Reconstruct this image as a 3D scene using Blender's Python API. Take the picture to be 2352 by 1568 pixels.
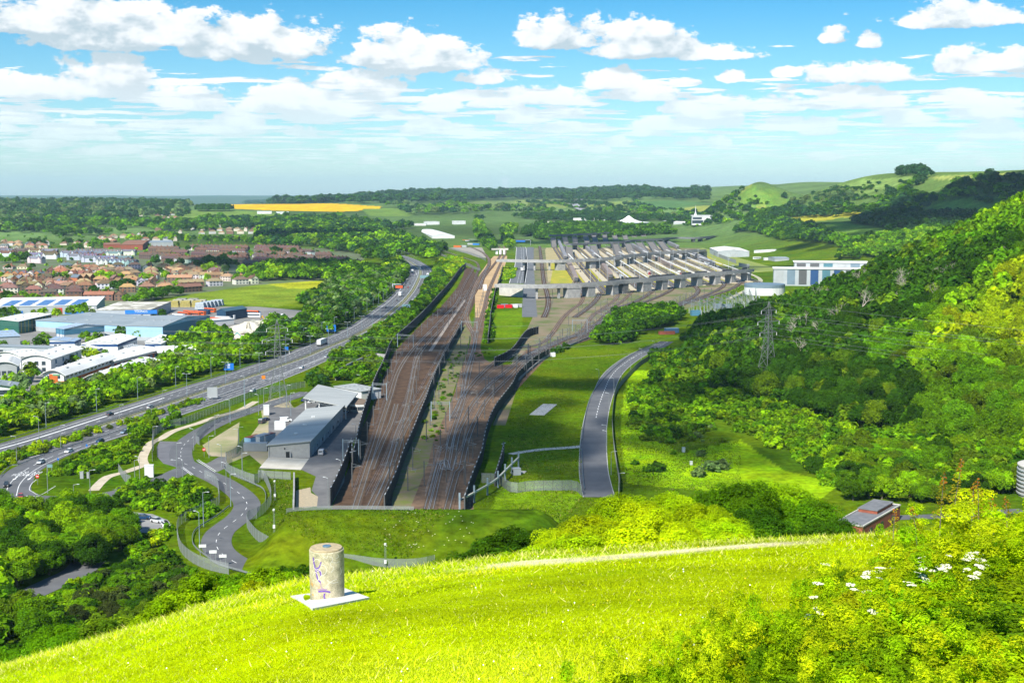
import bpy, math, random
import numpy as np
from math import sin, cos, tan, atan, atan2, pi, sqrt
for o in list(bpy.data.objects): bpy.data.objects.remove(o)
sc = bpy.context.scene
R = math.radians
rnd = random.Random(7)
NR = np.random.default_rng(11)

# ------------------------------------------------------------------ camera, world, sun, exposure
EYE, PITCH, F = 95.0, R(6.44), 3005.0
cd = bpy.data.cameras.new('camera'); cam = bpy.data.objects.new('camera', cd)
sc.collection.objects.link(cam); sc.camera = cam
cam.location = (0, 0, EYE); cam.rotation_euler = (R(90) - PITCH, 0, 0)
cd.sensor_width = 36; cd.lens = 46.0; cd.clip_start = 0.5; cd.clip_end = 200000

SUN_EL, SUN_AZ = R(43), R(-155)          # azimuth measured clockwise from the view axis (+Y)
sdir = (sin(SUN_AZ) * cos(SUN_EL), cos(SUN_AZ) * cos(SUN_EL), sin(SUN_EL))
sl = bpy.data.lights.new('sun', 'SUN'); sl.energy = 5.0; sl.angle = R(0.53); sl.color = (1.0, 0.95, 0.86)
so = bpy.data.objects.new('sun', sl); sc.collection.objects.link(so)
so.rotation_euler = (pi / 2 - SUN_EL, 0, atan2(sdir[1], sdir[0]) + pi / 2)
sc.view_settings.view_transform = 'Standard'; sc.view_settings.look = 'None'
sc.view_settings.gamma = 1; sc.view_settings.exposure = 0.8
cy = sc.cycles
cy.max_bounces = 6; cy.diffuse_bounces = 2; cy.glossy_bounces = 2; cy.transmission_bounces = 3
cy.transparent_max_bounces = 12; cy.volume_bounces = 0; cy.use_denoising = True
cy.sample_clamp_indirect = 6; cy.caustics_reflective = False; cy.caustics_refractive = False

w = bpy.data.worlds.new('World'); sc.world = w; w.use_nodes = True
def build_world():
    nt = w.node_tree; nt.nodes.clear(); N = nt.nodes.new; L = nt.links.new
    def val(x):
        return x
    def m(op, a, b=None, c=None, clamp=False):
        n = N('ShaderNodeMath'); n.operation = op; n.use_clamp = clamp
        for i, v in enumerate((a, b, c)):
            if v is None: continue
            if isinstance(v, (int, float)): n.inputs[i].default_value = v
            else: L(v, n.inputs[i])
        return n.outputs[0]
    def sstep(v, lo, hi):
        n = N('ShaderNodeMapRange'); n.interpolation_type = 'SMOOTHSTEP'
        L(v, n.inputs[0]); n.inputs[1].default_value = lo; n.inputs[2].default_value = hi
        return n.outputs[0]
    def mixc(f, a, b):
        n = N('ShaderNodeMix'); n.data_type = 'RGBA'
        if isinstance(f, (int, float)): n.inputs[0].default_value = f
        else: L(f, n.inputs[0])
        for k, v in ((6, a), (7, b)):
            if isinstance(v, tuple): n.inputs[k].default_value = (*v, 1)
            else: L(v, n.inputs[k])
        return n.outputs[2]
    tc = N('ShaderNodeTexCoord'); sep = N('ShaderNodeSeparateXYZ'); L(tc.outputs['Generated'], sep.inputs[0])
    X, Y, Z = sep.outputs
    az = m('ARCTAN2', X, Y); el = m('ARCSINE', Z)
    sky = N('ShaderNodeTexSky'); sky.sky_type = 'NISHITA'; sky.sun_disc = False
    sky.sun_elevation = SUN_EL; sky.sun_rotation = SUN_AZ
    sky.air_density = 1.0; sky.dust_density = 0.6; sky.ozone_density = 1.6
    tint = N('ShaderNodeValToRGB'); L(m('MULTIPLY', el, 1 / R(40)), tint.inputs[0])
    cr = tint.color_ramp; cr.elements[0].position = 0; cr.elements[0].color = (*SKY_TINT[0], 1)
    cr.elements[1].position = 1; cr.elements[1].color = (*SKY_TINT[-1], 1)
    for p, c in ((0.10, SKY_TINT[1]), (0.205, SKY_TINT[2])):
        e = cr.elements.new(p); e.color = (*c, 1)
    mul = N('ShaderNodeMix'); mul.data_type = 'RGBA'; mul.blend_type = 'MULTIPLY'; mul.inputs[0].default_value = 1
    L(sky.outputs[0], mul.inputs[6]); L(tint.outputs[0], mul.inputs[7])
    skyc = mul.outputs[2]
    def P2(px, py):
        dx = (px - 1176) / F; v = -(py - 784) / F
        y = cos(PITCH) + v * sin(PITCH); z = -sin(PITCH) + v * cos(PITCH)
        return atan2(dx, y), atan2(z, sqrt(dx * dx + y * y))
    g = bpy.data.node_groups.new('cloud_field', 'ShaderNodeTree')
    g.interface.new_socket('az', in_out='INPUT', socket_type='NodeSocketFloat')
    g.interface.new_socket('el', in_out='INPUT', socket_type='NodeSocketFloat')
    g.interface.new_socket('s', in_out='OUTPUT', socket_type='NodeSocketFloat')
    gi = g.nodes.new('NodeGroupInput'); go = g.nodes.new('NodeGroupOutput')
    def gm(op, a, b=None, c=None):
        n = g.nodes.new('ShaderNodeMath'); n.operation = op
        for i, v in enumerate((a, b, c)):
            if v is None: continue
            if isinstance(v, (int, float)): n.inputs[i].default_value = v
            else: g.links.new(v, n.inputs[i])
        return n.outputs[0]
    comb = g.nodes.new('ShaderNodeCombineXYZ')
    g.links.new(gi.outputs[0], comb.inputs[0]); g.links.new(gm('MULTIPLY', gi.outputs[1], 1.7), comb.inputs[1])
    def noise(vec, scale, detail, rough, grp=g):
        n = grp.nodes.new('ShaderNodeTexNoise'); n.inputs['Scale'].default_value = scale
        n.inputs['Detail'].default_value = detail; n.inputs['Roughness'].default_value = rough
        grp.links.new(vec, n.inputs['Vector']); return n.outputs[0]
    n1 = noise(comb.outputs[0], 15, 9, 0.6)
    n1 = gm('MULTIPLY', gm('SUBTRACT', n1, 0.5), 3.0)
    field = None
    for (cx, by, hw, ht) in CLOUDS:
        a0, e0 = P2(cx, by); wx = hw / F; hy = ht / F
        dx = gm('MULTIPLY', gm('SUBTRACT', gi.outputs[0], a0), 1 / wx)
        dy = gm('SUBTRACT', gi.outputs[1], e0 - 0.0012)
        up = gm('MULTIPLY', dy, 1 / hy); dn = gm('MULTIPLY', dy, -1 / (0.16 * hy + 0.0012))
        dd = gm('MAXIMUM', up, dn)
        r2 = gm('ADD', gm('MULTIPLY', dx, dx), gm('MULTIPLY', dd, dd))
        s = gm('SUBTRACT', 1.0, gm('SQRT', r2))
        field = s if field is None else gm('MAXIMUM', field, s)
    nf = gm('MULTIPLY', gm('SUBTRACT', noise(comb.outputs[0], 70, 5, .6), .5), 1.3)
    f1 = gm('ADD', field, gm('ADD', gm('MULTIPLY', n1, 0.85), nf))
    te = gm('MAXIMUM', gm('TANGENT', gi.outputs[1]), 0.012)
    lay = g.nodes.new('ShaderNodeCombineXYZ')
    g.links.new(gm('DIVIDE', gm('SINE', gi.outputs[0]), te), lay.inputs[0])
    g.links.new(gm('DIVIDE', gm('COSINE', gi.outputs[0]), te), lay.inputs[1])
    n2 = noise(lay.outputs[0], 0.95, 8, 0.6)
    n3 = noise(lay.outputs[0], 0.16, 2, 0.5)
    gen = gm('ADD', gm('MULTIPLY', gm('SUBTRACT', n2, 0.49), 6.5), gm('MULTIPLY', gm('SUBTRACT', n3, 0.5), 1.2))
    hi = g.nodes.new('ShaderNodeMapRange'); g.links.new(gi.outputs[1], hi.inputs[0])
    hi.inputs[1].default_value = R(8.6); hi.inputs[2].default_value = R(11); hi.inputs[3].default_value = -1.6; hi.inputs[4].default_value = -.9
    lo = g.nodes.new('ShaderNodeMapRange'); g.links.new(gi.outputs[1], lo.inputs[0])
    lo.inputs[1].default_value = R(4.2); lo.inputs[2].default_value = R(8.0); lo.inputs[3].default_value = 0; lo.inputs[4].default_value = -1.6
    lo2 = g.nodes.new('ShaderNodeMapRange'); g.links.new(gi.outputs[1], lo2.inputs[0])
    lo2.inputs[1].default_value = R(0.2); lo2.inputs[2].default_value = R(1.5); lo2.inputs[3].default_value = -1.2; lo2.inputs[4].default_value = 0
    g1 = gm('ADD', gen, gm('ADD', gm('MAXIMUM', hi.outputs[0], lo.outputs[0]), lo2.outputs[0]))
    g.links.new(gm('MAXIMUM', f1, g1), go.inputs[0])
    def field_at(a, e):
        n = N('ShaderNodeGroup'); n.node_tree = g
        L(a, n.inputs[0]); L(e, n.inputs[1]); return n.outputs[0]
    s0 = field_at(az, el)
    s1 = field_at(m('SUBTRACT', az, 0.004), m('ADD', el, 0.0105))
    cover = sstep(s0, 0.02, 0.26)
    lit = m('SUBTRACT', s0, s1)
    cv = N('ShaderNodeCombineXYZ'); L(az, cv.inputs[0]); L(m('MULTIPLY', el, 1.7), cv.inputs[1]); nzc = N('ShaderNodeTexNoise'); nzc.inputs['Scale'].default_value = 34; nzc.inputs['Detail'].default_value = 7; L(cv.outputs[0], nzc.inputs['Vector'])
    lit = m('ADD', lit, m('MULTIPLY', m('SUBTRACT', nzc.outputs[0], .5), 2.2))
    shade = sstep(lit, -0.45, 0.62)                 # 0 = grey base, 1 = bright top
    thick = sstep(s0, 0.15, 0.9)
    shade = m('SUBTRACT', shade, m('MULTIPLY', thick, 0.18), clamp=True)
    hb = sstep(el, R(2.5), R(6.5)); shade = m('ADD', m('MULTIPLY', shade, hb), m('MULTIPLY', m('SUBTRACT', 1.0, hb), m('MULTIPLY_ADD', shade, .4, .55)))
    ccol = mixc(shade, CL_BASE, CL_TOP)
    hz = sstep(el, R(0.3), R(5.2))
    cover = m('MULTIPLY', cover, m('MULTIPLY_ADD', hz, 0.62, 0.34))
    abov = sstep(el, R(-0.2), R(0.4)); cover = m('MULTIPLY', cover, abov)
    bg1 = N('ShaderNodeBackground'); L(skyc, bg1.inputs[0]); bg1.inputs[1].default_value = SKY_STR
    bg2 = N('ShaderNodeBackground'); L(ccol, bg2.inputs[0]); bg2.inputs[1].default_value = 1.0
    mx = N('ShaderNodeMixShader'); L(cover, mx.inputs[0]); L(bg1.outputs[0], mx.inputs[1]); L(bg2.outputs[0], mx.inputs[2])
    out = N('ShaderNodeOutputWorld'); L(mx.outputs[0], out.inputs[0])
SKY_STR = 0.086
SKY_TINT = [(.80, 1.04, 1.16), (.50, .83, 1.0), (0.21, .64, .88), (0.4, .8, 1.1)]
CL_TOP, CL_BASE = (0.68, 0.68, 0.68), (0.34, 0.41, 0.45)
CLOUDS = [(60, 62, 230, 90), (210, 98, 190, 85), (400, 92, 180, 80), (560, 118, 170, 105), (650, 112, 150, 75),
          (960, 148, 175, 92), (860, 140, 90, 60), (220, 205, 150, 95), (110, 210, 110, 50), (10, 205, 70, 60),
          (420, 235, 120, 62), (430, 245, 95, 25), (820, 192, 115, 52), (660, 245, 120, 62), (800, 255, 110, 50),
          (1110, 182, 85, 36), (1410, 195, 85, 42), (1250, 225, 130, 40), (1290, 95, 125, 78), (1480, 118, 155, 72),
          (1640, 128, 110, 36), (2260, 45, 200, 60), (1915, 90, 34, 30), (1998, 100, 38, 32), (2000, 175, 150, 52),
          (2230, 155, 130, 40), (2330, 150, 60, 55), (1680, 178, 42, 34), (1570, 190, 45, 22), (1810, 168, 38, 24),
          (1760, 245, 110, 45), (1950, 240, 130, 40), (1620, 250, 110, 32), (2250, 262, 130, 42), (1120, 238, 80, 32),
          (350, 290, 80, 34), (540, 300, 110, 32), (680, 305, 60, 26), (150, 310, 110, 42), (80, 330, 70, 22),
          (1330, 295, 120, 26), (1520, 290, 120, 30), (1800, 290, 120, 30), (2100, 275, 110, 30), (900, 262, 60, 20),
          (1000, 300, 130, 24), (240, 345, 70, 18), (1250, 262, 120, 22), (2290, 310, 110, 26)]
_cr0 = random.Random(12)
for _k in range(46):
    _y = _cr0.uniform(215, 375); _f = (400 - _y) / 185
    CLOUDS.append((_cr0.uniform(-40, 2392), _y, (22 + 62 * _f) * _cr0.uniform(.6, 1.3), (9 + 26 * _f) * _cr0.uniform(.7, 1.2)))
build_world()

# ------------------------------------------------------------------ picture <-> world helpers
ORG = {'a': (0, 402, .25012), 'b': (588, 402, .25012), 'c': (1176, 402, .25012), 'd': (1764, 373.2, .25012),
       'e': (0, 689, .25012), 'f': (588, 689, .25012), 'g': (1176, 689, .25012), 'h': (1764, 689, .25012),
       'i': (0, 976.2, .25012), 'j': (588, 976.2, .25012), 'k': (1176, 976.2, .25012), 'l': (1764, 1033.6, .25012),
       'm': (1091, 476.6, .16113), 'n': (1406.8, 476.6, .16113), 'o': (516.8, 832.6, .16113),
       'q': (1665.2, 631.6, .16851), 'r': (0, 976.2, .09766), 's': (0, 677.6, .12207), 'P': (0, 0, 1)}
def pp(s):
    out = []; k = 'P'
    for tok in s.split():
        if tok[0].isalpha(): k = tok[0]; tok = tok[1:]
        x, y = map(float, tok.split(',')); ox, oy, c = ORG[k]
        out.append((ox + c * x, oy + c * y))
    return out
CPI, SPI = cos(PITCH), sin(PITCH)
def ray(px, py):
    a = (px - 1176) / F; b = -(py - 784) / F
    return (a, CPI + b * SPI, -SPI + b * CPI)
def G(px, py, z=0.0):
    d = ray(px, py); t = (z - EYE) / d[2]
    return (d[0] * t, d[1] * t, z)
def GG(s, z=0.0): return [G(x, y, z) for x, y in pp(s)]
def smooth(t): t = np.clip(t, 0, 1); return t * t * (3 - 2 * t)

# ------------------------------------------------------------------ terrain
_cr = [(-400, 1560), (0, 1530), (300, 1440), (500, 1378), (700, 1328), (900, 1310), (1200, 1276), (1500, 1256), (1750, 1240),
       (2050, 1226), (2352, 1222), (2900, 1225)]
_u = []; _a = []
for px, py in _cr:
    t = tan(PITCH + atan((py - 784) / F)); _u.append((px - 1176) / F * (CPI + t * SPI)); _a.append(t - 0.0947)
TOE = [(200, 330), (300, 200), (400, 178), (500, 132), (600, 90), (700, 80), (800, 92), (900, 122), (1000, 180), (1100, 235), (1250, 315), (1500, 430), (1800, 560)]
TY = [a for a, b in TOE[1:]]; TX = [b for a, b in TOE[1:]]
def toe(y): return np.interp(y, TY, TX)
def smax(a, b, k):
    h = np.maximum(k - np.abs(a - b), 0) / k
    return np.maximum(a, b) + h * h * k / 4
def nz(x, y, s, p=0.0):
    return (np.sin(x / s + 1.3 * np.sin(y / s * .7 + p)) + np.sin(y / s * 1.1 + 1.7 * np.sin(x / s * .6 + 2 + p)) +
            .6 * np.sin((x + y) / s * 1.9 + p)) / 2.6
def H(x, y):
    x = np.asarray(x, float); y = np.asarray(y, float)
    yy = np.maximum(y, 0.3); u = np.clip(x / yy, -1.5, 1.5)
    a = np.interp(u, _u, _a); yf = np.minimum(yy, 420)
    fg = EYE - (3 + a * yf + .00075 * yf * yf) + .10 * nz(x, y, 6) * smooth(y / 30)
    fg = np.where(y < 8, fg * smooth(y / 8) + 92 * (1 - smooth(y / 8)), fg)
    base = 52 * smooth((y - 2300) / 2300) + 38 * smooth((y - 4700) / 2000) * smooth((x + 1050) / 700)
    base = base * (1 - smooth((y - 5200) / 1800) * smooth((-x - 700) / 700)) - 12 * smooth((y - 5500) / 1500) * smooth((-x - 700) / 700)
    base = base + 75 * smooth((y - 12000) / 5000) * smooth((-x - 300) / 1500) + 14 * nz(x, y, 2600, 1) * smooth((y - 9000) / 5000)
    base = base + 7 * nz(x, y, 420) * smooth((y - 2500) / 1500) + 4 * nz(x, y, 170, 3) * smooth((y - 2600) / 900)
    rr = 42 * smooth((x - 335) / 260) * smooth((y - 1350) / 650)
    base = np.maximum(base, rr) + .35 * np.minimum(base, rr)
    g1 = 68 * np.exp(-(((x - 572) / 104) ** 2 + ((y - 3050) / 90) ** 2) ** .85) + 10 * np.exp(-(((x - 600) / 190) ** 2 + ((y - 2950) / 260) ** 2))
    base = base + g1
    d1 = 96 * smooth((x - 600 - 14 * nz(x, y, 90)) / 340) * smooth((y - 1750) / 500) * (1 - smooth((y - 3200) / 900))
    d2 = 62 * smooth((x - 900) / 520) * smooth((y - 3200) / 700) * (1 - .4 * smooth((y - 5200) / 1500))
    base = base + np.maximum(d1, d2)
    s = x - toe(y)
    cap = 108 * (1 - smooth((y - 1130) / 480)) * smooth((y - 240) / 180)
    n = np.minimum(np.maximum(s, 0) * .12, 4) + cap * (smooth(np.maximum(s - 12, 0) / 330) ** .92)
    n = n * (cap > 0) * np.minimum(cap / 60, 1)
    base = np.maximum(base, n) + np.minimum(base, n) * .2
    mx = smooth((x + 70) / 10) * (1 - smooth((x - 6) / 14)) * smooth((y - 316) / 34) * (1 - smooth((y - 355) / 2.5))
    base = base + 8.2 * mx
    return smax(fg, base, 14)
def h1(x, y): return float(H(x, y))
def T(px, py):
    d = ray(px, py); ts = np.concatenate([np.arange(4, 500, 2.0), np.geomspace(500, 30000, 500)])
    z = EYE + d[2] * ts; hh = H(d[0] * ts, d[1] * ts); k = np.argmax(z < hh)
    if k == 0: k = len(ts) - 1
    lo, hi = ts[k - 1], ts[k]
    for _ in range(18):
        mid = (lo + hi) / 2
        if EYE + d[2] * mid < h1(d[0] * mid, d[1] * mid): hi = mid
        else: lo = mid
    return (d[0] * hi, d[1] * hi, h1(d[0] * hi, d[1] * hi))
def TT(s): return [T(x, y) for x, y in pp(s)]
def inpoly(x, y, poly):
    inside = np.zeros(np.shape(x), bool); n = len(poly)
    for i in range(n):
        x1, y1 = poly[i][:2]; x2, y2 = poly[(i + 1) % n][:2]
        c = ((y1 > y) != (y2 > y)) & (x < (x2 - x1) * (y - y1) / ((y2 - y1) or 1e-9) + x1)
        inside ^= c
    return inside

# ------------------------------------------------------------------ objects, tags
COL = sc.collection
def tag(o, label=None, cat=None, group=None, kind=None):
    if label: o['label'] = label
    if cat: o['category'] = cat
    if group: o['group'] = group
    if kind: o['kind'] = kind
    return o
def thing(name, label, cat, loc=(0, 0, 0), rot=0, group=None):
    o = bpy.data.objects.new(name, None); COL.objects.link(o); o.location = loc; o.rotation_euler = (0, 0, rot)
    o.empty_display_size = .2
    return tag(o, label, cat, group)
def dup(root, loc, rot=0, scale=1, label=None, group=None, color=None, kids=None):
    r = root.copy(); COL.objects.link(r); r.location = loc; r.rotation_euler = (0, 0, rot)
    r.scale = (scale,) * 3 if isinstance(scale, (int, float)) else scale
    if label: r['label'] = label
    if group: r['group'] = group
    for ch in (kids if kids is not None else list(root.children)):
        c = ch.copy(); COL.objects.link(c); c.parent = r
        if color: c.color = (*color, 1)
        for gch in list(ch.children):
            d = gch.copy(); COL.objects.link(d); d.parent = c
            if color: d.color = (*color, 1)
    if color: r.color = (*color, 1)
    return r
def np_mesh(name, V, Fq, mats, col=None, parent=None, smooth_=False, midx=None):
    """V (n,3), Fq (m,k) one face size"""
    me = bpy.data.meshes.new(name); V = np.ascontiguousarray(V, np.float32); Fq = np.ascontiguousarray(Fq, np.int32)
    m, k = Fq.shape
    me.vertices.add(len(V)); me.vertices.foreach_set('co', V.ravel())
    me.loops.add(m * k); me.loops.foreach_set('vertex_index', Fq.ravel())
    me.polygons.add(m); me.polygons.foreach_set('loop_start', np.arange(0, m * k, k, dtype=np.int32))
    me.polygons.foreach_set('use_smooth', np.full(m, smooth_))
    if midx is not None: me.polygons.foreach_set('material_index', np.asarray(midx, np.int32))
    if col is not None:
        ca = me.color_attributes.new('Col', 'FLOAT_COLOR', 'POINT')
        c4 = np.ones((len(V), 4), np.float32); c4[:, :3] = col; ca.data.foreach_set('color', c4.ravel())
    me.update(); me.validate(verbose=False)
    for mt in (mats if isinstance(mats, (list, tuple)) else [mats]): me.materials.append(mt)
    o = bpy.data.objects.new(name, me); COL.objects.link(o)
    if parent: o.parent = parent
    return o
class MB:
    def __init__(s): s.v = []; s.f = []; s.m = []
    def add(s, vs, fs, mi=0):
        n = len(s.v); s.v += [tuple(map(float, p)) for p in vs]
        for f in fs: s.f.append(tuple(n + i for i in f)); s.m.append(mi)
    def box(s, cx, cy, z0, sx, sy, sz, rot=0, mi=0):
        c, q = cos(rot), sin(rot); P = []
        for z in (z0, z0 + sz):
            for a, b in ((-1, -1), (1, -1), (1, 1), (-1, 1)):
                x, y = a * sx / 2, b * sy / 2; P.append((cx + x * c - y * q, cy + x * q + y * c, z))
        s.add(P, [(3, 2, 1, 0), (4, 5, 6, 7), (0, 1, 5, 4), (1, 2, 6, 5), (2, 3, 7, 6), (3, 0, 4, 7)], mi)
    def bar(s, p, q, w, h=None, mi=0):
        h = h or w; p = np.array(p, float); q = np.array(q, float); d = q - p; l = np.linalg.norm(d)
        if l < 1e-6: return
        d /= l; up = np.array((0, 0, 1.)) if abs(d[2]) < .95 else np.array((1., 0, 0))
        a = np.cross(d, up); a /= np.linalg.norm(a); b = np.cross(a, d)
        P = [e + a * w / 2 * i + b * h / 2 * j for e in (p, q) for i, j in ((-1, -1), (1, -1), (1, 1), (-1, 1))]
        s.add(P, [(3, 2, 1, 0), (4, 5, 6, 7), (0, 1, 5, 4), (1, 2, 6, 5), (2, 3, 7, 6), (3, 0, 4, 7)], mi)
    def tube(s, pts, rad, n=6, mi=0, cap=True):
        pts = [np.array(p, float) for p in pts]; rs = rad if isinstance(rad, (list, tuple)) else [rad] * len(pts)
        rings = []; base = len(s.v)
        for i, p in enumerate(pts):
            d = pts[min(i + 1, len(pts) - 1)] - pts[max(i - 1, 0)]; d /= (np.linalg.norm(d) or 1)
            up = np.array((0, 0, 1.)) if abs(d[2]) < .9 else np.array((1., 0, 0))
            a = np.cross(d, up); a /= np.linalg.norm(a); b = np.cross(d, a)
            for k in range(n):
                t = 2 * pi * k / n; s.v.append(tuple(p + rs[i] * (a * cos(t) + b * sin(t))))
        for i in range(len(pts) - 1):
            for k in range(n):
                s.f.append((base + i * n + k, base + i * n + (k + 1) % n, base + (i + 1) * n + (k + 1) % n, base + (i + 1) * n + k)); s.m.append(mi)
        if cap:
            s.f.append(tuple(base + k for k in range(n))[::-1]); s.m.append(mi)
            s.f.append(tuple(base + (len(pts) - 1) * n + k for k in range(n))); s.m.append(mi)
    def lathe(s, prof, n=24, cx=0, cy=0, mi=0):
        b = len(s.v)
        for r, z in prof:
            for k in range(n):
                t = 2 * pi * k / n; s.v.append((cx + r * cos(t), cy + r * sin(t), z))
        for i in range(len(prof) - 1):
            for k in range(n):
                s.f.append((b + i * n + k, b + i * n + (k + 1) % n, b + (i + 1) * n + (k + 1) % n, b + (i + 1) * n + k)); s.m.append(mi)
        s.f.append(tuple(b + (len(prof) - 1) * n + k for k in range(n))); s.m.append(mi)
    def poly(s, pts, mi=0): s.add(pts, [tuple(range(len(pts)))], mi)
    def prism(s, pts, z0, z1, mi=0):
        n = len(pts); a = sum(pts[i][0] * pts[(i + 1) % n][1] - pts[(i + 1) % n][0] * pts[i][1] for i in range(n))
        if a < 0: pts = pts[::-1]
        P = [(p[0], p[1], z0) for p in pts] + [(p[0], p[1], z1) for p in pts]
        s.add(P, [tuple(range(n))[::-1], tuple(range(n, 2 * n))] + [(i, (i + 1) % n, n + (i + 1) % n, n + i) for i in range(n)], mi)
    def build(s, name, mats, parent=None, smooth_=False):
        me = bpy.data.meshes.new(name); me.from_pydata(s.v, [], s.f); me.update()
        for mt in (mats if isinstance(mats, (list, tuple)) else [mats]): me.materials.append(mt)
        if any(s.m): me.polygons.foreach_set('material_index', s.m)
        if smooth_: me.polygons.foreach_set('use_smooth', [True] * len(s.f))
        o = bpy.data.objects.new(name, me); COL.objects.link(o)
        if parent: o.parent = parent
        return o
def catmull(pts, step):
    P = [np.array(p[:2], float) for p in pts]
    P = [2 * P[0] - P[1]] + P + [2 * P[-1] - P[-2]]; out = []
    for i in range(1, len(P) - 2):
        p0, p1, p2, p3 = P[i - 1:i + 3]; n = max(2, int(np.linalg.norm(p2 - p1) / step))
        for k in range(n):
            t = k / n
            out.append(.5 * ((2 * p1) + (-p0 + p2) * t + (2 * p0 - 5 * p1 + 4 * p2 - p3) * t * t + (-p0 + 3 * p1 - 3 * p2 + p3) * t ** 3))
    out.append(P[-2]); return np.array(out)
def path(s, step=3.0, z=0): return catmull(GG(s, z), step)
def nrm(p):
    d = np.gradient(p, axis=0); d /= np.linalg.norm(d, axis=1)[:, None] + 1e-9
    return np.stack([d[:, 1], -d[:, 0]], 1)      # to the right of travel
def cum(p): return np.concatenate([[0], np.cumsum(np.linalg.norm(np.diff(p, axis=0), axis=1))])
def offs(p, d): return p + nrm(p) * (np.asarray(d)[:, None] if np.ndim(d) else d)
def resample(p, step):
    c = cum(p); n = max(2, int(c[-1] / step) + 1); t = np.linspace(0, c[-1], n)
    return np.stack([np.interp(t, c, p[:, 0]), np.interp(t, c, p[:, 1])], 1)
def ribbon(name, p, o1, o2, z, mat, parent=None, thick=0):
    a = offs(p, o1); b = offs(p, o2); n = len(p); zz = np.full((n, 1), z) if np.ndim(z) == 0 else np.asarray(z)[:, None]
    V = np.concatenate([np.hstack([a, zz]), np.hstack([b, zz])]); i = np.arange(n - 1)
    Fq = np.stack([i, i + 1, n + i + 1, n + i], 1)
    if o1 < o2 if np.ndim(o1) == 0 and np.ndim(o2) == 0 else True: Fq = Fq[:, ::-1]
    return np_mesh(name, V, Fq, mat, parent=parent)
def dashes(p, off, z, dash, gap, wd, m, start=0):
    q = offs(p, off); c = cum(q); t = start
    while t + dash < c[-1]:
        f = [np.array((np.interp(x, c, q[:, 0]), np.interp(x, c, q[:, 1]))) for x in (t, t + dash / 2, t + dash)]
        for a, b in ((f[0], f[1]), (f[1], f[2])):
            d = (b - a) / np.linalg.norm(b - a); n = np.array((d[1], -d[0])) * wd / 2
            m.poly([(*(a - n), z), (*(a + n), z), (*(b + n), z), (*(b - n), z)][::1])
        t += dash + gap
def line(p, off, z, wd, m, t0=0, t1=1e9):
    q = offs(p, off); c = cum(q); k = (c >= t0) & (c <= t1); q = q[k]; n = nrm(q) * wd / 2
    for i in range(len(q) - 1):
        m.poly([(*(q[i] - n[i]), z), (*(q[i] + n[i]), z), (*(q[i + 1] + n[i + 1]), z), (*(q[i + 1] - n[i + 1]), z)])
def sheet(name, pts, z, mat, parent=None):
    m = MB(); P = [(p[0], p[1], z) for p in pts]
    a = sum(P[i][0] * P[(i + 1) % len(P)][1] - P[(i + 1) % len(P)][0] * P[i][1] for i in range(len(P)))
    m.poly(P if a > 0 else P[::-1]); return m.build(name, mat, parent)

# ------------------------------------------------------------------ materials
MATS = {}
def mat(name, c1, c2=None, scale=1.0, rough=.8, spec=.3, metal=0, detail=4, bump=0, bscale=None, lo=.35, hi=.65, emis=None, stretch=None, obj=False):
    if name in MATS: return MATS[name]
    m = bpy.data.materials.new(name); m.use_nodes = True; nt = m.node_tree; b = nt.nodes['Principled BSDF']; L = nt.links.new
    b.inputs['Roughness'].default_value = rough; b.inputs['Specular IOR Level'].default_value = spec; b.inputs['Metallic'].default_value = metal
    b.inputs['Base Color'].default_value = (*c1, 1)
    geo = nt.nodes.new('ShaderNodeNewGeometry' if not obj else 'ShaderNodeTexCoord'); vec = geo.outputs['Position' if not obj else 'Object']
    if stretch:
        mp = nt.nodes.new('ShaderNodeMapping'); mp.inputs['Rotation'].default_value = (0, 0, stretch[0]); mp.inputs['Scale'].default_value = (*stretch[1:], 1)
        L(vec, mp.inputs[0]); vec = mp.outputs[0]
    if c2 is not None:
        n = nt.nodes.new('ShaderNodeTexNoise'); n.inputs['Scale'].default_value = scale; n.inputs['Detail'].default_value = detail; n.inputs['Roughness'].default_value = .62
        L(vec, n.inputs['Vector'])
        mr = nt.nodes.new('ShaderNodeMapRange'); L(n.outputs[0], mr.inputs[0]); mr.inputs[1].default_value = lo; mr.inputs[2].default_value = hi
        mx = nt.nodes.new('ShaderNodeMix'); mx.data_type = 'RGBA'; mx.inputs[6].default_value = (*c1, 1); mx.inputs[7].default_value = (*c2, 1)
        L(mr.outputs[0], mx.inputs[0]); L(mx.outputs[2], b.inputs['Base Color'])
    if bump:
        n = nt.nodes.new('ShaderNodeTexNoise'); n.inputs['Scale'].default_value = bscale or scale * 4; n.inputs['Detail'].default_value = 4
        L(vec, n.inputs['Vector']); bp = nt.nodes.new('ShaderNodeBump'); bp.inputs['Strength'].default_value = bump; L(n.outputs[0], bp.inputs['Height']); L(bp.outputs[0], b.inputs['Normal'])
    if emis:
        b.inputs['Emission Color'].default_value = (*emis[:3], 1); b.inputs['Emission Strength'].default_value = emis[3]
    MATS[name] = m; return m
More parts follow.
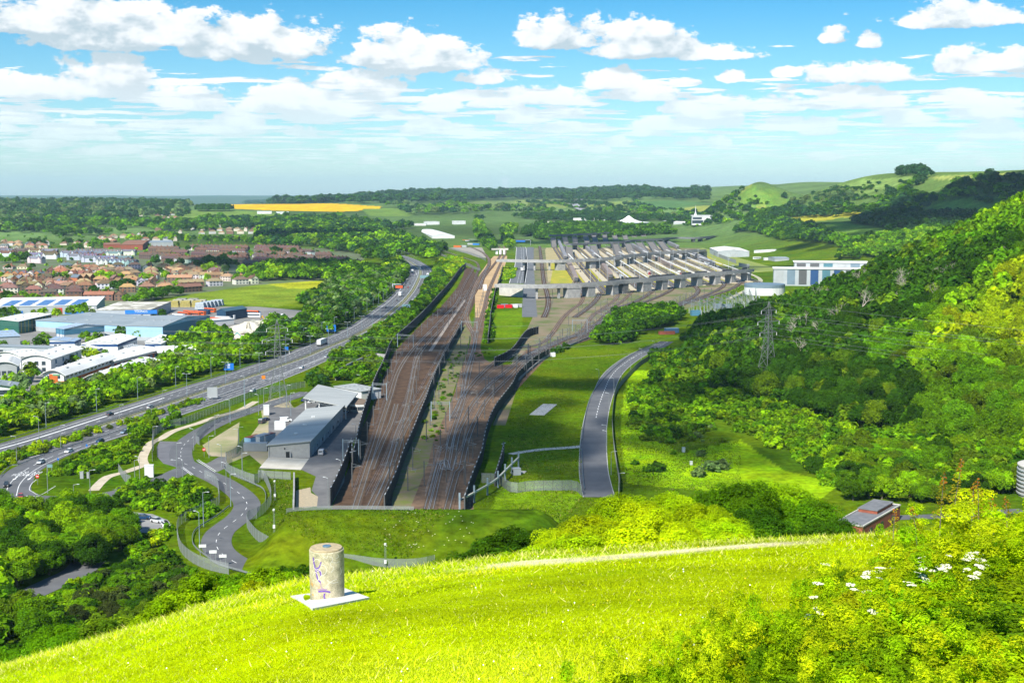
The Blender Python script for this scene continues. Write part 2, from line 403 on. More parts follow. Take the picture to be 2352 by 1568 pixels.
def leafmat(name, trans=.5, vary=.2, spec=.03):
    m = bpy.data.materials.new(name); m.use_nodes = True; nt = m.node_tree; N = nt.nodes.new; L = nt.links.new
    b = nt.nodes['Principled BSDF']; b.inputs['Roughness'].default_value = .55; b.inputs['Specular IOR Level'].default_value = spec
    oi = N('ShaderNodeObjectInfo'); at = N('ShaderNodeAttribute'); at.attribute_name = 'Col'
    mu = N('ShaderNodeMix'); mu.data_type = 'RGBA'; mu.blend_type = 'MULTIPLY'; mu.inputs[0].default_value = 1
    L(oi.outputs['Color'], mu.inputs[6]); L(at.outputs['Color'], mu.inputs[7])
    hs = N('ShaderNodeHueSaturation'); mr = N('ShaderNodeMapRange'); L(oi.outputs['Random'], mr.inputs[0])
    mr.inputs[3].default_value = 1 - vary; mr.inputs[4].default_value = 1 + vary; L(mr.outputs[0], hs.inputs['Value']); L(mu.outputs[2], hs.inputs['Color'])
    L(hs.outputs[0], b.inputs['Base Color'])
    tr = N('ShaderNodeBsdfTranslucent'); L(hs.outputs[0], tr.inputs[0]); ms = N('ShaderNodeMixShader'); ms.inputs[0].default_value = trans
    out = nt.nodes['Material Output']; L(b.outputs[0], ms.inputs[1]); L(tr.outputs[0], ms.inputs[2]); L(ms.outputs[0], out.inputs[0])
    MATS[name] = m; return m
LEAF = leafmat('leaf')
GRASSB = leafmat('grass_blade', .4, 0, .0)
def objcol(name, rough=.35, spec=.5, vary=0):
    m = bpy.data.materials.new(name); m.use_nodes = True; nt = m.node_tree; b = nt.nodes['Principled BSDF']
    b.inputs['Roughness'].default_value = rough; b.inputs['Specular IOR Level'].default_value = spec
    oi = nt.nodes.new('ShaderNodeObjectInfo'); src = oi.outputs['Color']
    if vary:
        g = nt.nodes.new('ShaderNodeNewGeometry'); n = nt.nodes.new('ShaderNodeTexNoise'); n.inputs['Scale'].default_value = 1.2; n.inputs['Detail'].default_value = 6
        nt.links.new(g.outputs['Position'], n.inputs['Vector'])
        mr = nt.nodes.new('ShaderNodeMapRange'); nt.links.new(n.outputs[0], mr.inputs[0]); mr.inputs[1].default_value = .3; mr.inputs[2].default_value = .7; mr.inputs[3].default_value = 1 - vary; mr.inputs[4].default_value = 1 + vary
        hs = nt.nodes.new('ShaderNodeHueSaturation'); nt.links.new(mr.outputs[0], hs.inputs['Value']); nt.links.new(src, hs.inputs['Color']); src = hs.outputs[0]
    nt.links.new(src, b.inputs['Base Color']); MATS[name] = m; return m
PAINT = objcol('vehicle_paint', .3, .5)
TILE = objcol('roof_tile', .85, .2, .3)
WALLC = objcol('house_wall', .85, .2, .12)
ASPH = mat('asphalt', (.085, .088, .094), (.135, .137, .142), .12, .88, .25, detail=8, lo=.3, hi=.7)
ASPH2 = mat('old_asphalt', (.10, .10, .103), (.17, .168, .165), .15, .9, .2, detail=8, lo=.3, hi=.7)
WHITE = mat('road_paint', (.62, .62, .6), (.8, .8, .78), 1.5, .7)
CONC = mat('concrete', (.36, .355, .34), (.24, .24, .235), .35, .85, .25, detail=8)
CONCL = mat('pale_concrete', (.55, .52, .46), (.42, .40, .36), .25, .9, detail=8)
STEEL = mat('galvanised_steel', (.27, .30, .31), (.20, .22, .23), 2, .5, .5, .3)
DSTEEL = mat('dark_steel', (.06, .065, .07), (.10, .10, .10), 2, .6)
BSTEEL = mat('blue_grey_steel', (.16, .22, .26), (.22, .28, .32), 1, .55)
GLASS = mat('dark_glass', (.02, .028, .035), (.05, .07, .09), .8, .12, .6)
BLACK = mat('black_panel', (.012, .013, .015), (.028, .028, .03), .5, .7)
RUBBER = mat('rubber', (.015, .015, .016), None, 1, .8)
# ------------------------------------------------------------------ the land sheet, painted with its land cover
def fieldpoly(s): return [p[:2] for p in TT(s)]
FIELDS = [  # polygon in the picture, colour of what grows there
    ('P445,471 P520,469 P700,468 P876,474 P874,481 P780,486 P640,484 P500,478', (.62, .38, .004)),      # rape in flower
    ('P345,486 P500,482 P640,490 P700,496 P600,503 P430,502 P350,500', (.13, .21, .035)),
    ('P70,481 P180,478 P260,484 P200,490 P90,489', (.13, .21, .04)),
    ('P990,468 P1060,462 P1180,462 P1250,468 P1230,478 P1120,478 P1010,474', (.12, .17, .045)),
    ('P830,480 P900,478 P960,484 P940,497 P850,496', (.12, .20, .035)),
    ('P1180,460 P1310,458 P1340,466 P1300,478 P1200,472', (.17, .22, .055)),
    ('P1340,468 P1400,463 P1450,461 P1440,473 P1400,478 P1345,476', (.17, .24, .05)),
    ('P1470,464 P1540,461 P1600,464 P1640,468 P1560,478 P1500,482 P1460,478', (.075, .16, .045)),
    ('P1560,482 P1640,472 P1740,468 P1830,474 P1900,478 P1880,486 P1740,486 P1600,488', (.24, .27, .055)),
    ('P1790,508 P1870,494 P1950,485 P1995,486 P1985,494 P1930,500 P1850,512 P1800,516', (.34, .33, .03)),
    ('P1885,516 P1930,510 P1985,516 P2040,530 P2060,545 P2020,556 P1950,560 P1905,540', (.12, .22, .03)),
    ('P2100,492 P2130,468 P2200,458 P2290,454 P2352,462 P2420,465 P2420,500 P2352,494 P2240,482 P2160,490', (.12, .22, .035)),
    ('P1905,432 P1990,412 P2060,407 P2135,408 P2080,420 P2030,432 P1990,446 P1930,442', (.17, .26, .06)),
    ('P2130,407 P2210,402 P2352,396 P2420,394 P2420,408 P2352,406 P2240,406 P2160,414', (.26, .30, .07)),
    ('P1650,470 P1700,445 P1730,430 P1780,440 P1830,466 P1800,480 P1700,480', (.11, .20, .03)),
    ('P385,690 P470,668 P600,648 P700,642 P790,650 P765,668 P700,690 P640,704 P540,700 P440,700', (.15, .215, .018)),
    ('P600,650 P690,643 P785,651 P760,662 P660,662', (.30, .32, .016)),
    ('P1180,712 P1206,708 P1200,740 P1190,776 P1128,776 P1130,742 P1145,714', (.10, .18, .005)),
    ('P1432,900 P1450,850 P1490,850 P1500,1000 P1560,1040 P1700,1010 P1800,1080 P1930,1110 P1880,1150 P1600,1125 P1440,1110 P1425,1000', (.19, .33, .003)),
    ('P1150,1110 P1230,1100 P1345,1100 P1345,1130 P1240,1185 P1130,1165', (.12, .21, .004)),
]
def scatter_noise(x, y, s, seed=0): return nz(x + 37 * seed, y - 91 * seed, s, seed) 
def build_land():
    us = np.concatenate([np.linspace(-3.0, -.46, 60)[:-1], np.linspace(-.46, .50, 640), np.linspace(.50, 3.0, 60)[1:]])
    ys = np.concatenate([np.linspace(1.2, 9, 10)[:-1], np.geomspace(9, 80, 130)[:-1], np.linspace(80, 450, 250)[:-1], np.geomspace(450, 2000, 170)[:-1], np.geomspace(2000, 24000, 230)])
    U, Yg = np.meshgrid(us, ys); X = U * Yg; Z = H(X, Yg)
    x, y, z = X.ravel(), Yg.ravel(), Z.ravel(); n, k = X.shape
    i = (np.arange(n - 1)[:, None] * k + np.arange(k - 1)).ravel()
    Fq = np.stack([i, i + 1, i + k + 1, i + k], 1)
    col = np.empty((len(x), 3)); col[:] = (.068, .125, .003)
    v = nz(x, y, 45)[:, None] * .5 + .5; v2 = nz(x, y, 17, 4)[:, None] * .5 + .5; v3 = nz(x, y, 6, 2)[:, None] * .5 + .5
    col = col * (1 + .35 * (v - .5)) + np.array((.045, .03, -.001)) * (v2 - .4)
    near = ((y < 262) & (z > 12))
    c = np.array((.33, .44, .002)) * (1 + .20 * (v3 - .5)) + np.array((.06, .03, .01)) * (v2 - .5)
    col = np.where(near[:, None], c, col)
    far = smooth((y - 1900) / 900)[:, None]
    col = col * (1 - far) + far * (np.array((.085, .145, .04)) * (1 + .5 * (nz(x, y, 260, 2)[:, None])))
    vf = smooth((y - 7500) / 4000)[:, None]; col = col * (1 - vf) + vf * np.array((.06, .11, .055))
    d = (smooth((x - 560) / 200) * smooth((y - 1700) / 300))[:, None]
    col = col * (1 - d) + d * (np.array((.10, .165, .035)) * (1 + .3 * nz(x, y, 70)[:, None]))
    for s, c in FIELDS:
        P = fieldpoly(s); ins = inpoly(x, y, P)
        r = 1 + .16 * nz(x[ins], y[ins], 22, 1)[:, None] + .12 * nz(x[ins], y[ins], 9, 5)[:, None]
        col[ins] = np.array(c) * r
    for s, wd in (('P1205,1290 P1350,1284 P1480,1272 P1600,1262 P1735,1252', .5),):
        q = catmull([T(*p) for p in pp(s)], .6); dm = np.full(len(x), 9e9); nearm = (y < 90) & (y > 20)
        xs, yss = x[nearm], y[nearm]; dd = np.min(np.hypot(xs[:, None] - q[None, ::2, 0], yss[:, None] - q[None, ::2, 1]), axis=1)
        a = (1 - smooth((dd - 1.2) / 2.6))[:, None]
        col[nearm] = col[nearm] * (1 - a) + a * np.array((.74, .68, .40))
    P0 = G(0, 0); bx = [(-900, -600, 92), (900, -600, 92)]
    V = np.stack([x, y, z], 1)
    nb = len(V); back = np.array([(-4000, 1.2, 88), (-4000, -3000, 80), (4000, -3000, 80), (4000, 1.2, 88), (-3.6, 1.2, 92), (3.6, 1.2, 92), (-40, -200, 92), (40, -200, 92)])
    V = np.concatenate([V, back]); col = np.concatenate([col, np.tile((.2, .24, .02), (8, 1))])
    Fq = np.concatenate([Fq, [[nb + 4, nb + 6, nb + 7, nb + 5], [nb, nb + 1, nb + 6, nb + 4], [nb + 5, nb + 7, nb + 2, nb + 3], [nb + 6, nb + 1, nb + 2, nb + 7]]])
    m = bpy.data.materials.new('grass_land'); m.use_nodes = True; nt = m.node_tree; b = nt.nodes['Principled BSDF']; L = nt.links.new; N = nt.nodes.new
    b.inputs['Roughness'].default_value = .9; b.inputs['Specular IOR Level'].default_value = 0
    at = N('ShaderNodeAttribute'); at.attribute_name = 'Col'; geo = N('ShaderNodeNewGeometry')
    def noi(sc_, det, lo, hi, a, c_):
        t = N('ShaderNodeTexNoise'); t.inputs['Scale'].default_value = sc_; t.inputs['Detail'].default_value = det; t.inputs['Roughness'].default_value = .65
        L(geo.outputs['Position'], t.inputs['Vector']); r = N('ShaderNodeMapRange'); L(t.outputs[0], r.inputs[0])
        for q, v_ in zip((1, 2, 3, 4), (lo, hi, a, c_)): r.inputs[q].default_value = v_
        return r.outputs[0]
    mm = N('ShaderNodeMath'); mm.operation = 'MULTIPLY'; L(noi(.35, 10, .3, .7, .5, 1.5), mm.inputs[0]); L(noi(.03, 7, .3, .7, .72, 1.3), mm.inputs[1])
    hs = N('ShaderNodeHueSaturation'); L(at.outputs['Color'], hs.inputs['Color']); L(mm.outputs[0], hs.inputs['Value']); L(noi(.07, 8, .3, .7, .475, .52), hs.inputs['Hue'])
    L(hs.outputs[0], b.inputs['Base Color'])
    bp = N('ShaderNodeBump'); bp.inputs['Strength'].default_value = .5; bp.inputs['Distance'].default_value = .3; L(noi(1.6, 6, 0, 1, 0, 1), bp.inputs['Height']); L(bp.outputs[0], b.inputs['Normal'])
    o = np_mesh('ground', V, Fq, m, col=col, smooth_=True)
    tag(o, 'grassy ground running from the foreground hill to the horizon', 'ground', kind='structure')
build_land()

# ------------------------------------------------------------------ foliage meshes
def crown_np(nc, nl, ls, seed, flat=.8, rc=(.26, .44), rad=.66, asp=1.6, low=-.55, jt=.42):
    g = np.random.default_rng(seed)
    d = g.normal(size=(nc, 3)); d[:, 2] = np.abs(d[:, 2]) * 1.0 + np.where(g.random(nc) < .35, -1, 0) * np.abs(d[:, 2]) * 1.35
    d /= np.linalg.norm(d, axis=1)[:, None]
    c = d * (rad * (.72 + .42 * g.random((nc, 1)))); c[:, 2] *= flat; c[:, 2] = np.maximum(c[:, 2], low)
    r = g.uniform(rc[0], rc[1], nc)
    k = g.integers(0, nc, nl); dr = g.normal(size=(nl, 3)); dr[:, 2] += .35; dr /= np.linalg.norm(dr, axis=1)[:, None]
    pos = c[k] + dr * r[k, None] * (.78 + .34 * g.random((nl, 1)))
    out = pos / (np.linalg.norm(pos, axis=1)[:, None] + 1e-6)
    nm = dr * .8 + out * .35 + g.normal(size=(nl, 3)) * jt + np.array((0, 0, .45)); nm /= np.linalg.norm(nm, axis=1)[:, None]
    a = np.cross(nm, g.normal(size=(nl, 3))); a /= np.linalg.norm(a, axis=1)[:, None] + 1e-9; b = np.cross(nm, a)
    s = ls * g.uniform(.6, 1.35, (nl, 1))
    V = np.stack([pos - a * s * asp * .5, pos + b * s * .5 + nm * s * .1, pos + a * s * asp * .5, pos - b * s * .5 + nm * s * .1], 1)
    cc = g.uniform(.66, 1.32, nc)[k] * g.uniform(.72, 1.28, nl)
    hue = g.uniform(-.08, .06, nc)[k]
    col = np.stack([cc * (1 + hue), cc, cc * (1 - hue)], 1)
    return V.reshape(-1, 3), np.repeat(col, 4, 0)
def crown_mesh(name, *a, **k):
    V, c = crown_np(*a, **k); F_ = np.arange(len(V)).reshape(-1, 4)
    o = np_mesh(name, V, F_, LEAF, col=c); me = o.data; bpy.data.objects.remove(o); return me
BARK = mat('bark', (.10, .085, .06), (.17, .15, .11), 3, .9)
def trunk_mesh(seed, limbs=4, h=1.0, r=.06):
    g = random.Random(seed); m = MB()
    m.tube([(0, 0, -.25), (.02, 0, .25 * h), (.03 * g.uniform(-1, 1), .02, .7 * h)], [r * 1.25, r, r * .6], 6)
    for i in range(limbs):
        a = 2 * pi * i / limbs + g.random(); z = h * g.uniform(.3, .62)
        m.tube([(0, 0, z), (.3 * cos(a), .3 * sin(a), z + .3), (.62 * cos(a), .62 * sin(a), z + .45 + .2 * g.random())], [r * .5, r * .32, r * .12], 5)
    o = m.build('trunk', BARK); me = o.data; bpy.data.objects.remove(o); return me
CROWN = {'hi': [crown_mesh('crown', 62, 10500, .066, s, flat=f, rc=(.14, .34), rad=.72, jt=.5) for s, f in ((1, .8), (2, .95), (3, .75), (4, 1.05))],
         'mid': [crown_mesh('crown', 42, 2900, .12, s, flat=f, rc=(.16, .36), rad=.72, jt=.5) for s, f in ((11, .8), (12, .95), (13, .75), (14, 1.1))],
         'near': [crown_mesh('crown', 60, 34000, .027, s, flat=f, rc=(.16, .34), asp=2.4) for s, f in ((21, .7), (22, .85))],
         'close': [crown_mesh('foliage', 70, 38000, .031, s, flat=.8, rc=(.14, .32), asp=2.0, jt=.5) for s in (25, 26)]}
LOWN = [crown_np(20, 360, .27, s, flat=f, rc=(.18, .4), rad=.70, jt=.5) for s, f in ((31, .8), (32, .95), (33, .75), (34, 1.05), (35, .7))]
FARN = [crown_np(7, 46, .58, s, flat=f, asp=1.3) for s, f in ((41, .75), (42, .9), (43, .65), (44, .8))]
TRUNKS = [trunk_mesh(s) for s in (1, 2, 3)]
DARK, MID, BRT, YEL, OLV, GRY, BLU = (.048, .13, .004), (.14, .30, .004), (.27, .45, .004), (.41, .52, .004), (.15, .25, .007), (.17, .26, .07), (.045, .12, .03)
PLACED = []      # dict(x,y,z,r,zs,color,kind,label,group)
def jit(c, a=.18):
    k = 1 + rnd.uniform(-a, a); h = rnd.uniform(-a, a) * .5
    return (c[0] * k * (1 + h), c[1] * k, c[2] * k * (1 - h))
def place(x, y, r, color, kind='tree', region='', zs=1.0, z=None):
    PLACED.append(dict(x=x, y=y, z=h1(x, y) if z is None else z, r=r, zs=zs, c=jit(color), kind=kind, region=region))
def scatter(poly, spacing, r, colors, kind='tree', region='', zs=(.85, 1.15), world=False, avoid=None, seed=1, thin=1.0, gaps=0):
    P = poly if world else [p[:2] for p in TT(poly)]
    g = random.Random(seed); xs = [p[0] for p in P]; ys = [p[1] for p in P]
    x0, x1, y0, y1 = min(xs), max(xs), min(ys), max(ys); nx = int((x1 - x0) / spacing) + 1; ny = int((y1 - y0) / (spacing * .87)) + 1
    X = []; 
    for j in range(ny + 1):
        for i in range(nx + 1):
            if g.random() > thin: continue
            X.append((x0 + (i + .5 * (j % 2)) * spacing + g.uniform(-.38, .38) * spacing, y0 + j * spacing * .87 + g.uniform(-.38, .38) * spacing))
    if not X: return
    A = np.array(X); ok = inpoly(A[:, 0], A[:, 1], P); A = A[ok]
    if avoid is not None and len(A): A = A[~avoid(A[:, 0], A[:, 1])]
    if gaps: A = A[nz(A[:, 0], A[:, 1], gaps, seed) > -.22]
    if not len(A): return
    Z = H(A[:, 0], A[:, 1])
    for (x, y), z in zip(A, Z):
        c = colors[min(int(g.random() * len(colors)), len(colors) - 1)]
        place(x, y, g.uniform(*r), c, kind, region, g.uniform(*zs), float(z))
def strip(s, width, spacing, r, colors, kind='tree', region='', zs=(.85, 1.15), seed=1, z0=None):
    p = catmull(TT(s), 2); c = cum(p); g = random.Random(seed); n = nrm(p); t = 0
    while t < c[-1]:
        i = int(np.searchsorted(c, t)); i = min(i, len(p) - 1); o = g.uniform(-width / 2, width / 2)
        x, y = p[i] + n[i] * o; place(x, y, g.uniform(*r), g.choice(colors), kind, region, g.uniform(*zs)); t += spacing * g.uniform(.7, 1.3)
SLOT = {}
def flush_foliage():
    protos = {}
    cname = {'tree': 'crown', 'shrub': 'foliage'}
    def individual(p, n, words):
        d = sqrt(p['x'] ** 2 + p['y'] ** 2); px = p['r'] / d * F
        lod = 'near' if px > 75 else ('hi' if px > 19 else 'mid')
        me = CROWN[lod][n % len(CROWN[lod])]
        nm = 'broadleaf_tree' if p['kind'] == 'tree' else 'shrub'
        root = thing(nm, words, 'tree' if p['kind'] == 'tree' else 'shrub', (p['x'], p['y'], p['z']), rnd.uniform(0, 6.28))
        root['group'] = p['region']
        root.scale = (p['r'], p['r'], p['r'] * p['zs'])
        c = bpy.data.objects.new(cname[p['kind']], me); COL.objects.link(c); c.parent = root; c.color = (*p['c'], 1)
        c.location = (0, 0, 1.02 if p['kind'] == 'tree' else .5)
        if p['kind'] == 'tree':
            t = bpy.data.objects.new('trunk', TRUNKS[n % 3]); COL.objects.link(t); t.parent = root
    for kind, cap in (('tree', 300), ('shrub', 300)):
        L = [p for p in PLACED if p['kind'] == kind]
        def vis(p):
            u = p['x'] / max(p['y'], 1); return (1 if abs(u) < .405 else .05) * p['r'] / max(p['y'], 1)
        L.sort(key=vis, reverse=True)
        for n, p in enumerate(L[:cap]): individual(p, n, describe(p))
        rest = L[cap:]; SLOT[kind] = rest
    for nm, kind, lab in (('woodland', 'tree', 'broadleaf woodland and field trees spreading over hillside, town and far country'), ('scrub', 'shrub', 'low scrub and hedge growth over banks and verges')):
        rest = SLOT[kind]; Vs = []; Cs = []
        if not rest: continue
        for var in range(5):
            for far in (0, 1):
                if far and var > 3: continue
                sel = [p for k, p in enumerate(rest) if (p['r'] / p['y'] * F < 6.5) == bool(far) and k % (4 if far else 5) == var]
                if not sel: continue
                V0, C0 = (FARN if far else LOWN)[var]
                a = NR.uniform(0, 6.28, len(sel)); ca, sa = np.cos(a), np.sin(a); r = np.array([p['r'] for p in sel]); zs = np.array([p['zs'] for p in sel])
                o = np.array([(p['x'], p['y'], p['z']) for p in sel]); lift = 1.0 if kind == 'tree' else .5
                X = V0[None, :, 0] * ca[:, None] - V0[None, :, 1] * sa[:, None]; Y_ = V0[None, :, 0] * sa[:, None] + V0[None, :, 1] * ca[:, None]
                Z = V0[None, :, 2] + lift
                W = np.stack([X * r[:, None] + o[:, None, 0], Y_ * r[:, None] + o[:, None, 1], Z * (r * zs)[:, None] + o[:, None, 2]], 2)
                cc = np.array([p['c'] for p in sel])[:, None, :] * C0[None]
                Vs.append(W.reshape(-1, 3)); Cs.append(cc.reshape(-1, 3))
        V = np.concatenate(Vs); Cc = np.concatenate(Cs)
        o = np_mesh(nm, V, np.arange(len(V)).reshape(-1, 4), LEAF, col=Cc)
        tag(o, lab, nm, kind='stuff')
        print(nm, len(rest), 'plants', len(V) // 4, 'faces')
def colword(c):
    r = c[0] / (c[1] + 1e-6)
    if r > .85: return 'yellow green'
    if c[1] > .17: return 'bright green'
    if c[2] / c[1] > .35: return 'grey green'
    if c[1] < .09: return 'dark green'
    return 'mid green'
_seen = {}
def describe(p):
    sz = 'small' if p['r'] < 2.6 else ('medium' if p['r'] < 4.6 else 'large')
    u = p['x'] / p['y']; col = 1176 + u * F / CPI
    side = ('far left', 'left', 'centre left', 'centre', 'centre right', 'right', 'far right')[int(min(6, max(0, col / 336)))]
    band = 'near' if p['y'] < 200 else ('mid distance' if p['y'] < 520 else 'distant')
    kind = 'broadleaf tree' if p['kind'] == 'tree' else 'shrub'
    return f"{sz} {colword(p['c'])} {kind}, {p['region']}"
# ------------------------------------------------------------------ where the trees and shrubs stand
MIXD = [DARK, DARK, MID, MID, BLU, OLV]
MIXM = [DARK, MID, MID, BRT, OLV, BRT]
MIXB = [MID, BRT, BRT, YEL, OLV]
MIXY = [BRT, YEL, YEL, BRT]
def plant_all():
    R1 = 'wood on the right hillside'
    P = [(toe(y) + 22, y) for y in range(440, 1300, 40)] + [(.47 * y + 10, y) for y in range(1280, 430, -60)]
    def brightzone(x, y): return (x / y > .27) & (y < 760)
    g = random.Random(5); step = 8.2
    y = 440
    while y < 1330:
        x = toe(y) + 16 + g.uniform(0, 5); lim = .46 * y + 10; sp = step * (1 if y < 850 else 1.25)
        while x < lim:
            u = x / y; yy = y + g.uniform(-3, 3); xx = x + g.uniform(-3, 3)
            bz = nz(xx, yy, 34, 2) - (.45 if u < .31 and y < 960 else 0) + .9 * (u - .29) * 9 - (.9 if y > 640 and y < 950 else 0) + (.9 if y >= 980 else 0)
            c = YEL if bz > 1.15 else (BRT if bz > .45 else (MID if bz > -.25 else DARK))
            if g.random() < .16: c = OLV
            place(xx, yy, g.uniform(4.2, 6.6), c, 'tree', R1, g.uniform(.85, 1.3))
            x += sp * g.uniform(.8, 1.2)
        y += sp * .85
    S1 = 'scrub slope below the hillside wood'
    scatter('P1445,905 P1560,850 P1700,868 P1900,885 P2352,880 P2420,900 P2420,1110 P2300,1125 P2100,1120 P1900,1120 P1800,1040 P1700,985 P1640,960 P1600,1000 P1530,1012 P1460,985', 4.8, (1.4, 4.0), [MID, BRT, OLV, MID, MID, DARK, BRT], 'shrub', S1, (.6, 1.05), seed=4)
    scatter('P1900,1050 P2060,1000 P2352,1010 P2420,1020 P2420,1110 P2330,1135 P2180,1160 P1950,1150', 7.0, (3.4, 5.0), [MID, DARK, MID, OLV, BRT], 'tree', 'thicket above the brick building', (.75, 1.0), seed=9)
    scatter('P1500,830 P1620,800 P1760,860 P1800,890 P1640,880 P1500,880', 6.2, (3.2, 4.8), MIXD, 'tree', 'edge of wood beside the curved road', (.8, 1.0), seed=3)
    strip('P1470,1010 P1540,1018 P1600,1000 P1640,985', 5, 4, (1.3, 2.4), [MID, OLV, GRY], 'shrub', 'bushes on the open green slope', (.7, .9), seed=4)
    for s, c, r in (('k1130,360', DARK, 1.6), ('k1330,420', DARK, 3.2), ('k1250,430', MID, 2.2), ('k1480,270', MID, 1.4), ('k1740,285', GRY, 2.3), ('k1830,420', GRY, 3.4), ('k1720,470', GRY, 3.0), ('k1930,400', GRY, 3.2),
                    ('g1830,1170', MID, 1.9), ('g1760,1160', OLV, 1.6), ('g2090,1210', MID, 3.2), ('g1930,1300', OLV, 1.6), ('g1750,1300', GRY, 1.0), ('g1200,1180', DARK, 1.8), ('g1530,1190', DARK, 2.2), ('g1430,1200', MID, 1.9), ('g1220,1290', OLV, 2.4), ('g1290,1250', DARK, 2.6)):
        x, y, z = TT(s)[0]; place(x, y, r, c, 'shrub', 'bushes on the open green slope', .8)
    ctr = 'ash thicket behind the grass crest'
    for px, y, top, r in ((1260, 76, 1230, 2.1), (1300, 84, 1185, 2.5), (1360, 82, 1160, 2.6), (1425, 86, 1120, 2.5), (1480, 84, 1140, 2.4), (1540, 88, 1118, 2.7), (1600, 86, 1135, 2.5), (1655, 84, 1165, 2.3), (1240, 72, 1262, 1.3), (1330, 74, 1215, 1.7), (1450, 75, 1195, 1.8), (1560, 75, 1190, 1.9), (1680, 76, 1215, 1.4)):
        x = (px - 1176) / F * y * 1.03; t = tan(PITCH + atan((top - 784) / F)); ztop = EYE - t * y
        place(x, y, r, (.46, .60, .004), 'shrub', ctr, .8, ztop - r * 1.22)
    for px, y, top, r, c in ((1700, 125, 1105, 4.2, MID), (1775, 132, 1092, 4.8, BRT), (1845, 128, 1130, 4.2, MID), (1905, 122, 1178, 3.2, DARK), (1640, 130, 1122, 3.6, MID), (1740, 112, 1170, 3.4, DARK), (1830, 110, 1185, 3.2, MID), (1880, 105, 1205, 2.4, DARK), (1790, 104, 1212, 2.4, DARK), (1720, 100, 1215, 2.2, MID)):
        x = (px - 1176) / F * y * 1.03; t = tan(PITCH + atan((top - 784) / F)); ztop = EYE - t * y
        place(x, y, r, c, 'tree', 'clump behind the grass crest', .95, ztop - r * .95 * 1.85)
    for px, y, top, r, c in ((1170, 110, 1215, 2.4, DARK), (1120, 108, 1235, 2.4, DARK), (1215, 100, 1225, 1.8, DARK), (1070, 104, 1262, 2.0, DARK), (1010, 100, 1290, 1.4, MID), (900, 68, 1306, .7, BRT), (1160, 66, 1265, .7, BRT),
                             (455, 74, 1322, 1.5, BRT), (500, 78, 1326, 1.5, MID), (410, 72, 1352, 1.5, BRT), (370, 66, 1380, 1.3, BRT), (560, 72, 1318, 1.4, MID), (610, 70, 1312, 1.6, BRT), (660, 68, 1310, 1.3, BRT), (700, 74, 1296, 1.4, DARK), (640, 86, 1300, 1.4, DARK), (820, 70, 1306, .9, DARK), (330, 62, 1412, .8, BRT), (540, 66, 1338, 1.2, BRT), (585, 64, 1340, 1.0, YEL)):
        x = (px - 1176) / F * y * 1.03; t = tan(PITCH + atan((top - 784) / F)); ztop = EYE - t * y
        place(x, y, r, c, 'shrub', 'shrubs along the crest of the foreground hill', .85, ztop - r * 1.2)
    SL = 'shrub slope left of the winding road'
    scatter('P150,1440 P210,1345 P290,1300 P365,1265 P405,1290 P440,1328 P510,1352 P490,1368 P420,1395 P250,1440 P150,1470', 4.0, (1.9, 3.1), [MID, DARK, OLV, MID, (.07, .10, .02)], 'shrub', SL, (.65, .95), seed=8)
    scatter([(-30, 95), (-42, 98), (-75, 170), (-112, 262), (-70, 268), (-52, 200), (-24, 130)], 4.6, (1.8, 2.8), [MID, DARK, OLV, BRT], 'shrub', SL, (.65, .9), seed=88, world=True)
    scatter('P100,1390 P190,1338 P240,1335 P215,1400 P170,1445 P110,1455', 3.8, (1.9, 2.8), [MID, BRT, DARK], 'shrub', SL, (.7, .95), seed=89)
    LT = 'trees at the lower left by the side road'
    scatter('P-60,1200 P40,1198 P130,1190 P200,1180 P270,1190 P290,1225 P310,1260 P240,1300 P170,1320 P60,1350 P0,1400 P-60,1420', 6.4, (3.6, 5.2), [MID, BRT, MID, BRT, DARK], 'tree', LT, (.8, 1.15), seed=2)
    scatter('P-60,1430 P30,1400 P50,1440 P90,1440 P150,1430 P120,1470 P0,1505 P-60,1515', 6.0, (3.0, 4.6), [MID, DARK, MID, OLV], 'tree', LT, (.8, 1.1), seed=12)
    scatter('P270,1150 P300,1115 P400,1108 P465,1125 P500,1150 P480,1185 P430,1200 P400,1175 P330,1175', 4.6, (1.9, 3.0), [MID, DARK, MID, OLV, BRT], 'shrub', 'bushes around the small car park', (.7, 1.0), seed=6)
    scatter('P300,1240 P360,1225 P400,1215 P400,1245 P330,1275 P290,1290', 4.6, (1.8, 2.6), [BRT, MID, YEL], 'shrub', 'bushes around the small car park', (.7, .9), seed=16)
    scatter('i420,480 i620,330 i840,220 i1160,130 i1290,150 i1270,260 i1180,330 i1020,430 i880,450 i560,480', 4.0, (1.5, 2.6), [MID, OLV, MID, DARK, BRT], 'shrub', 'bushes between the slip road and the access road', (.65, .9), seed=7)
    scatter('e1120,1240 e1330,1180 e1720,1090 e1700,1130 e1400,1230 e1280,1330', 5.5, (2.4, 3.6), MIXM, 'tree', 'trees beside the slip road', (.8, 1.1), seed=17)
    scatter('e-60,1520 e100,1400 e480,1300 e900,1180 e1340,1065 e1700,960 e1880,905 e1880,930 e1640,1010 e1300,1110 e900,1235 e560,1350 e200,1480 e-60,1620', 4.0, (1.3, 2.3), [MID, OLV, BRT, YEL, MID, (.12, .17, .02)], 'shrub', 'bushes between the motorway and the slip road', (.65, .95), seed=21)
    MB_ = 'tree belt along the far side of the motorway'
    scatter('e-80,1010 e250,935 e600,850 e900,850 e1180,700 e1560,590 e1900,480 e2300,400 e2351,560 e1900,690 e1500,790 e1250,880 e900,990 e500,1110 e300,1180 e-80,1280', 6.6, (3.0, 5.0), [MID, BRT, BRT, GRY, MID, OLV], 'tree', MB_, (.8, 1.15), seed=31)
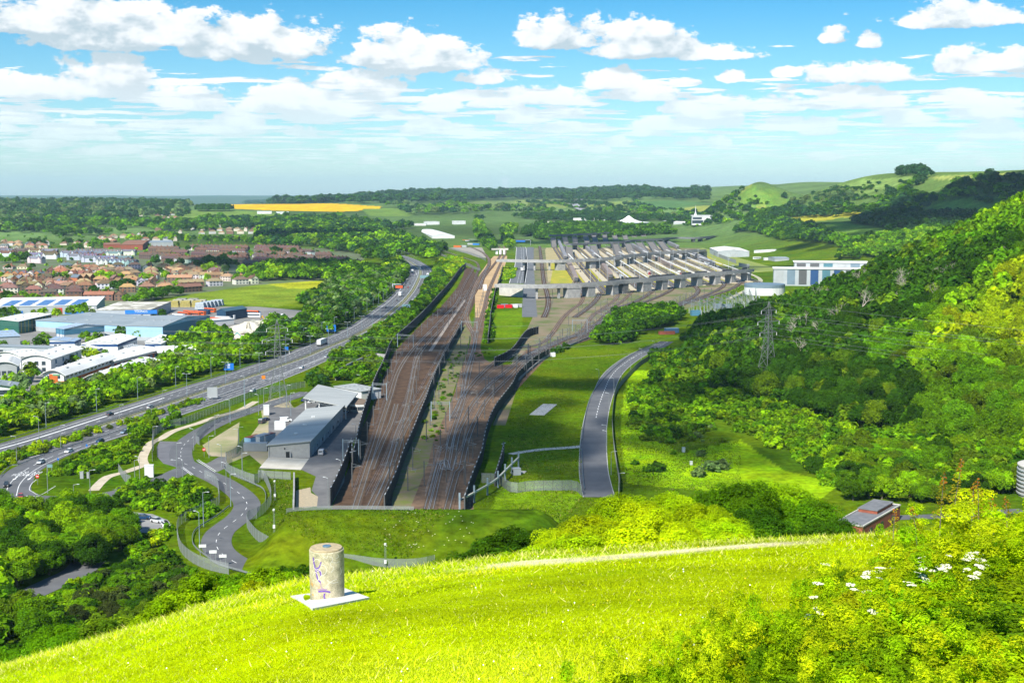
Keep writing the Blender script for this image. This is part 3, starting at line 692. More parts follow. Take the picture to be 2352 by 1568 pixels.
    scatter('f-20,410 f60,330 f140,200 f300,250 f330,330 f460,280 f560,330 f560,370 f380,440 f200,500 f60,560 f-20,600', 7, (3.4, 5.2), MIXD, 'tree', MB_, (.85, 1.15), seed=33)
    scatter('f370,260 f470,130 f590,40 f800,-60 f1000,-140 f1180,-230 f1290,-260 f1250,-120 f1160,-30 f1060,40 f960,120 f840,200 f700,300 f600,330 f460,290', 8.5, (4.2, 6.4), [DARK, MID, DARK, BLU, GRY], 'tree', MB_, (.85, 1.15), seed=34)
    scatter('b380,1180 b480,1120 b600,1110 b600,1180 b480,1210', 7, (3.6, 5), MIXD, 'tree', MB_, seed=35)
    scatter('b600,1110 b720,1020 b860,990 b1000,960 b1150,930 b1250,880 b1340,800 b1380,900 b1370,960 b1300,1030 b1230,1080 b1100,1180 b1000,1200 b800,1180', 9, (4.4, 6.4), [DARK, MID, GRY, DARK, MID], 'tree', MB_, (.85, 1.15), seed=36)
    scatter('b1160,860 b1290,790 b1370,860 b1380,930 b1250,900', 8, (4, 6), [BRT, YEL, MID], 'tree', MB_, seed=37)
    RB = 'tree belt between the motorway and the black railway barrier'
    scatter('f460,760 f640,650 f700,560 f900,420 f1200,240 f1460,60 f1560,-60 f1680,-160 f1760,-120 f1640,0 f1480,130 f1360,280 f1250,430 f1180,520 f1050,520 f850,620 f740,700 f620,740', 6.0, (2.8, 4.2), [DARK, MID, MID, DARK, OLV], 'tree', RB, (.75, 1.05), seed=38)
    scatter('b1540,1080 b1620,940 b1680,900 b1760,1000 b1680,1110 b1560,1190', 7, (3.4, 4.8), MIXD, 'tree', RB, seed=39)
    scatter('b1620,930 b1660,830 b1780,760 b1900,790 b1920,830 b1830,930 b1740,960 b1690,900', 8.5, (3.0, 4.6), [BRT, YEL, MID, BRT], 'tree', RB, (.7, 1), seed=40)
    scatter('f640,740 f760,680 f1100,560 f1190,640 f1130,720 f1050,800 f900,780 f760,760', 6, (2.4, 3.6), [DARK, MID, OLV], 'tree', 'bushes behind the customs canopy', (.7, 1), seed=41)
    scatter('f460,850 f500,780 f640,760 f620,800 f520,850', 5, (2.6, 3.6), [DARK, BLU], 'tree', 'bushes behind the customs canopy', seed=42)
    scatter('g760,420 g800,330 g860,250 g1000,150 g1200,110 g1330,120 g1480,110 g1560,170 g1500,230 g1330,270 g1180,300 g1100,370 g950,410', 7.2, (4, 5.6), [DARK, DARK, MID], 'tree', 'dark clump between the rail fan and the curved road', (.8, 1.05), seed=43)
    place(*TT('g970,405')[0][:2], 2.6, BRT, 'shrub', 'bushes by the rail fan', .8)
    strip('g400,490 g450,460 g520,440', 4, 4, (1.8, 2.6), [GRY, DARK], 'shrub', 'bushes by the rail fan', seed=3)
    strip('n1240,1400 n1330,1335 n1560,1260 n1750,1190 n1900,1110', 4, 7, (1.2, 1.9), [MID, OLV], 'shrub', 'bushes by the rail fan', seed=5)
    scatter('m360,1000 m400,860 m590,870 m560,1000 m480,1040 m350,1035', 5, (1.8, 2.8), [BRT, YEL, MID], 'shrub', 'bushes between the viaduct ramps', (.6, .8), seed=44)
    strip('m290,1180 m270,1300 m230,1450 m215,1568 f2150,330 f2130,400', 5, 5, (1.6, 2.4), [DARK, MID], 'shrub', 'strip along the black railway barrier', seed=46)
    for s in ('f1860,480 f1800,640 f1740,760 f1700,830', 'f1700,850 f1650,1100 f1560,1300', 'f2060,520 f2160,450'):
        strip(s, 9, 4.5, (.7, 1.6), [MID, OLV, GRY, DARK], 'shrub', 'weeds between the tracks', (.5, .8), seed=47)
    TW = 'gardens of the housing estate'
    for s, n, r, c in (('a40,1160', 4, 6, DARK), ('a110,1180', 3, 6, MID), ('a290,1190', 5, 7, MID), ('a420,1210', 5, 6, BRT), ('a540,1200', 3, 5, BRT), ('a640,1210', 2, 4, BRT), ('a880,970', 4, 8, BRT), ('a980,975', 4, 8, BRT), ('a1330,970', 4, 7, BRT),
                       ('a1140,1060', 5, 8, DARK), ('a1250,1060', 4, 7, DARK), ('a1580,840', 3, 10, DARK), ('a1390,820', 3, 8, DARK), ('a1820,860', 4, 9, DARK), ('a1900,900', 4, 9, BRT), ('a2000,900', 3, 8, GRY), ('a2210,990', 3, 9, MID), ('a2280,920', 5, 9, BRT), ('a1575,1110', 4, 8, DARK),
                       ('a1290,1160', 6, 8, MID), ('a1400,1140', 5, 7, DARK), ('a1480,1120', 4, 7, DARK), ('a1200,1180', 5, 5, MID), ('a710,890', 2, 6, OLV), ('a460,970', 3, 6, DARK), ('a540,940', 4, 5, BRT), ('a620,930', 4, 5, BRT), ('a800,1100', 4, 6, DARK), ('a860,1120', 3, 5, DARK),
                       ('a60,810', 5, 8, MID), ('a190,800', 6, 9, DARK), ('a380,650', 4, 11, DARK), ('a660,640', 3, 10, DARK), ('a720,680', 4, 10, MID), ('a900,650', 6, 10, MID), ('a1250,610', 4, 9, BRT), ('a710,710', 2, 9, DARK), ('a2140,770', 3, 8, DARK), ('a1770,700', 3, 7, DARK), ('a1970,830', 4, 10, DARK), ('a2110,850', 3, 9, DARK), ('b250,740', 3, 10, DARK), ('b100,760', 3, 8, DARK)):
        x, y, z = TT(s)[0]; g = random.Random(hash(s) % 999)
        for k in range(n): place(x + g.gauss(0, r * .9), y + g.uniform(-6, 18), r * g.uniform(.6, .85), c, 'tree', TW, g.uniform(.8, 1.05))
    scatter('a0,1190 a1050,1190 a1640,1100 a2351,1000 a2351,800 b1100,900 b560,640 a1800,560 a800,520 a0,560', 44, (2.6, 4.4), [MID, DARK, BRT, MID], 'tree', TW, seed=50, thin=.5)
    scatter('b0,980 b0,900 b100,870 b300,850 b600,840 b900,860 b1160,920 b1150,960 b1000,940 b800,985 b400,960', 11, (5.0, 7.5), [MID, DARK, BRT, DARK, MID], 'tree', 'trees along the top of the meadow', seed=51)
    scatter('b0,640 b240,600 b560,620 b900,700 b1100,740 b1290,760 b1200,800 b1000,780 b900,720 b500,650 b0,600 b0,560 b300,540 b700,520 b1000,600 b1280,700', 15, (6, 9), MIXD, 'tree', 'wood above the motorway bend', seed=52, thin=.75)
    scatter('b480,640 b0,560 b0,520 b600,480 b1000,440 b1200,540 b1500,640 b1760,720 b1600,800 b1400,740 b1280,740 b1000,700 b800,720', 17, (6, 10), [DARK, MID, DARK, BLU, BRT], 'tree', 'wood above the motorway bend', seed=53)
    scatter('a1300,560 a1800,600 a2351,620 b0,520 b400,560 b0,640 a2351,640 a1700,620 a1300,600', 16, (5.5, 8.5), [MID, BRT, DARK], 'tree', 'tree line across the town', seed=54, thin=.45)
    scatter('e1480,480 e1560,420 e1900,380 e2000,330 e2100,330 e2130,420 e1980,470 e1700,470', 7, (3, 4.6), [DARK, MID, BRT], 'tree', 'trees behind the white office units', seed=55)
    for s, r, c in (('e1390,360', 5.5, DARK), ('e1330,350', 4, MID), ('e1270,370', 4, BRT), ('e1110,350', 4.6, DARK), ('e900,400', 4.4, MID), ('e780,385', 4, MID), ('e830,410', 3.4, BRT), ('e420,430', 5, MID), ('e360,440', 4, DARK), ('e470,430', 3.6, MID),
                    ('e780,540', 4, OLV), ('e850,560', 4, YEL), ('e900,560', 3.2, BRT), ('e970,545', 3, MID), ('e680,600', 3.8, MID), ('e560,620', 3.8, (.08, .09, .035)), ('e600,610', 3, GRY), ('e40,740', 5.5, (.08, .09, .04)), ('e280,680', 4, OLV), ('e250,760', 4.4, BRT), ('e310,720', 3.5, MID), ('e190,860', 5, GRY), ('e90,830', 4.4, BRT), ('e30,300', 5, BRT), ('e100,300', 4.5, BRT), ('e60,330', 3.5, YEL),
                    ('e130,170', 5, MID), ('e40,180', 5, DARK), ('e400,150', 4.5, BRT), ('e320,160', 3.6, OLV), ('e660,150', 4.6, MID), ('e770,150', 6.5, MID), ('e850,150', 3.6, GRY), ('e520,160', 4.4, BRT), ('e1380,170', 4, MID), ('e1500,165', 4.4, DARK), ('e1920,330', 7, MID), ('e1870,310', 6, DARK), ('e1780,360', 4.5, BRT), ('e1700,400', 4, BRT), ('e30,440', 3, MID), ('e240,440', 2.6, BRT), ('e1190,570', 2.4, BRT), ('e1680,545', 2.6, BRT)):
        x, y, z = TT(s)[0]; place(x, y, r, c, 'tree', 'trees among the trading estate units', rnd.uniform(.8, 1.05))
    scatter('m850,360 m900,300 m1100,260 m1500,250 m1900,250 m2351,290 n640,300 n700,280 n840,250 n780,330 n400,330 n0,330 m2100,370 m1500,380 m1090,440 m900,430', 14, (6, 9), [DARK, DARK, MID], 'tree', 'belt behind the loading ramps', (.7, .9), seed=60)
    scatter('m850,455 m1080,468 m1500,448 m1900,428 m2300,412 n600,390 n900,380 n900,350 n600,350 m1900,385 m1500,400 m1080,415 m860,420', 10, (5, 7.5), [DARK, DARK, MID], 'tree', 'belt behind the loading ramps', (.8, 1), seed=68)
    scatter('m0,330 m60,300 m200,400 m290,540 m280,620 m170,600 m60,470 m0,440', 11, (5, 8), [DARK, MID], 'tree', 'wedge between the two railway lines', seed=61)
    scatter('m0,220 m100,230 m130,330 m0,320', 13, (6, 8), [MID, BRT], 'tree', 'wedge between the two railway lines', seed=62)
    scatter('m400,300 m470,260 m600,300 m590,380 m480,370 m540,470 m560,560 m480,620 m400,480 m360,330', 13, (4, 7), [MID, DARK, BRT], 'tree', 'strip beside the terminal road', seed=63)
    scatter('m680,430 m700,350 m780,330 m830,300 m1000,250 m900,330 m830,400', 13, (6, 9), [DARK, DARK], 'tree', 'strip beside the terminal road', seed=64)
    scatter('n1720,370 n1830,320 n1900,160 n2100,100 n2351,140 d450,620 d620,700 d780,760 d700,790 d560,760 d300,730 n2351,470 n2000,360', 13, (6, 9), [DARK, BLU, DARK, MID], 'tree', 'dark wood beyond the terminal', (.75, 1.0), seed=65)
    scatter('n1010,270 n1040,225 n1200,215 n1390,240 n1380,270', 11, (4, 5), [MID, DARK], 'tree', 'belt behind the loading ramps', seed=66)
    scatter('n1380,200 n1460,180 n1700,190 n1710,240 n1500,235', 16, (4, 6), [MID, BRT], 'tree', 'belt behind the loading ramps', seed=67)
    DW = 'woods on the far downs'
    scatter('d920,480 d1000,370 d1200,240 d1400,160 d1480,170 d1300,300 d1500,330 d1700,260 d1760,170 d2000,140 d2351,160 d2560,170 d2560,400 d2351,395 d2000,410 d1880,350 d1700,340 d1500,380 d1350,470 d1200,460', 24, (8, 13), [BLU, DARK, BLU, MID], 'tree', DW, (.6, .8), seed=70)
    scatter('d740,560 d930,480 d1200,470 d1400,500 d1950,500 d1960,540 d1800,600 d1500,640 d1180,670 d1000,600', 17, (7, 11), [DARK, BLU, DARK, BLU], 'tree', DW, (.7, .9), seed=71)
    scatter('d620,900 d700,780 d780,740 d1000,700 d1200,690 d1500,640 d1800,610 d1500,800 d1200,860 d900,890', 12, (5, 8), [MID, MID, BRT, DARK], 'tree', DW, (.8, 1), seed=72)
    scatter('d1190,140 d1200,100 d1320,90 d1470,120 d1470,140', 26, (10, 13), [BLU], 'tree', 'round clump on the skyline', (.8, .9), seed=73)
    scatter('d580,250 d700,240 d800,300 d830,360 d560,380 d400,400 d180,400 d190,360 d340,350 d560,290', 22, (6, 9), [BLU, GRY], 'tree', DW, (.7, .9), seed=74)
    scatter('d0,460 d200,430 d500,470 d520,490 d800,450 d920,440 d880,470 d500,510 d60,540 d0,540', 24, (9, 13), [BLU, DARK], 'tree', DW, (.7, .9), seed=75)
    scatter('d100,300 d190,300 d200,340 d110,340', 13, (5, 7), [BLU], 'tree', DW, (.7, .9), seed=76)
    scatter('c2010,200 c2090,190 c2100,240 c2000,250', 11, (4, 6), [BLU, MID], 'tree', 'trees on the round green hill', (.7, .9), seed=77)
    scatter('c2110,200 c2230,190 c2270,240 c2130,240', 17, (4, 5), [BLU, MID], 'tree', 'trees on the round green hill', (.7, .9), seed=78)
    FC = 'far country beyond the town'
    scatter('P-80,466 P100,462 P300,462 P440,472 P445,488 P420,504 P300,510 P-80,540', 44, (11, 17), [BLU, DARK, BLU, GRY], 'tree', FC, (.7, .95), seed=80, gaps=130)
    scatter('P-80,508 P300,502 P500,505 P640,512 P800,512 P700,525 P500,530 P300,536 P100,548 P-80,552', 26, (8, 13), [DARK, MID, BLU, MID], 'tree', FC, (.7, .95), seed=81, gaps=130)
    scatter('P640,505 P780,502 P900,504 P1000,510 P1100,505 P1150,512 P1000,520 P900,530 P830,545 P700,535 P600,520', 28, (8, 13), [DARK, MID, BLU], 'tree', FC, (.7, .95), seed=82, gaps=130)
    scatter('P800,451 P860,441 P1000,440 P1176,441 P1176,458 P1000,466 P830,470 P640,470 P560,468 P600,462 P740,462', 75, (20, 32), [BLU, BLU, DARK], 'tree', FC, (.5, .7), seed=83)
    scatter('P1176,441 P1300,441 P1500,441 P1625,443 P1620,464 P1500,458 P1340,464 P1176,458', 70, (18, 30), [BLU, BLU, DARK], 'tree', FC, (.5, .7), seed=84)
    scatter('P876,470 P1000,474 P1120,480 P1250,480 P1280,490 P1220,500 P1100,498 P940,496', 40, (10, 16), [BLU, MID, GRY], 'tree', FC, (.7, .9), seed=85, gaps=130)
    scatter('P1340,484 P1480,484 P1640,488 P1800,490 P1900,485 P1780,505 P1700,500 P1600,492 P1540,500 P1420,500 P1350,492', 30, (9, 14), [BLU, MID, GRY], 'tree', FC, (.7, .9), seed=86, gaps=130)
    scatter('P1180,500 P1350,494 P1540,504 P1640,500 P1680,520 P1500,508 P1400,510 P1240,508', 22, (8, 12), [BLU, DARK], 'tree', FC, (.7, .9), seed=87)
    scatter('P452,484 P530,484 P530,486 P452,486', 12, (11, 13), [DARK], 'tree', 'square dark plantation by the yellow field', (.9, .95), seed=89)
    for i, s in enumerate(('P1340,479 P1450,482 P1560,483', 'P1240,468 P1300,474 P1335,480', 'P1458,459 P1465,470 P1478,482', 'P1640,489 P1780,489 P1890,487', 'P1100,483 P1180,486 P1260,486', 'P1905,448 P1960,440 P2010,432', 'P1880,462 P1980,458 P2100,452', 'P1000,478 P1060,474 P1120,476', 'P1660,486 P1700,476 P1760,472', 'P1560,500 P1700,505 P1790,510')):
        strip(s, 12, 13, (4, 8), [BLU, DARK, MID], 'tree', FC, (.7, .9), seed=300 + i)
    scatter('P1560,487 P1760,493 P1790,506 P1640,507 P1560,500', 26, (6, 10), [BLU, MID, DARK], 'tree', FC, (.7, .9), seed=92, thin=.8)
    scatter('d380,400 d560,390 d800,395 d900,440 d760,440 d560,430 d400,430', 20, (6, 10), [BLU, MID, DARK], 'tree', DW, (.7, .9), seed=93, thin=.8)
    scatter('d600,260 d900,200 d1200,190 d1400,170 d1100,260 d900,300 d700,320', 42, (4, 7), [BLU, DARK], 'tree', DW, (.7, .9), seed=94, thin=.6)
    scatter('P1176,466 P1300,470 P1340,480 P1560,482 P1500,476 P1340,468', 80, (10, 14), [BLU], 'tree', FC, (.6, .8), seed=91)
# ------------------------------------------------------------------ roads
def road(name, p, o1, o2, label, mat_=ASPH, z=.06):
    o = ribbon(name, p, o1, o2, z, mat_); tag(o, label, 'road', kind='structure'); return o
def marks(parent, m, name='road_marking', mt=WHITE):
    if m.v: m.build(name, mt, parent)
RES = path('P-40,1058 P117,1014 P275,962.5 P375,930 P500,888 P588,860 P638,841.5 P695.5,821.5 P748,799 P813,771.5 P863,744 P913,704 P930,689 P948,667 P961,642 P965.5,627 P963,617 P950.5,607 P938,599.5 P920,592 P905,587', 4)
KERBM = mat('kerb_stone', (.45, .44, .42), (.33, .33, .32), .5, .9)
verge = ribbon('median_verge', RES, -1.6, 1.6, .03, mat('median_gravel', (.30, .23, .14), (.12, .18, .03), .35, .95, detail=8)); tag(verge, 'gravel and grass median strip of the motorway', kind='structure')
far = road('motorway', RES, -16.6, -1.6, 'far carriageway of the motorway curving through the valley')
m = MB(); line(RES, -13.0, .075, .28, m); line(RES, -2.3, .075, .25, m)
c = cum(RES); k0 = 260
dashes(RES, -9.4, .075, 3, 6, .22, m); dashes(RES, -5.9, .075, 3, 6, .22, m); line(RES, -9.4, .078, .9, m, 0, 150)
marks(far, m)
near_ = road('motorway', RES, 1.6, 15.6, 'near carriageway of the motorway with the hatched slip merge', z=.062)
m = MB(); line(RES, 2.3, .078, .25, m); line(RES, 12.3, .078, .28, m)
dashes(RES, 5.6, .078, 3, 6, .22, m); dashes(RES, 9.0, .078, 3, 6, .22, m); marks(near_, m)
SLIP = path('P790,805 P735,829 P690,849 P640,869 P588,888.5 P475,927 P375,960 P300,988 P225,1011.5 P155,1035 P92,1061 P50,1085 P22,1112 P12,1140', 3)
wl = np.interp(cum(SLIP) / cum(SLIP)[-1], [0, .5, .8, 1], [3.4, 4.0, 4.6, 6.5])
slip = ribbon('slip_road', SLIP, -wl, wl, .066, ASPH); tag(slip, 'slip road leaving the motorway towards the roundabout', 'road', kind='structure')
m = MB(); line(SLIP, -3.3, .082, .22, m); line(SLIP, 3.3, .082, .2, m, 0, 260); dashes(SLIP, 0, .082, 6, 4, .2, m, 60)
q = RES; c = cum(q); a0 = G(640, 869); i0 = int(np.argmin(np.hypot(q[:, 0] - a0[0], q[:, 1] - a0[1]))); t0 = c[i0]
n = nrm(q)
for t in np.arange(t0 - 12, t0 + 88, 4.0):
    i = int(np.searchsorted(c, t)); f = (t - (t0 - 12)) / 100; wdt = 3.4 * (1 - f) + .3
    b = q[i] + n[i] * 13.2; e = q[min(i + 1, len(q) - 1)] + n[i] * (13.2 + wdt); d = (q[i + 1] - q[i]) / 4 * .55
    m.poly([(*b, .083), (*e, .083), (*(e + d), .083), (*(b + d), .083)])
marks(slip, m)
def text_mesh(s, size, loc, rot, mt, parent, name='lettering', stretch=1, align='CENTER', ext=0, upright=None):
    cu = bpy.data.curves.new(name, 'FONT'); cu.body = s; cu.size = size; cu.align_x = align; cu.align_y = 'CENTER'; cu.extrude = ext; cu.resolution_u = 2
    o = bpy.data.objects.new(name, cu); COL.objects.link(o); dg = bpy.context.evaluated_depsgraph_get(); dg.update()
    me = bpy.data.meshes.new_from_object(o.evaluated_get(dg)); bpy.data.objects.remove(o)
    o = bpy.data.objects.new(name, me); COL.objects.link(o); me.materials.clear(); me.materials.append(mt)
    o.location = loc; o.rotation_euler = rot; o.scale = (1, stretch, 1); o.parent = parent; return o
def gdir(s):
    a, b = GG(s); return atan2(b[1] - a[1], b[0] - a[0])
for s, at, dr in (('A20', 'r555,1118', 'r620,1080 r440,1200'), ('FOLKE', 'r480,1172', 'r560,1120 r380,1240'), ('A20', 'r875,1120', 'r900,1090 r740,1210'), ('A259', 'r760,1172', 'r800,1130 r640,1250')):
    a = gdir(dr); p = GG(at)[0]; text_mesh(s, 1.9, (p[0], p[1], .085), (0, 0, a - pi / 2 + pi), WHITE, slip, 'road_lettering', 2.6)
for a_, b_ in (('r425,1205', 'r300,1300'), ('r760,1205', 'r650,1295')):
    a, b = np.array(GG(a_)[0][:2]), np.array(GG(b_)[0][:2]); d = b - a; l = np.linalg.norm(d); d /= l; n_ = np.array((d[1], -d[0])); m = MB()
    h = a + d * l * .6
    m.poly([(*(a - n_ * .15), .086), (*(a + n_ * .15), .086), (*(h + n_ * .2), .086), (*(h - n_ * .2), .086)]); m.poly([(*(h - n_ * .6), .086), (*(h + n_ * .6), .086), (*b, .086)])
    m.build('road_arrow', WHITE, slip)
rb = sheet('roundabout', GG('i-60,560 i40,480 i150,440 i320,480 i285,560 i290,610 i380,645 i560,655 i700,650 i900,628 i1100,590 i1300,560 i1320,590 i1100,640 i900,680 i750,740 i600,760 i380,740 i250,730 i100,740 i-60,760'), .055, ASPH)
tag(rb, 'tarmac of the roundabout approach at the lower left', 'road', kind='structure')
m = MB()
for s in ('i240,651 i270,651', 'i285,651 i318,651', 'i335,651 i372,652'):
    a, b = GG(s); m.bar((a[0], a[1], .08), (b[0], b[1], .08), .35, .02)
line(path('i510,560 i372,640 i300,612 i270,590 i290,540 i335,500', 1), 0, .09, .18, m)
marks(rb, m)
link = path('i1120,602 i1300,545 i1450,510 i1560,470 i1650,425 i1720,400', 2)
lk = road('access_road', link, -4, 4, 'short link road joining the winding access road', z=.058)
ACC = path('f470,845 e2200,1050 e2000,1130 e1830,1220 e1700,1320 e1660,1400 e1680,1490 i1740,370 i1870,440 i2010,505 i2150,590 i2235,665 i2270,740 i2215,830 i2110,910 i2020,985 i1985,1070 i2010,1150 i2100,1225 i2230,1290 j0,1320 j160,1370 j330,1420', 3)
acc = road('access_road', ACC, -4.1, 4.1, 'winding two lane access road below the hill', z=.064)
m = MB(); dashes(ACC, 0, .08, 3, 4.5, .16, m)
line(path('i1670,390 i1760,460', 2), 0, .081, .2, m); line(path('i1680,385 i1775,455', 2), 0, .081, .2, m)
line(path('i1805,322 i1975,432', 2), 0, .081, .2, m); line(path('i1820,316 i1985,424', 2), 0, .081, .2, m)
marks(acc, m)
sh = sheet('layby', GG('e1470,1295 e1620,1300 e1660,1400 e1680,1510 e1640,1540 e1500,1500 e1445,1440 e1440,1350'), .05, mat('layby_tarmac', (.11, .11, .12), (.15, .15, .16), .2, .9)); tag(sh, 'grey lay-by beside the winding access road', 'road', kind='structure')
j = sheet('junction', GG('e1900,1500 e2010,1440 e2080,1440 e2080,1530 i2060,400 i1995,430 i1800,330'), .052, ASPH2); tag(j, 'tarmac mouth of the compound entrance', 'road', kind='structure')
yard = sheet('yard', GG('f-180,1420 f60,1100 f40,960 f120,920 f260,880 f360,1000 f200,1300 f120,1500 f60,1520 f-60,1420 e1960,1560 e2080,1440 e1920,1430 e1860,1330 e2200,1120'), .03, mat('sandy_ground', (.36, .30, .19), (.17, .21, .06), .06, .95, detail=8, lo=.42, hi=.72)); tag(yard, 'bare sandy ground of the compound', kind='structure')
y2 = sheet('compound_tarmac', GG('o600,620 o820,640 o1000,640 o1140,560 o1180,420 o1700,420 o2000,700 o2000,760 o1950,900 o1800,1180 o1720,1480 o1700,1700 j680,760 j560,755 j560,650 j510,600 j550,470 j420,410 j20,400 o500,1500 o620,1340 o620,760 o560,760'), .04, ASPH2); tag(y2, 'worn tarmac around the customs building', kind='structure')
y3 = sheet('concrete_apron', GG('o490,1500 o620,1350 o1200,1365 o1080,1530'), .07, mat('apron_concrete', (.42, .39, .32), (.50, .47, .40), .3, .9)); tag(y3, 'pale concrete apron in front of the customs building', kind='structure')
y4 = sheet('gravel_patch', GG('j365,600 j500,570 j505,620 j570,655 j560,745 j440,760 j365,750'), .045, mat('pea_gravel', (.42, .34, .22), (.30, .26, .18), 1.2, .95)); tag(y4, 'tan gravel patch by the mound', kind='structure')
cpk = sheet('car_park', GG('i1150,790 i1250,800 i1400,815 i1540,870 i1590,930 i1500,970 i1420,990 i1280,985 i1190,960'), .04, mat('carpark_tarmac', (.20, .20, .20), (.27, .27, .26), .2, .9)); tag(cpk, 'small car park among the bushes', kind='structure')
side = path('i820,1250 i720,1340 i600,1400 i450,1470 i250,1560 i100,1640', 2); sd = road('side_road', side, -4.2, 4.2, 'narrow side road climbing out of the trees at the lower left')
dirt = path('e2351,930 e2200,1010 e1960,1080 e1820,1130 e1600,1200 e1480,1270 e1390,1310 e1340,1380 e1310,1460 e1330,1520 i1290,380 i1150,430 i1000,470 i920,530 i860,600', 2)
ds = ribbon('dirt_track', dirt, -1.7, 1.7, .05, mat('pale_dirt', (.40, .34, .24), (.52, .45, .34), .3, .95)); tag(ds, 'pale dirt track beside the perimeter fence', kind='structure')
CUR = path('k800,660 k775,560 k750,420 k745,250 k750,100 g760,1150 g790,1000 g840,850 g910,700 g1020,590 g1180,490 g1340,430 g1430,380', 3)
cur = road('curved_road', CUR, -4.9, 4.9, 'dark two lane road curving along the green slope on the right')
m = MB(); cc = cum(CUR); dashes(CUR, 0, .075, 4, 3, .26, m, cc[-1] * .33); marks(cur, m)
m = MB(); line(CUR, 5.0, .07, .25, m); line(CUR, -5.0, .07, .2, m); marks(cur, m, 'kerb', KERBM)
foot = path('k-20,265 k120,240 k300,218 k480,205 k600,195 k665,185', 2)
fo = ribbon('footpath', foot, -1.3, np.interp(np.arange(len(foot)), [0, len(foot) - 20, len(foot)], [1.3, 1.3, 3.2]), .05, CONCL); tag(fo, 'pale path crossing the green slope to the curved road', kind='structure')
hs_ = path('n1640,1310 n1900,1180 n2060,1110 n2110,1040 n2060,990 n1960,945', 3); ho = ribbon('farm_track', hs_, -2.4, 2.4, .05, mat('stony_track', (.42, .38, .28), (.30, .30, .20), .2, .95)); tag(ho, 'stony track curving up the grass bank by the terminal', kind='structure')
term = path('m780,1560 m775,1400 m775,1100 m775,800 m790,560 m790,420', 6); to = road('terminal_road', term, -6, 6, 'straight grey service road running under the loading bridges', mat('grey_tarmac', (.10, .105, .11), (.145, .15, .155), .1, .9))
t2 = path('m600,1080 m630,960 m660,820 m660,640 m650,560 m560,440 m440,340 m330,270', 6); t2o = road('terminal_road', t2, -9, 9, 'terminal road with lane lines left of the straight service road', mat('grey_tarmac', (.15,) * 3))
m = MB(); line(t2, 8.4, .08, .5, m); line(t2, -8.4, .08, .5, m); dashes(t2, 0, .08, 6, 8, .4, m); dashes(t2, 3.5, .08, 6, 8, .4, m); marks(t2o, m)
ft = sheet('toll_lanes', TT('n1430,375 n1560,290 n1720,240 n1890,230 n1780,300 n1740,400 n1640,405 n1500,400') and [p for p in TT('n1430,375 n1560,290 n1720,240 n1890,230 n1780,300 n1740,400 n1640,405 n1500,400')], 4.2, mat('toll_tarmac', (.13, .14, .15), (.18, .19, .20), .05, .9)); tag(ft, 'wide fan of traffic lanes at the check-in plaza', kind='structure')
fm = MB()
for k in range(7):
    a = T(*pp('n%d,398' % (1470 + k * 38))[0]); b = T(*pp('n%d,%d' % (1590 + k * 25, 300 - k * 5))[0]); fm.bar((a[0], a[1], 4.28), (b[0], b[1], 4.28), .9, .05)
fm.build('road_marking', WHITE, ft)
dm = catmull([T(*q) for q in pp('c760,350 c680,330 c620,310 c570,280 c560,260 c600,240 c630,225')], 12)
o = ribbon('distant_motorway', dm, -16, 16, H(dm[:, 0], dm[:, 1]) + 2.5, mat('distant_tarmac', (.30, .30, .30))); tag(o, 'far stretch of motorway climbing between the fields', 'road', kind='structure')
def ground_sheet(name, s, z, mt, lab): tag(sheet(name, GG(s), z, mt), lab, kind='structure')
OCH = mat('dry_gravel', (.40, .325, .17), (.27, .235, .09), .05, .95, detail=9)
FANG = mat('fan_ground', (.21, .16, .10), (.10, .125, .03), .03, .95, detail=9, lo=.42, hi=.6)
ground_sheet('railway_ground', 'm820,1568 m830,1100 m840,600 m900,420 n620,400 n1300,500 n1330,640 n1560,860 n1960,890 n1960,1100 n1600,1250 n1200,1400 n700,1568 g940,220 g700,330 g340,460 g100,640 k-60,0 k-180,0 f2351,740 f2351,560', .008, FANG, 'stony weedy ground of the railway fan')
ground_sheet('terminal_ground', 'm1040,1060 m1000,600 m1080,480 n300,440 n900,600 n1200,760 n1560,880 n1500,900 n900,990 n300,1010 m1600,1060', .012, OCH, 'pale gravel between the loading platforms')
DBAL = mat('dark_ballast', (.050, .031, .021), (.115, .072, .044), .25, .95, .1, detail=9)
PBAL = mat('pink_ballast', (.20, .13, .082), (.09, .06, .04), .25, .95, .1, detail=9)
RUST = mat('rusty_ballast', (.15, .085, .042), (.07, .045, .028), .15, .95, .1, detail=9)
ground_sheet('track_bed', 'j680,800 j1240,800 f1280,1550 f1440,1230 f1520,1050 f1600,870 f1680,660 f1760,500 f1860,320 f1960,140 f2020,0 b2080,1100 b2080,980 b1980,860 b1920,850 b1900,930 b1850,1030 f1700,60 f1560,180 f1360,380 f1250,500 f1200,620 f1130,820 f1080,950 f1000,1120 f940,1260 f860,1520', .014, DBAL, 'dark brown ballast of the left group of tracks')
ground_sheet('track_bed', 'j1400,800 j2000,800 j1990,600 f2060,1500 f2110,1240 f2200,1040 f2340,880 g40,830 g170,690 g330,520 g330,450 g160,430 f2351,590 f2190,600 f2100,540 f2060,440 f2100,200 b2140,1100 b2060,1140 f1990,260 f1960,420 f1880,640 f1820,860 f1740,1050 f1640,1250 f1580,1500', .016, PBAL, 'pinkish ballast of the right group of tracks')
ground_sheet('track_bed', 'm0,1568 m0,1200 m60,960 m200,760 m270,690 m460,690 m450,760 m400,900 m330,1040 m290,1180 m180,1568', .018, mat('sandy_ballast', (.50, .34, .17), (.34, .23, .12), .06, .95, detail=8), 'sandy ballast where the lines fan out')
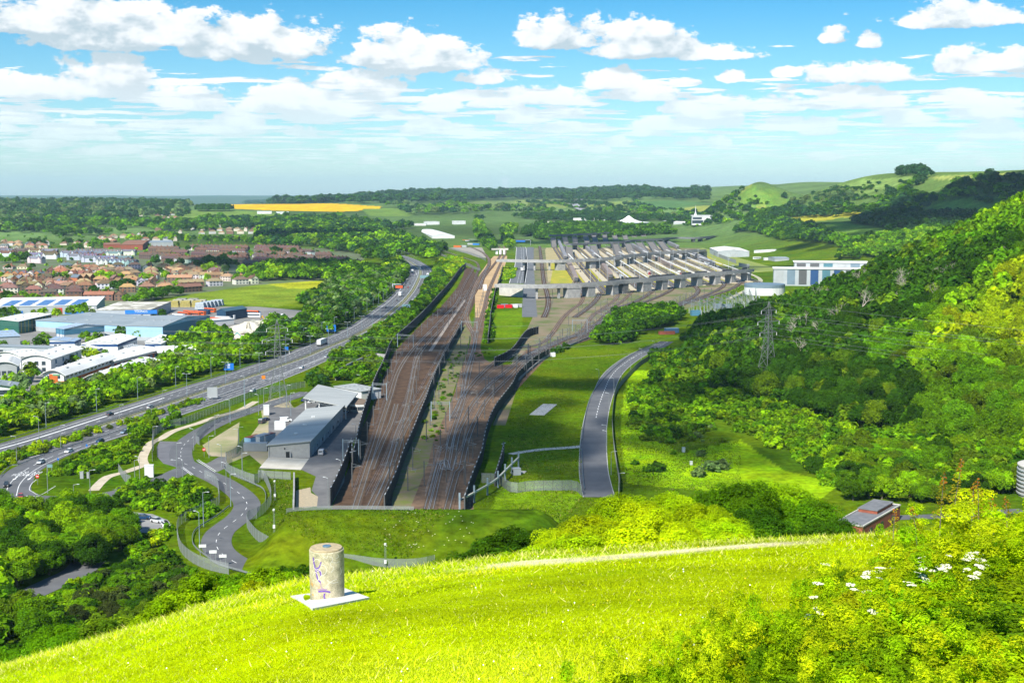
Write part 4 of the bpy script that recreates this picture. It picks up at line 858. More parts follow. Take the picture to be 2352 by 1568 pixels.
ground_sheet('track_margin', 'j1240,800 j1400,800 f1580,1500 f1740,1050 f1880,640 f1990,260 f1960,140 f1860,320 f1680,660 f1520,1050 f1280,1550', .012, mat('weedy_cess', (.17, .135, .085), (.12, .145, .025), .22, .95, detail=9, lo=.4, hi=.62), 'weedy gravel margin between the two groups of tracks')
ground_sheet('sidings_ground', 'b1480,570 b1700,520 b1980,580 b2060,640 b2130,760 b2050,760 b1700,640 b1500,590', .02, mat('siding_ground', (.24, .22, .19), (.34, .31, .25), .05, .95), 'grey yard of the maintenance sidings')
for s, lab in (('m1110,880 m1310,880 m1390,1050 m1380,1080 m1070,1080', 'first'), ('m1690,870 m1770,880 m1850,1010 m1740,1010', 'second'), ('m1620,880 m1660,880 m1720,960 m1660,950', 'third'), ('m1090,790 m1180,790 m1180,880 m1080,880', 'fourth'), ('n80,840 n200,830 n335,970 n250,985', 'fifth'), ('n470,815 n560,815 n590,850 n530,850', 'sixth'), ('n590,800 n640,820 n770,930 n740,950 n600,850', 'seventh'), ('n1010,810 n1110,850 n1240,910 n1190,920', 'eighth'), ('n1300,660 n1500,760 n1700,860 n1560,860 n1380,740', 'ninth')):
    ground_sheet('meadow_patch', s, .024, mat('flowering_weeds', (.42, .34, .02), (.20, .24, .02), .08, .95, detail=6), 'patch of yellow flowering weeds beside the %s platform' % lab)
tag(sheet('verge', GG('n1190,600 n1400,540 n1700,490 n2000,420 n2080,430 n2110,490 n2040,560 n2200,800 n2351,820 n2351,900 n1990,930 n1960,880 n1700,860 n1440,760 n1300,660'), .022, mat('mown_grass', (.17, .22, .035), (.24, .27, .05), .03, .95, detail=6)), 'mown grass bank beside the terminal', kind='structure')
TE = mat('estate_tarmac', (.16, .155, .145), (.24, .23, .21), .03, .9, detail=8)
ground_sheet('estate_ground', 'e-80,200 e0,160 e900,130 e1350,180 e1560,60 e2351,60 f600,110 f420,210 e2200,450 e1900,520 e1200,640 e600,830 e0,930 e-80,950', .03, TE, 'tarmac of the trading estate')
ground_sheet('estate_ground', 'e1990,300 e2351,240 f200,200 f450,280 f460,340 f300,340 f120,330 e2200,400 e2000,360', .034, mat('quarry_dust', (.52, .45, .34), (.40, .36, .29), .06, .95), 'pale dusty ground of the builders yard')
ground_sheet('coach_yard', 'e1540,150 e1900,100 e2351,95 f300,120 f380,160 f200,175 e1950,210 e1560,190', .036, TE, 'tarmac coach park')
ground_sheet('town_ground', 'a-60,1215 a1050,1195 a1640,1110 a2351,1010 b1100,930 b900,640 a2351,600 a1400,560 a-60,600', .003, mat('town_ground', (.075, .13, .02), (.13, .13, .09), .03, .95, detail=9), 'gardens, drives and streets of the housing estate')
# ------------------------------------------------------------------ railway tracks
RAILM = mat('rail_steel', (.38, .39, .40), (.27, .26, .25), .3, .4, .5, .3)
SLEEP = mat('sleeper_wood', (.075, .053, .038), (.12, .09, .065), .6, .95)
NT = [0]
def track(s, label, bal=DBAL, group='railway tracks fanning out from the tunnel portals', near=True, world=None, rw=.12, z=0.02, rail=RAILM, bw=1.9):
    p = world if world is not None else path(s, 4); p = resample(p, 3.0)
    if not near and world is None: bw, rw = 2.5, .26
    t = thing('railway_track', label, 'railway track', group=group); t.location = (0, 0, 0)
    NT[0] += 1; dz = NT[0] * .0013
    h = .16 + z
    ribbon('ballast_bed', p, -bw, bw, h + dz, bal, t)
    if near:
        m = MB(); q = resample(p, .72 if near is True else 1.4); n = nrm(q)
        for a, d in zip(q, n):
            if a[1] > 900: break
            m.bar((*(a - d * 1.3), h + .07 + dz), (*(a + d * 1.3), h + .07 + dz), .26, .1)
        if m.v: m.build('sleepers', SLEEP, t)
    for o in (-.75, .75):
        a = offs(p, o - rw / 2); b = offs(p, o + rw / 2); k = len(p); zt = h + .26 + dz
        V = np.concatenate([np.hstack([a, np.full((k, 1), zt)]), np.hstack([b, np.full((k, 1), zt)]), np.hstack([a, np.full((k, 1), h)]), np.hstack([b, np.full((k, 1), h)])])
        i = np.arange(k - 1); Fq = np.concatenate([np.stack([i + k, i + k + 1, i + 1, i], 1), np.stack([i, i + 1, i + 2 * k + 1, i + 2 * k], 1), np.stack([i + 3 * k, i + 3 * k + 1, i + k + 1, i + k], 1)])
        np_mesh('rail', V, Fq, rail, parent=t)
    return p
TRK = {}
TRK['A1'] = track('j890,830 f1020,1568 f1165,1100 f1240,870 f1295,690 f1370,550 f1480,410 f1600,290 f1750,130 f1850,20 b1900,1030 b1960,920 b1985,880 b1990,850 b1960,820 b1850,790 b1600,700 b1400,620 b1230,560', 'leftmost track leaving the left portal beside the tall black barrier', DBAL)
TRK['A2'] = track('j1010,830 f1200,1568 f1290,1250 f1365,1060 f1405,900 f1435,740 f1460,610 f1500,500 f1590,385 f1720,245 f1830,110 f1900,10 b1990,1000 b2030,900 b2045,850 b2020,800 b1940,770 b1700,690 b1450,610', 'second track from the left through the dark cutting', DBAL)
TRK['A3'] = track('j1060,830 f1235,1568 f1345,1240 f1450,1040 f1565,830 f1660,640 f1745,460 f1835,290 f1915,130 f1965,10 b2030,1040 b2080,960 b2130,890 b2180,830 b2230,760 b2250,700 b2200,610 b2120,530 b2060,470', 'third track from the left on rusty brown ballast', RUST)
TRK['A4'] = track('f1060,1560 f1150,1330 f1240,1130 f1290,960', 'short disused track between the first two lines', DBAL)
TRK['B1'] = track('j1555,830 j1690,350 f1730,1568 f1790,1280 f1865,1050 f1920,850 f1965,640 f2000,480 f2025,330 f2060,200 f2100,70 b2130,1080 b2180,960 b2220,870 b2260,780 b2290,700 b2250,620 b2170,540 b2100,480', 'left track out of the right portal running straight on', PBAL)
TRK['B2'] = track('j1590,830 j1720,330 f1785,1568 f1850,1250 f1910,1110 f2010,930 f2170,760 f2351,620 g120,520 g300,440 g500,360 g700,250 g900,160 m1750,1500 m2000,1400 m2150,1290 m2250,1180 m2290,1110 m2270,1050', 'track curving right from the portal to the front platforms', PBAL)
TRK['B3'] = track('j1740,830 j1850,430 f1880,1560 f1950,1270 f2040,1060 f2150,890 f2340,700 g130,560 g350,460 g600,360 m1650,1568 m1850,1420 m1980,1330 m2050,1230 m2050,1150 m1990,1090', 'track beside the right black barrier curving to the platforms', PBAL)
TRK['B4'] = track('f1800,1090 f1900,890 f1980,780 f2060,690 f2180,580 f2351,460 g60,440 g300,380 m1260,1568 m1400,1440 m1500,1370 m1540,1270 m1510,1190 m1450,1120', 'inner branch curving off behind the screened section', PBAL)
TRK['X1'] = track('f1895,900 f1920,700 f1970,540 f2010,400 f1990,300 f1945,220 f1930,140 f1955,50 b1990,1090 b2030,980 b2100,880 b2150,830', 'crossover that swings left between the two groups', PBAL)
TRK['F3'] = track('m1420,1568 m1560,1470 m1680,1370 m1760,1270 m1770,1190 m1720,1110', 'fan track looping up under the front bridge, third bay', DBAL, near=False)
TRK['F5'] = track('g100,525 g300,428 g500,347 g700,285 n0,1470 n250,1370 n430,1290 n560,1200 n590,1150 n540,1090', 'fan track looping up under the front bridge, sixth bay', DBAL, near=False)
TRK['F6'] = track('g120,545 g320,442 g520,353 g700,300 n0,1510 n250,1420 n480,1340 n700,1250 n840,1170 n850,1110 n790,1060', 'fan track looping up under the front bridge, seventh bay', DBAL, near=False)
TRK['F7'] = track('g60,690 g200,560 g340,470 g520,395 g700,330 n660,1500 n900,1390 n1080,1310 n1190,1240 n1220,1180 n1170,1120', 'fan track looping up under the front bridge, eighth bay', DBAL, near=False)
TRK['F8'] = track('g80,710 g215,575 g350,485 g530,412 g720,350 n700,1490 n1000,1370 n1250,1280 n1450,1200 n1570,1130 n1590,1080 n1540,1040', 'fan track looping up under the front bridge, ninth bay', DBAL, near=False)
TRK['F9'] = track('n760,1480 n1100,1350 n1400,1260 n1650,1180 n1780,1110 n1810,1050 n1760,1000 n1700,970', 'outermost fan track beside the concrete trough', DBAL, near=False)
TRK['G1'] = track('m980,1568 m1030,1450 m1045,1330 m1020,1200 m985,1080 m950,800 m915,500', 'straight siding beside the service road', DBAL, near=False)
TRK['L1'] = track('b2050,1050 b2100,900 b2140,820 b2130,760 b2060,700 b1900,640 b1700,590', 'siding curving into the maintenance yard', RUST, near=False)
PLX = []
for k in range(11):
    a = G(*pp('m%d,1090' % 1440)[0]); 
    y0 = 1235 + k * 17; x0 = 68 + k * 19.5
    PLX.append((x0, y0))
    for j, dx in enumerate((0, 5.2)):
        track('', 'terminal track %s of bay %s' % ('one' if j == 0 else 'two', 'ABCDEFGHIJK'[k]), DBAL, 'parallel tracks through the loading terminal', False, np.array([(x0 + dx, y0), (x0 + dx + 2, y0 + 500), (x0 + dx + 6, 2450)]), rw=.3)
cv = path('f1600,470 f1700,320 f1800,170 f1920,0', 3); m = MB()
cl = ribbon('gravel_strip', cv, -1.1, 1.1, .2, mat('white_gravel', (.30, .26, .22), (.22, .18, .15), .5, .95)); tag(cl, 'strip of pale new gravel between the dark tracks', kind='structure')

# ------------------------------------------------------------------ barriers and fences
PROTO_ME = {}
def many(parent, name, key, make, spots, mt):
    """spots (x, y, z, rot, length scale, height scale): up to 100 nearest are parts of their own, the rest one stuff part"""
    if key not in PROTO_ME:
        m = MB(); make(m); o = m.build(name, mt); PROTO_ME[key] = o.data; bpy.data.objects.remove(o)
    me = PROTO_ME[key]; spots = sorted(spots, key=lambda q: q[1])
    for q in spots[:100]:
        o = bpy.data.objects.new(name, me); COL.objects.link(o); o.parent = parent
        o.location = q[:3]; o.rotation_euler = (0, 0, q[3]); o.scale = (q[4], 1, q[5])
    if len(spots) > 100:
        m = MB()
        for q in spots[100:]:
            c_, s_ = cos(q[3]), sin(q[3])
            m.add([(q[0] + v.co.x * q[4] * c_ - v.co.y * s_, q[1] + v.co.x * q[4] * s_ + v.co.y * c_, q[2] + v.co.z * q[5]) for v in me.vertices], [tuple(p.vertices) for p in me.polygons])
        o = m.build(name, mt, parent); o['kind'] = 'stuff'
def strip_wall(name, p, z0, z1, wd, mt, parent):
    m = MB(); n = nrm(p) * wd / 2; zz = H(p[:, 0], p[:, 1]) if z0 is None else np.full(len(p), 0.)
    a = 0 if z0 is None else z0; V = []; F_ = []
    for i in range(len(p)):
        for sgn in (-1, 1):
            for z in (a, z1): V.append((*(p[i] + sgn * n[i]), zz[i] + z))
    for i in range(len(p) - 1):
        b = 4 * i; F_ += [(b, b + 1, b + 5, b + 4), (b + 2, b + 6, b + 7, b + 3), (b + 1, b + 3, b + 7, b + 5)]
    e = 4 * (len(p) - 1); F_ += [(0, 2, 3, 1), (e, e + 1, e + 3, e + 2)]
    m.add(V, F_); return m.build(name, mt, parent)
ALLOY = mat('bare_alloy', (.55, .58, .6), None, 1, .4, .4, .3)
def barrier(s, h, label, name='noise_barrier', pm=BLACK, post=4.0, postm=DSTEEL, out=.35, cap=True, group='tall black barriers beside the tracks'):
    p = resample(path(s, 3), post); t = thing(name, label, 'barrier', group=group)
    strip_wall('panel', p, 0, h, .14, pm, t); d = np.gradient(p, axis=0); a = np.arctan2(d[:, 1], d[:, 0])
    many(t, 'post', 'bpost', lambda m: m.box(0, 0, 0, .38, .42, 1), [(*p[i], 0, a[i], 1, h + .4) for i in range(len(p))], postm)
    if cap: many(t, 'coping', 'bcope', lambda m: m.box(0, 0, 0, 1, .24, .16), [(*((p[i] + p[i + 1]) / 2), h, a[i], post * .8, 1) for i in range(0, len(p) - 1, 2)], ALLOY)
barrier('j685,740 j760,580 j830,400 j880,250 f890,1540 f960,1230 f1000,1080 f1050,930 f1110,770 f1150,690 f1190,590 f1240,460 f1300,390 f1420,280 f1560,140 f1680,0 b1780,1030 b1880,890 b1925,850', 5.4, 'long tall black barrier along the left side of the cutting')
barrier('j1180,780 j1280,560 f1350,1500 f1440,1290 f1500,1130 f1560,980 f1620,800 f1690,640 f1760,500 f1830,370 f1890,250', 4.4, 'black barrier down the middle of the tracks')
barrier('j1915,790 j1990,560 j2070,350 f2080,1460 f2120,1260 f2200,1060 f2351,850 g60,740 g200,600 g335,520', 4.6, 'black barrier curving along the right side of the right hand tracks')
barrier('f2190,610 f2351,520 g130,350 g240,310', 5.0, 'short black barrier inside the fork of the right hand lines', post=4)
barrier('j2195,560 j2250,380 j2275,260 f2265,1500', 4.0, 'detached black screen on the grass slope', post=3)
barrier('f2130,400 f2150,230 m225,1568 m270,1330 m300,1200 m360,1040 m400,870', 4.5, 'black barrier edging the meadow right of the tracks', post=5)
cu = path('g0,790 g130,680 g260,570 g340,520 g500,440 g700,355', 3)
o = strip_wall('retaining_wall', resample(cu, 4), 0, 1.4, .35, CONC, None); tag(o, 'low concrete retaining wall edging the grass slope', 'wall')
WIRE = bpy.data.materials.new('fence_mesh'); WIRE.use_nodes = True
_b = WIRE.node_tree.nodes['Principled BSDF']; _b.inputs['Base Color'].default_value = (.26, .28, .29, 1); _b.inputs['Alpha'].default_value = .5; _b.inputs['Roughness'].default_value = .6
def fence(s, h, label, post=3.0, pt=.09, pm=STEEL, panel=WIRE, solid=None, group='wire security fences', terrain=False, z=0):
    p = resample(catmull(TT(s), 2) if terrain else path(s, 2, z), post); t = thing('security_fence', label, 'fence', group=group)
    zz = H(p[:, 0], p[:, 1]) if terrain else np.zeros(len(p)); zz = zz + z; n = len(p)
    many(t, 'post', 'fpost%s%s' % (pt, pm.name), lambda m: m.box(0, 0, 0, pt, pt, 1), [(x, y, g - .3, 0, 1, h + .35) for (x, y), g in zip(p, zz)], pm)
    r = MB(); V = [(*p[i], zz[i] + h + k) for i in range(n) for k in (-pt * .3, pt * .3)]; r.add(V, [(2 * i, 2 * i + 2, 2 * i + 3, 2 * i + 1) for i in range(n - 1)]); r.build('rail', pm, t)
    V = np.concatenate([np.column_stack([p, zz + .05]), np.column_stack([p, zz + h])]); i = np.arange(n - 1)
    np_mesh('mesh_panel', V, np.stack([i, i + 1, n + i + 1, n + i], 1), panel, parent=t)
fence('o270,1190 o150,1330 o20,1400 i2080,330 i2090,430 i2200,490 i2351,540 j60,490 j120,600 j140,700 j100,780 j0,860 i2290,870 i2270,940 i2351,1050 j90,1110 j200,1170 j350,1225 j500,1260 j700,1280 j900,1300 j1100,1330 j1300,1340 j1520,1330 j1640,1300', 3.2, 'long mesh fence winding beside the access road to the mound', 2.8)
fence('i1880,490 i1980,540 i2010,640 i2005,740 i1900,790 i1790,840 i1680,900 i1630,960 i1640,1100 i1680,1190 i1780,1270 i1920,1330 i2100,1370', 3.0, 'curved mesh fence between the bushes and the winding road')
fence('f450,800 e2351,880 e2200,940 e2000,1020 e1850,1080 e1700,1140 e1560,1170 e1430,1240 e1400,1330 e1400,1480', 3.0, 'mesh fence along the dirt track by the slip road')
fence('e2300,1050 e2100,1090 e1960,1140 e1850,1230 e1800,1300 e1830,1330', 3.0, 'mesh fence inside the bend of the access road')
fence('k-280,530 k-130,540 k0,620 k160,605 k320,600 k470,600 k580,600 k640,650', 3.4, 'mesh fence crossing the lower green slope', pm=DSTEEL)
fence('k980,700 k990,560 k970,440 k935,200 k920,0 g920,1150 g930,1000 g960,850 g1060,720 g1180,600 g1300,530 g1340,480', 2.6, 'tall timber and mesh fence beside the curved road', 2.5, panel=mat('weathered_fence', (.20, .19, .15), (.28, .26, .20), 1, .9))
fence('j20,480 j160,490 j320,500', 2.6, 'mesh fence on the bank by the concrete ramp', pm=DSTEEL)
fence('j280,800 j400,785 j620,775 j830,772 j1200,776 j1450,780', 1.1, 'low railing along the top edge of the portal mound', 2.5, .06, z=8.2)
fence('i1090,430 i1150,520 i1200,545', 3.0, 'short mesh fence with gate by the link road')
fence('b1360,640 b1700,740 b2000,860 b2060,880', 3.2, 'dark fence line along the far sidings', 6, .2, pm=DSTEEL, group='dark fence lines by the sidings')
fence('b1350,560 b1700,660 b2000,740 b2110,790', 3.2, 'second dark fence line across the far sidings', 6, .2, pm=DSTEEL, group='dark fence lines by the sidings')
fence('n1440,680 n1600,740 n1760,800', 5, 'tall grey screen fence right of the platforms', 6, .3, panel=mat('grey_screen', (.20, .22, .22), (.25, .26, .26), 1, .8), group='screen fences by the terminal')
fence('n1800,840 n1950,870', 5, 'tall grey screen fence at the end of the front bridge', 6, .3, panel=mat('grey_screen', (.2,) * 3), group='screen fences by the terminal')
def guard(s, label, h=.75, off=None, world=None, wd=.3):
    p = world if world is not None else path(s, 2); p = resample(p, 3); t = thing('crash_barrier', label, 'crash barrier', group='steel crash barriers'); 
    strip_wall('rail', p, h - .15 - wd / 2, h - .15 + wd / 2, .09, STEEL, t)
    many(t, 'post', 'gpost', lambda m: m.box(0, 0, 0, .12, .12, 1), [(a[0], a[1], 0, 0, 1, h) for a in p[::2]], DSTEEL)
guard('', 'motorway central barrier, far side', world=offs(RES, -1.1)); guard('', 'motorway central barrier, near side', world=offs(RES, 1.1))
guard('', 'crash barrier along the outer edge of the far carriageway', world=offs(RES, -18))
guard('', 'crash barrier on the left side of the slip road', world=offs(SLIP[40:], 7.2) if False else path('e2351,765 e1900,930 e1500,1060 e1250,1150 e950,1255 e600,1365 e380,1440 e150,1530 i100,380 i0,480', 2))
guard('k665,600 k650,450 k640,230', 'pale crash barrier beside the lower end of the curved road', wd=.45)
guard('g642,1290 g660,1140 g690,990 g740,860 g830,740 g950,620 g1100,510 g1250,430 g1390,385', 'long pale crash barrier beside the upper curved road', wd=.45)
guard('i2050,375 i2080,430 i2200,490 i2351,560 j60,590 j90,650 j85,720', 'curved pale crash barrier above the winding road', wd=.45)
guard('i2105,755 i2000,840 i1870,920 i1790,980 i1765,1060 i1790,1130 i1900,1220 i2000,1290 i2200,1350 i2351,1395', 'curved pale crash barrier around the lower bend', wd=.45)

# ------------------------------------------------------------------ catenary masts, lamps
def mast_proto():
    t = thing('catenary_mast', 'x', 'catenary mast'); m = MB(); m.box(0, 0, 0, .34, .34, 8.2); m.build('pole', DSTEEL, t)
    m = MB(); m.tube([(0, 0, 6.6), (2.9, 0, 7.0)], .05, 4); m.tube([(0, 0, 7.8), (2.9, 0, 7.0)], .045, 4); m.tube([(2.2, 0, 6.9), (2.6, 0, 6.0)], .04, 4); m.build('cantilever_arm', STEEL, t)
    return t
def copies(proto, spots, group, labelf, scales=None):
    out = []
    for i, (x, y, r) in enumerate(spots):
        o = proto if i == 0 else dup(proto, (x, y, 0)); o.location = (x, y, h1(x, y)); o.rotation_euler = (0, 0, r); o['group'] = group; o['label'] = labelf(i)
        if scales: o.scale = (1, 1, scales[i] if isinstance(scales, list) else scales)
        out.append(o)
    return out
MP = mast_proto(); spots = []; names = []
for key, off, step, lab in (('A1', -3.2, 38, 'beside the leftmost track'), ('A2', 3.0, 40, 'between the second and third tracks'), ('A3', 3.2, 42, 'beside the rusty third track'), ('B1', -3.0, 40, 'beside the straight right portal track'), ('B3', 3.4, 42, 'along the right curving track'), ('B2', 3.0, 44, 'along the curving platform track'), ('F6', 3, 26, 'in the platform fan'), ('F8', 3, 26, 'on the outer fan'), ('F9', 3, 26, 'beside the outermost fan track'), ('F5', 3, 28, 'in the middle fan'), ('F7', 3, 28, 'in the outer middle fan'), ('F3', 3, 22, 'in the inner fan'), ('G1', 4, 60, 'beside the service road')):
    p = resample(TRK[key], step); n = nrm(p)
    for i, a in enumerate(p):
        if a[1] < 395 or a[1] > 1900: continue
        q = a + n[i] * off; spots.append((q[0], q[1], atan2(-n[i][1] * off, -n[i][0] * off))); names.append(lab)
for s in ('f1565,1300', 'f1600,1150', 'f1640,1000', 'f1680,900', 'f1765,770', 'f1950,1500', 'f1925,1700', 'f1440,1560', 'f1395,1750', 'f2110,850', 'f2190,880', 'f2050,700', 'f1810,690', 'f1600,800', 'f1730,560', 'f1880,440', 'g520,240', 'g690,290', 'g820,170', 'g1190,90'):
    x, y, z = G(*pp(s)[0]); spots.append((x, y, 0)); names.append('steel mast standing in the weeds between the lines')
_o = sorted(range(len(spots)), key=lambda i: spots[i][1])[:238]; spots = [spots[i] for i in _o]; names = [names[i] for i in _o]
copies(MP, spots, 'overhead line masts along the railway', lambda i: 'dark overhead line mast %s' % names[i] if 'mast' not in names[i] else names[i])
sp2 = []
for k, (x0, y0) in enumerate(PLX):
    for j in range(5):
        sp2.append((x0 - 3 + (j * .6), y0 + 25 + j * 95, pi if j % 2 else 0))
copies(MP2 := mast_proto(), sp2, 'overhead line masts between the loading platforms', lambda i: 'dark overhead line mast between the loading platforms', 1.15)
def lamp_proto(h=10, arms=1, mt=STEEL, head=.9):
    t = thing('street_lamp', 'x', 'street lamp'); m = MB(); m.tube([(0, 0, 0), (0, 0, h * .5), (0, 0, h)], [.13, .1, .07], 6); m.build('pole', mt, t)
    for a in range(arms):
        s = 1 if a == 0 else -1; m = MB(); m.tube([(0, 0, h - .1), (s * 1.1, 0, h + .15)], .05, 5); m.box(s * 1.5, 0, h + .08, head, .34, .14); m.build('lamp_head', mat('lamp_grey', (.5, .52, .53), None, 1, .5), t)
    return t
n = nrm(RES); c = cum(RES); sp = []; lb = []
for t in np.arange(25, c[-1], 38):
    i = int(np.searchsorted(c, t))
    if RES[i][1] < 470: continue
    sp.append((*(RES[i] + n[i] * -18.5), atan2(-n[i][1], -n[i][0]) + pi)); lb.append('tall motorway lamp on the far verge')
for t in np.arange(150, c[-1], 42):
    i = int(np.searchsorted(c, t)); sp.append((*RES[i], atan2(n[i][1], n[i][0]))); lb.append('tall motorway lamp in the median')
copies(lamp_proto(11, 2, BSTEEL, 1.1), [s for s, l in zip(sp, lb) if 'median' in l], 'double headed lamps in the motorway median', lambda i: 'double headed grey lamp in the motorway median')
copies(lamp_proto(10.5, 1, BSTEEL), [s for s, l in zip(sp, lb) if 'far' in l], 'lamps along the far verge of the motorway', lambda i: 'single headed lamp on the far verge of the motorway')
LS = [('i360,130', 9), ('i560,220', 9), ('i155,330', 9), ('i440,625', 11), ('i830,640', 8), ('i680,720', 6), ('i1285,540', 9), ('i1240,540', 8), ('i1625,510', 7), ('i1680,500', 7), ('i1625,370', 8), ('i1780,230', 8), ('i1920,300', 8), ('i1975,90', 8), ('e1410,1380', 9), ('e1395,1170', 8), ('e1870,960', 7), ('e2245,980', 12), ('e1495,950', 6), ('e1100,1090', 6), ('i2035,390', 8), ('i2195,180', 6), ('i2225,500', 9), ('i2080,600', 9), ('i2120,745', 10), ('i1870,930', 10), ('i1835,1130', 10),
      ('j665,750', 9), ('j778,480', 6), ('j845,300', 6), ('f918,1280', 6), ('f955,780', 5), ('o2050,560', 6), ('o940,760', 10), ('o880,640', 10), ('o555,650', 9), ('o480,750', 9), ('o785,560', 12), ('o285,640', 14), ('o75,870', 10), ('o195,1220', 8), ('o250,1568', 9),
      ('k910,455', 8), ('k870,250', 8), ('k865,190', 8), ('g890,1020', 8), ('g935,870', 8), ('g1005,745', 8), ('g1090,650', 7), ('g1190,560', 7), ('g1310,470', 6), ('g798,745', 6), ('k980,640', 7)]
def lamp_word(i): return 'the slip road' if i < 4 else 'the roundabout' if i < 6 else 'the access road bends' if i < 27 else 'the customs compound' if i < 42 else 'the curved road'
lp = {}
for i, (s, h) in enumerate(LS):
    x, y, z = G(*pp(s)[0]); r = rnd.choice((0, pi, 2.6))
    if h not in lp: lp[h] = o = lamp_proto(h, 1, BSTEEL if i > 8 else STEEL, .7)
    else: o = dup(lp[h], (x, y, 0))
    o.location = (x, y, h1(x, y)); o.rotation_euler = (0, 0, r); o['group'] = 'lamp posts and camera poles of the compound and side roads'
    o['label'] = '%s grey lamp post standing by %s' % ('tall' if h >= 10 else 'slim' if h >= 8 else 'short', lamp_word(i))
# ------------------------------------------------------------------ buildings
def frame3(A, B, C):
    """near corner B, left corner A, right corner C on the ground -> origin, unit vectors and lengths, squared up along the longer side"""
    A, B, C = (np.array(p[:2], float) for p in (A, B, C)); e1 = A - B; e2 = C - B
    if np.linalg.norm(e2) >= np.linalg.norm(e1): b = e2 / np.linalg.norm(e2); L2 = np.linalg.norm(e2); a = e1 - b * (e1 @ b); L1 = np.linalg.norm(a); a /= L1
    else: a = e1 / np.linalg.norm(e1); L1 = np.linalg.norm(e1); b = e2 - a * (e2 @ a); L2 = np.linalg.norm(b); b /= L2
    return B, a, L1, b, L2
def profile_shell(parent, O, a, La, b, Lb, prof, z0, wallm, roofm, oh=.5, th=.25, z=0):
    """walls + roof with the roof profile [(t, height)] across a, extruded along b"""
    P = lambda s, t, h: (*(O + a * s + b * t), z + h)
    m = MB(); n = len(prof)
    m.add([P(0, 0, 0), P(0, Lb, 0), P(0, Lb, prof[0][1]), P(0, 0, prof[0][1])], [(0, 1, 2, 3), (3, 2, 1, 0)][:1])
    m.add([P(La, 0, 0), P(La, Lb, 0), P(La, Lb, prof[-1][1]), P(La, 0, prof[-1][1])], [(3, 2, 1, 0)])
    for t in (0, Lb):
        pts = [P(0, t, 0)] + [P(q[0] * La, t, q[1]) for q in prof] + [P(La, t, 0)]; m.poly(pts)
    wl = m.build('wall', wallm, parent)
    r = MB(); ext = []
    for i, (q, h) in enumerate(prof):
        s = q * La + (-oh if i == 0 else oh if i == n - 1 else 0)
        dh = 0
        if i == 0: dh = -(prof[1][1] - h) / max(1e-6, (prof[1][0] - q) * La) * oh
        if i == n - 1: dh = -(prof[-2][1] - h) / max(1e-6, (q - prof[-2][0]) * La) * oh
        ext.append((s, h + dh + .04))
    V = []
    for t in (-oh, Lb + oh):
        for s, h in ext: V.append(P(s, t, h + th))
        for s, h in ext: V.append(P(s, t, h))
    F_ = []
    for i in range(n - 1):
        F_.append((i, i + 1, 2 * n + i + 1, 2 * n + i)); F_.append((n + i, 3 * n + i, 3 * n + i + 1, n + i + 1))
        F_.append((i, n + i, n + i + 1, i + 1)); F_.append((2 * n + i, 2 * n + i + 1, 3 * n + i + 1, 3 * n + i))
    F_ += [(0, 2 * n, 3 * n, n), (n - 1, 2 * n - 1, 4 * n - 1, 3 * n - 1)]
    r.add(V, F_); rf = r.build('roof', roofm, parent); return wl, rf
def prof(kind, h, rise):
    if kind == 'flat': return [(0, h), (1, h)]
    if kind == 'gable': return [(0, h), (.5, h + rise), (1, h)]
    if kind == 'mono': return [(0, h), (1, h + rise)]
    if kind == 'mono-': return [(0, h + rise), (1, h)]
    return [(t, h + rise * (1 - (2 * t - 1) ** 2)) for t in np.linspace(0, 1, 9)]
def face_row(parent, name, mt, O, d, L, nrm_, z0, hgt, n, wd, m0=1.2, z=0, sep=True, max_=40, proud=.06):
    """n window/door boxes along a face"""
    step = (L - 2 * m0) / n
    key = ('fr', name, mt.name, round(wd, 1), round(hgt, 1)); rot = atan2(d[1], d[0])
    if key not in PROTO_ME:
        m = MB(); m.box(0, 0, 0, wd, .16, hgt); o = m.build(name, mt); PROTO_ME[key] = o.data; bpy.data.objects.remove(o)
    for i in range(n):
        c = O + d * (m0 + step * (i + .5)) + nrm_ * proud
        o = bpy.data.objects.new(name, PROTO_ME[key]); COL.objects.link(o); o.parent = parent; o.location = (*c, z + z0); o.rotation_euler = (0, 0, rot)
def band(parent, name, mt, O, a, La, b, Lb, z0, z1, sides='AC', proud=.05):
    m = MB(); 
    if 'A' in sides:
        n = -b; p = O + n * proud; q = p + a * La; m.bar((*(p - a * proud), (z0 + z1) / 2), (*q, (z0 + z1) / 2), .08, z1 - z0)
    if 'C' in sides:
        n = -a; p = O + n * proud; q = p + b * Lb; m.bar((*p, (z0 + z1) / 2), (*q, (z0 + z1) / 2), .08, z1 - z0)
    return m.build(name, mt, parent)
def shed(name, label, cat, s, h, kind='gable', rise=1.5, along='b', wallm=None, roofm=None, group=None, swap=False, world=None, oh=.4):
    A, B, C = world if world else GG(s)
    O, a, La, b, Lb = frame3(A, B, C); t = thing(name, label, cat, group=group)
    t.location = (*O, 0)
    Z = np.zeros(2)
    if along == 'b': profile_shell(t, Z, a, La, b, Lb, prof(kind, h, rise), 0, wallm, roofm, oh)
    else: profile_shell(t, Z, b, Lb, a, La, prof(kind, h, rise), 0, wallm, roofm, oh)
    if name in ('warehouse', 'retail_store', 'office_building', 'office_unit', 'depot') and kind != 'flat':
        u, Lu, v, Lv = (a, La, b, Lb) if along == 'b' else (b, Lb, a, La); pr = prof(kind, h, rise)
        for f in (.27, .73):
            for g_ in (.16, .38, .61, .84):
                zc = float(np.interp(f, [q[0] for q in pr], [q[1] for q in pr])); m = MB(); m.box(*(Z + u * Lu * f + v * Lv * g_), zc + .2, 2.4 if Lv > 40 else 1.2, 1.1, .35, atan2(v[1], v[0])); m.build('rooflight', GREYC, t)
    return t, Z, a, La, b, Lb
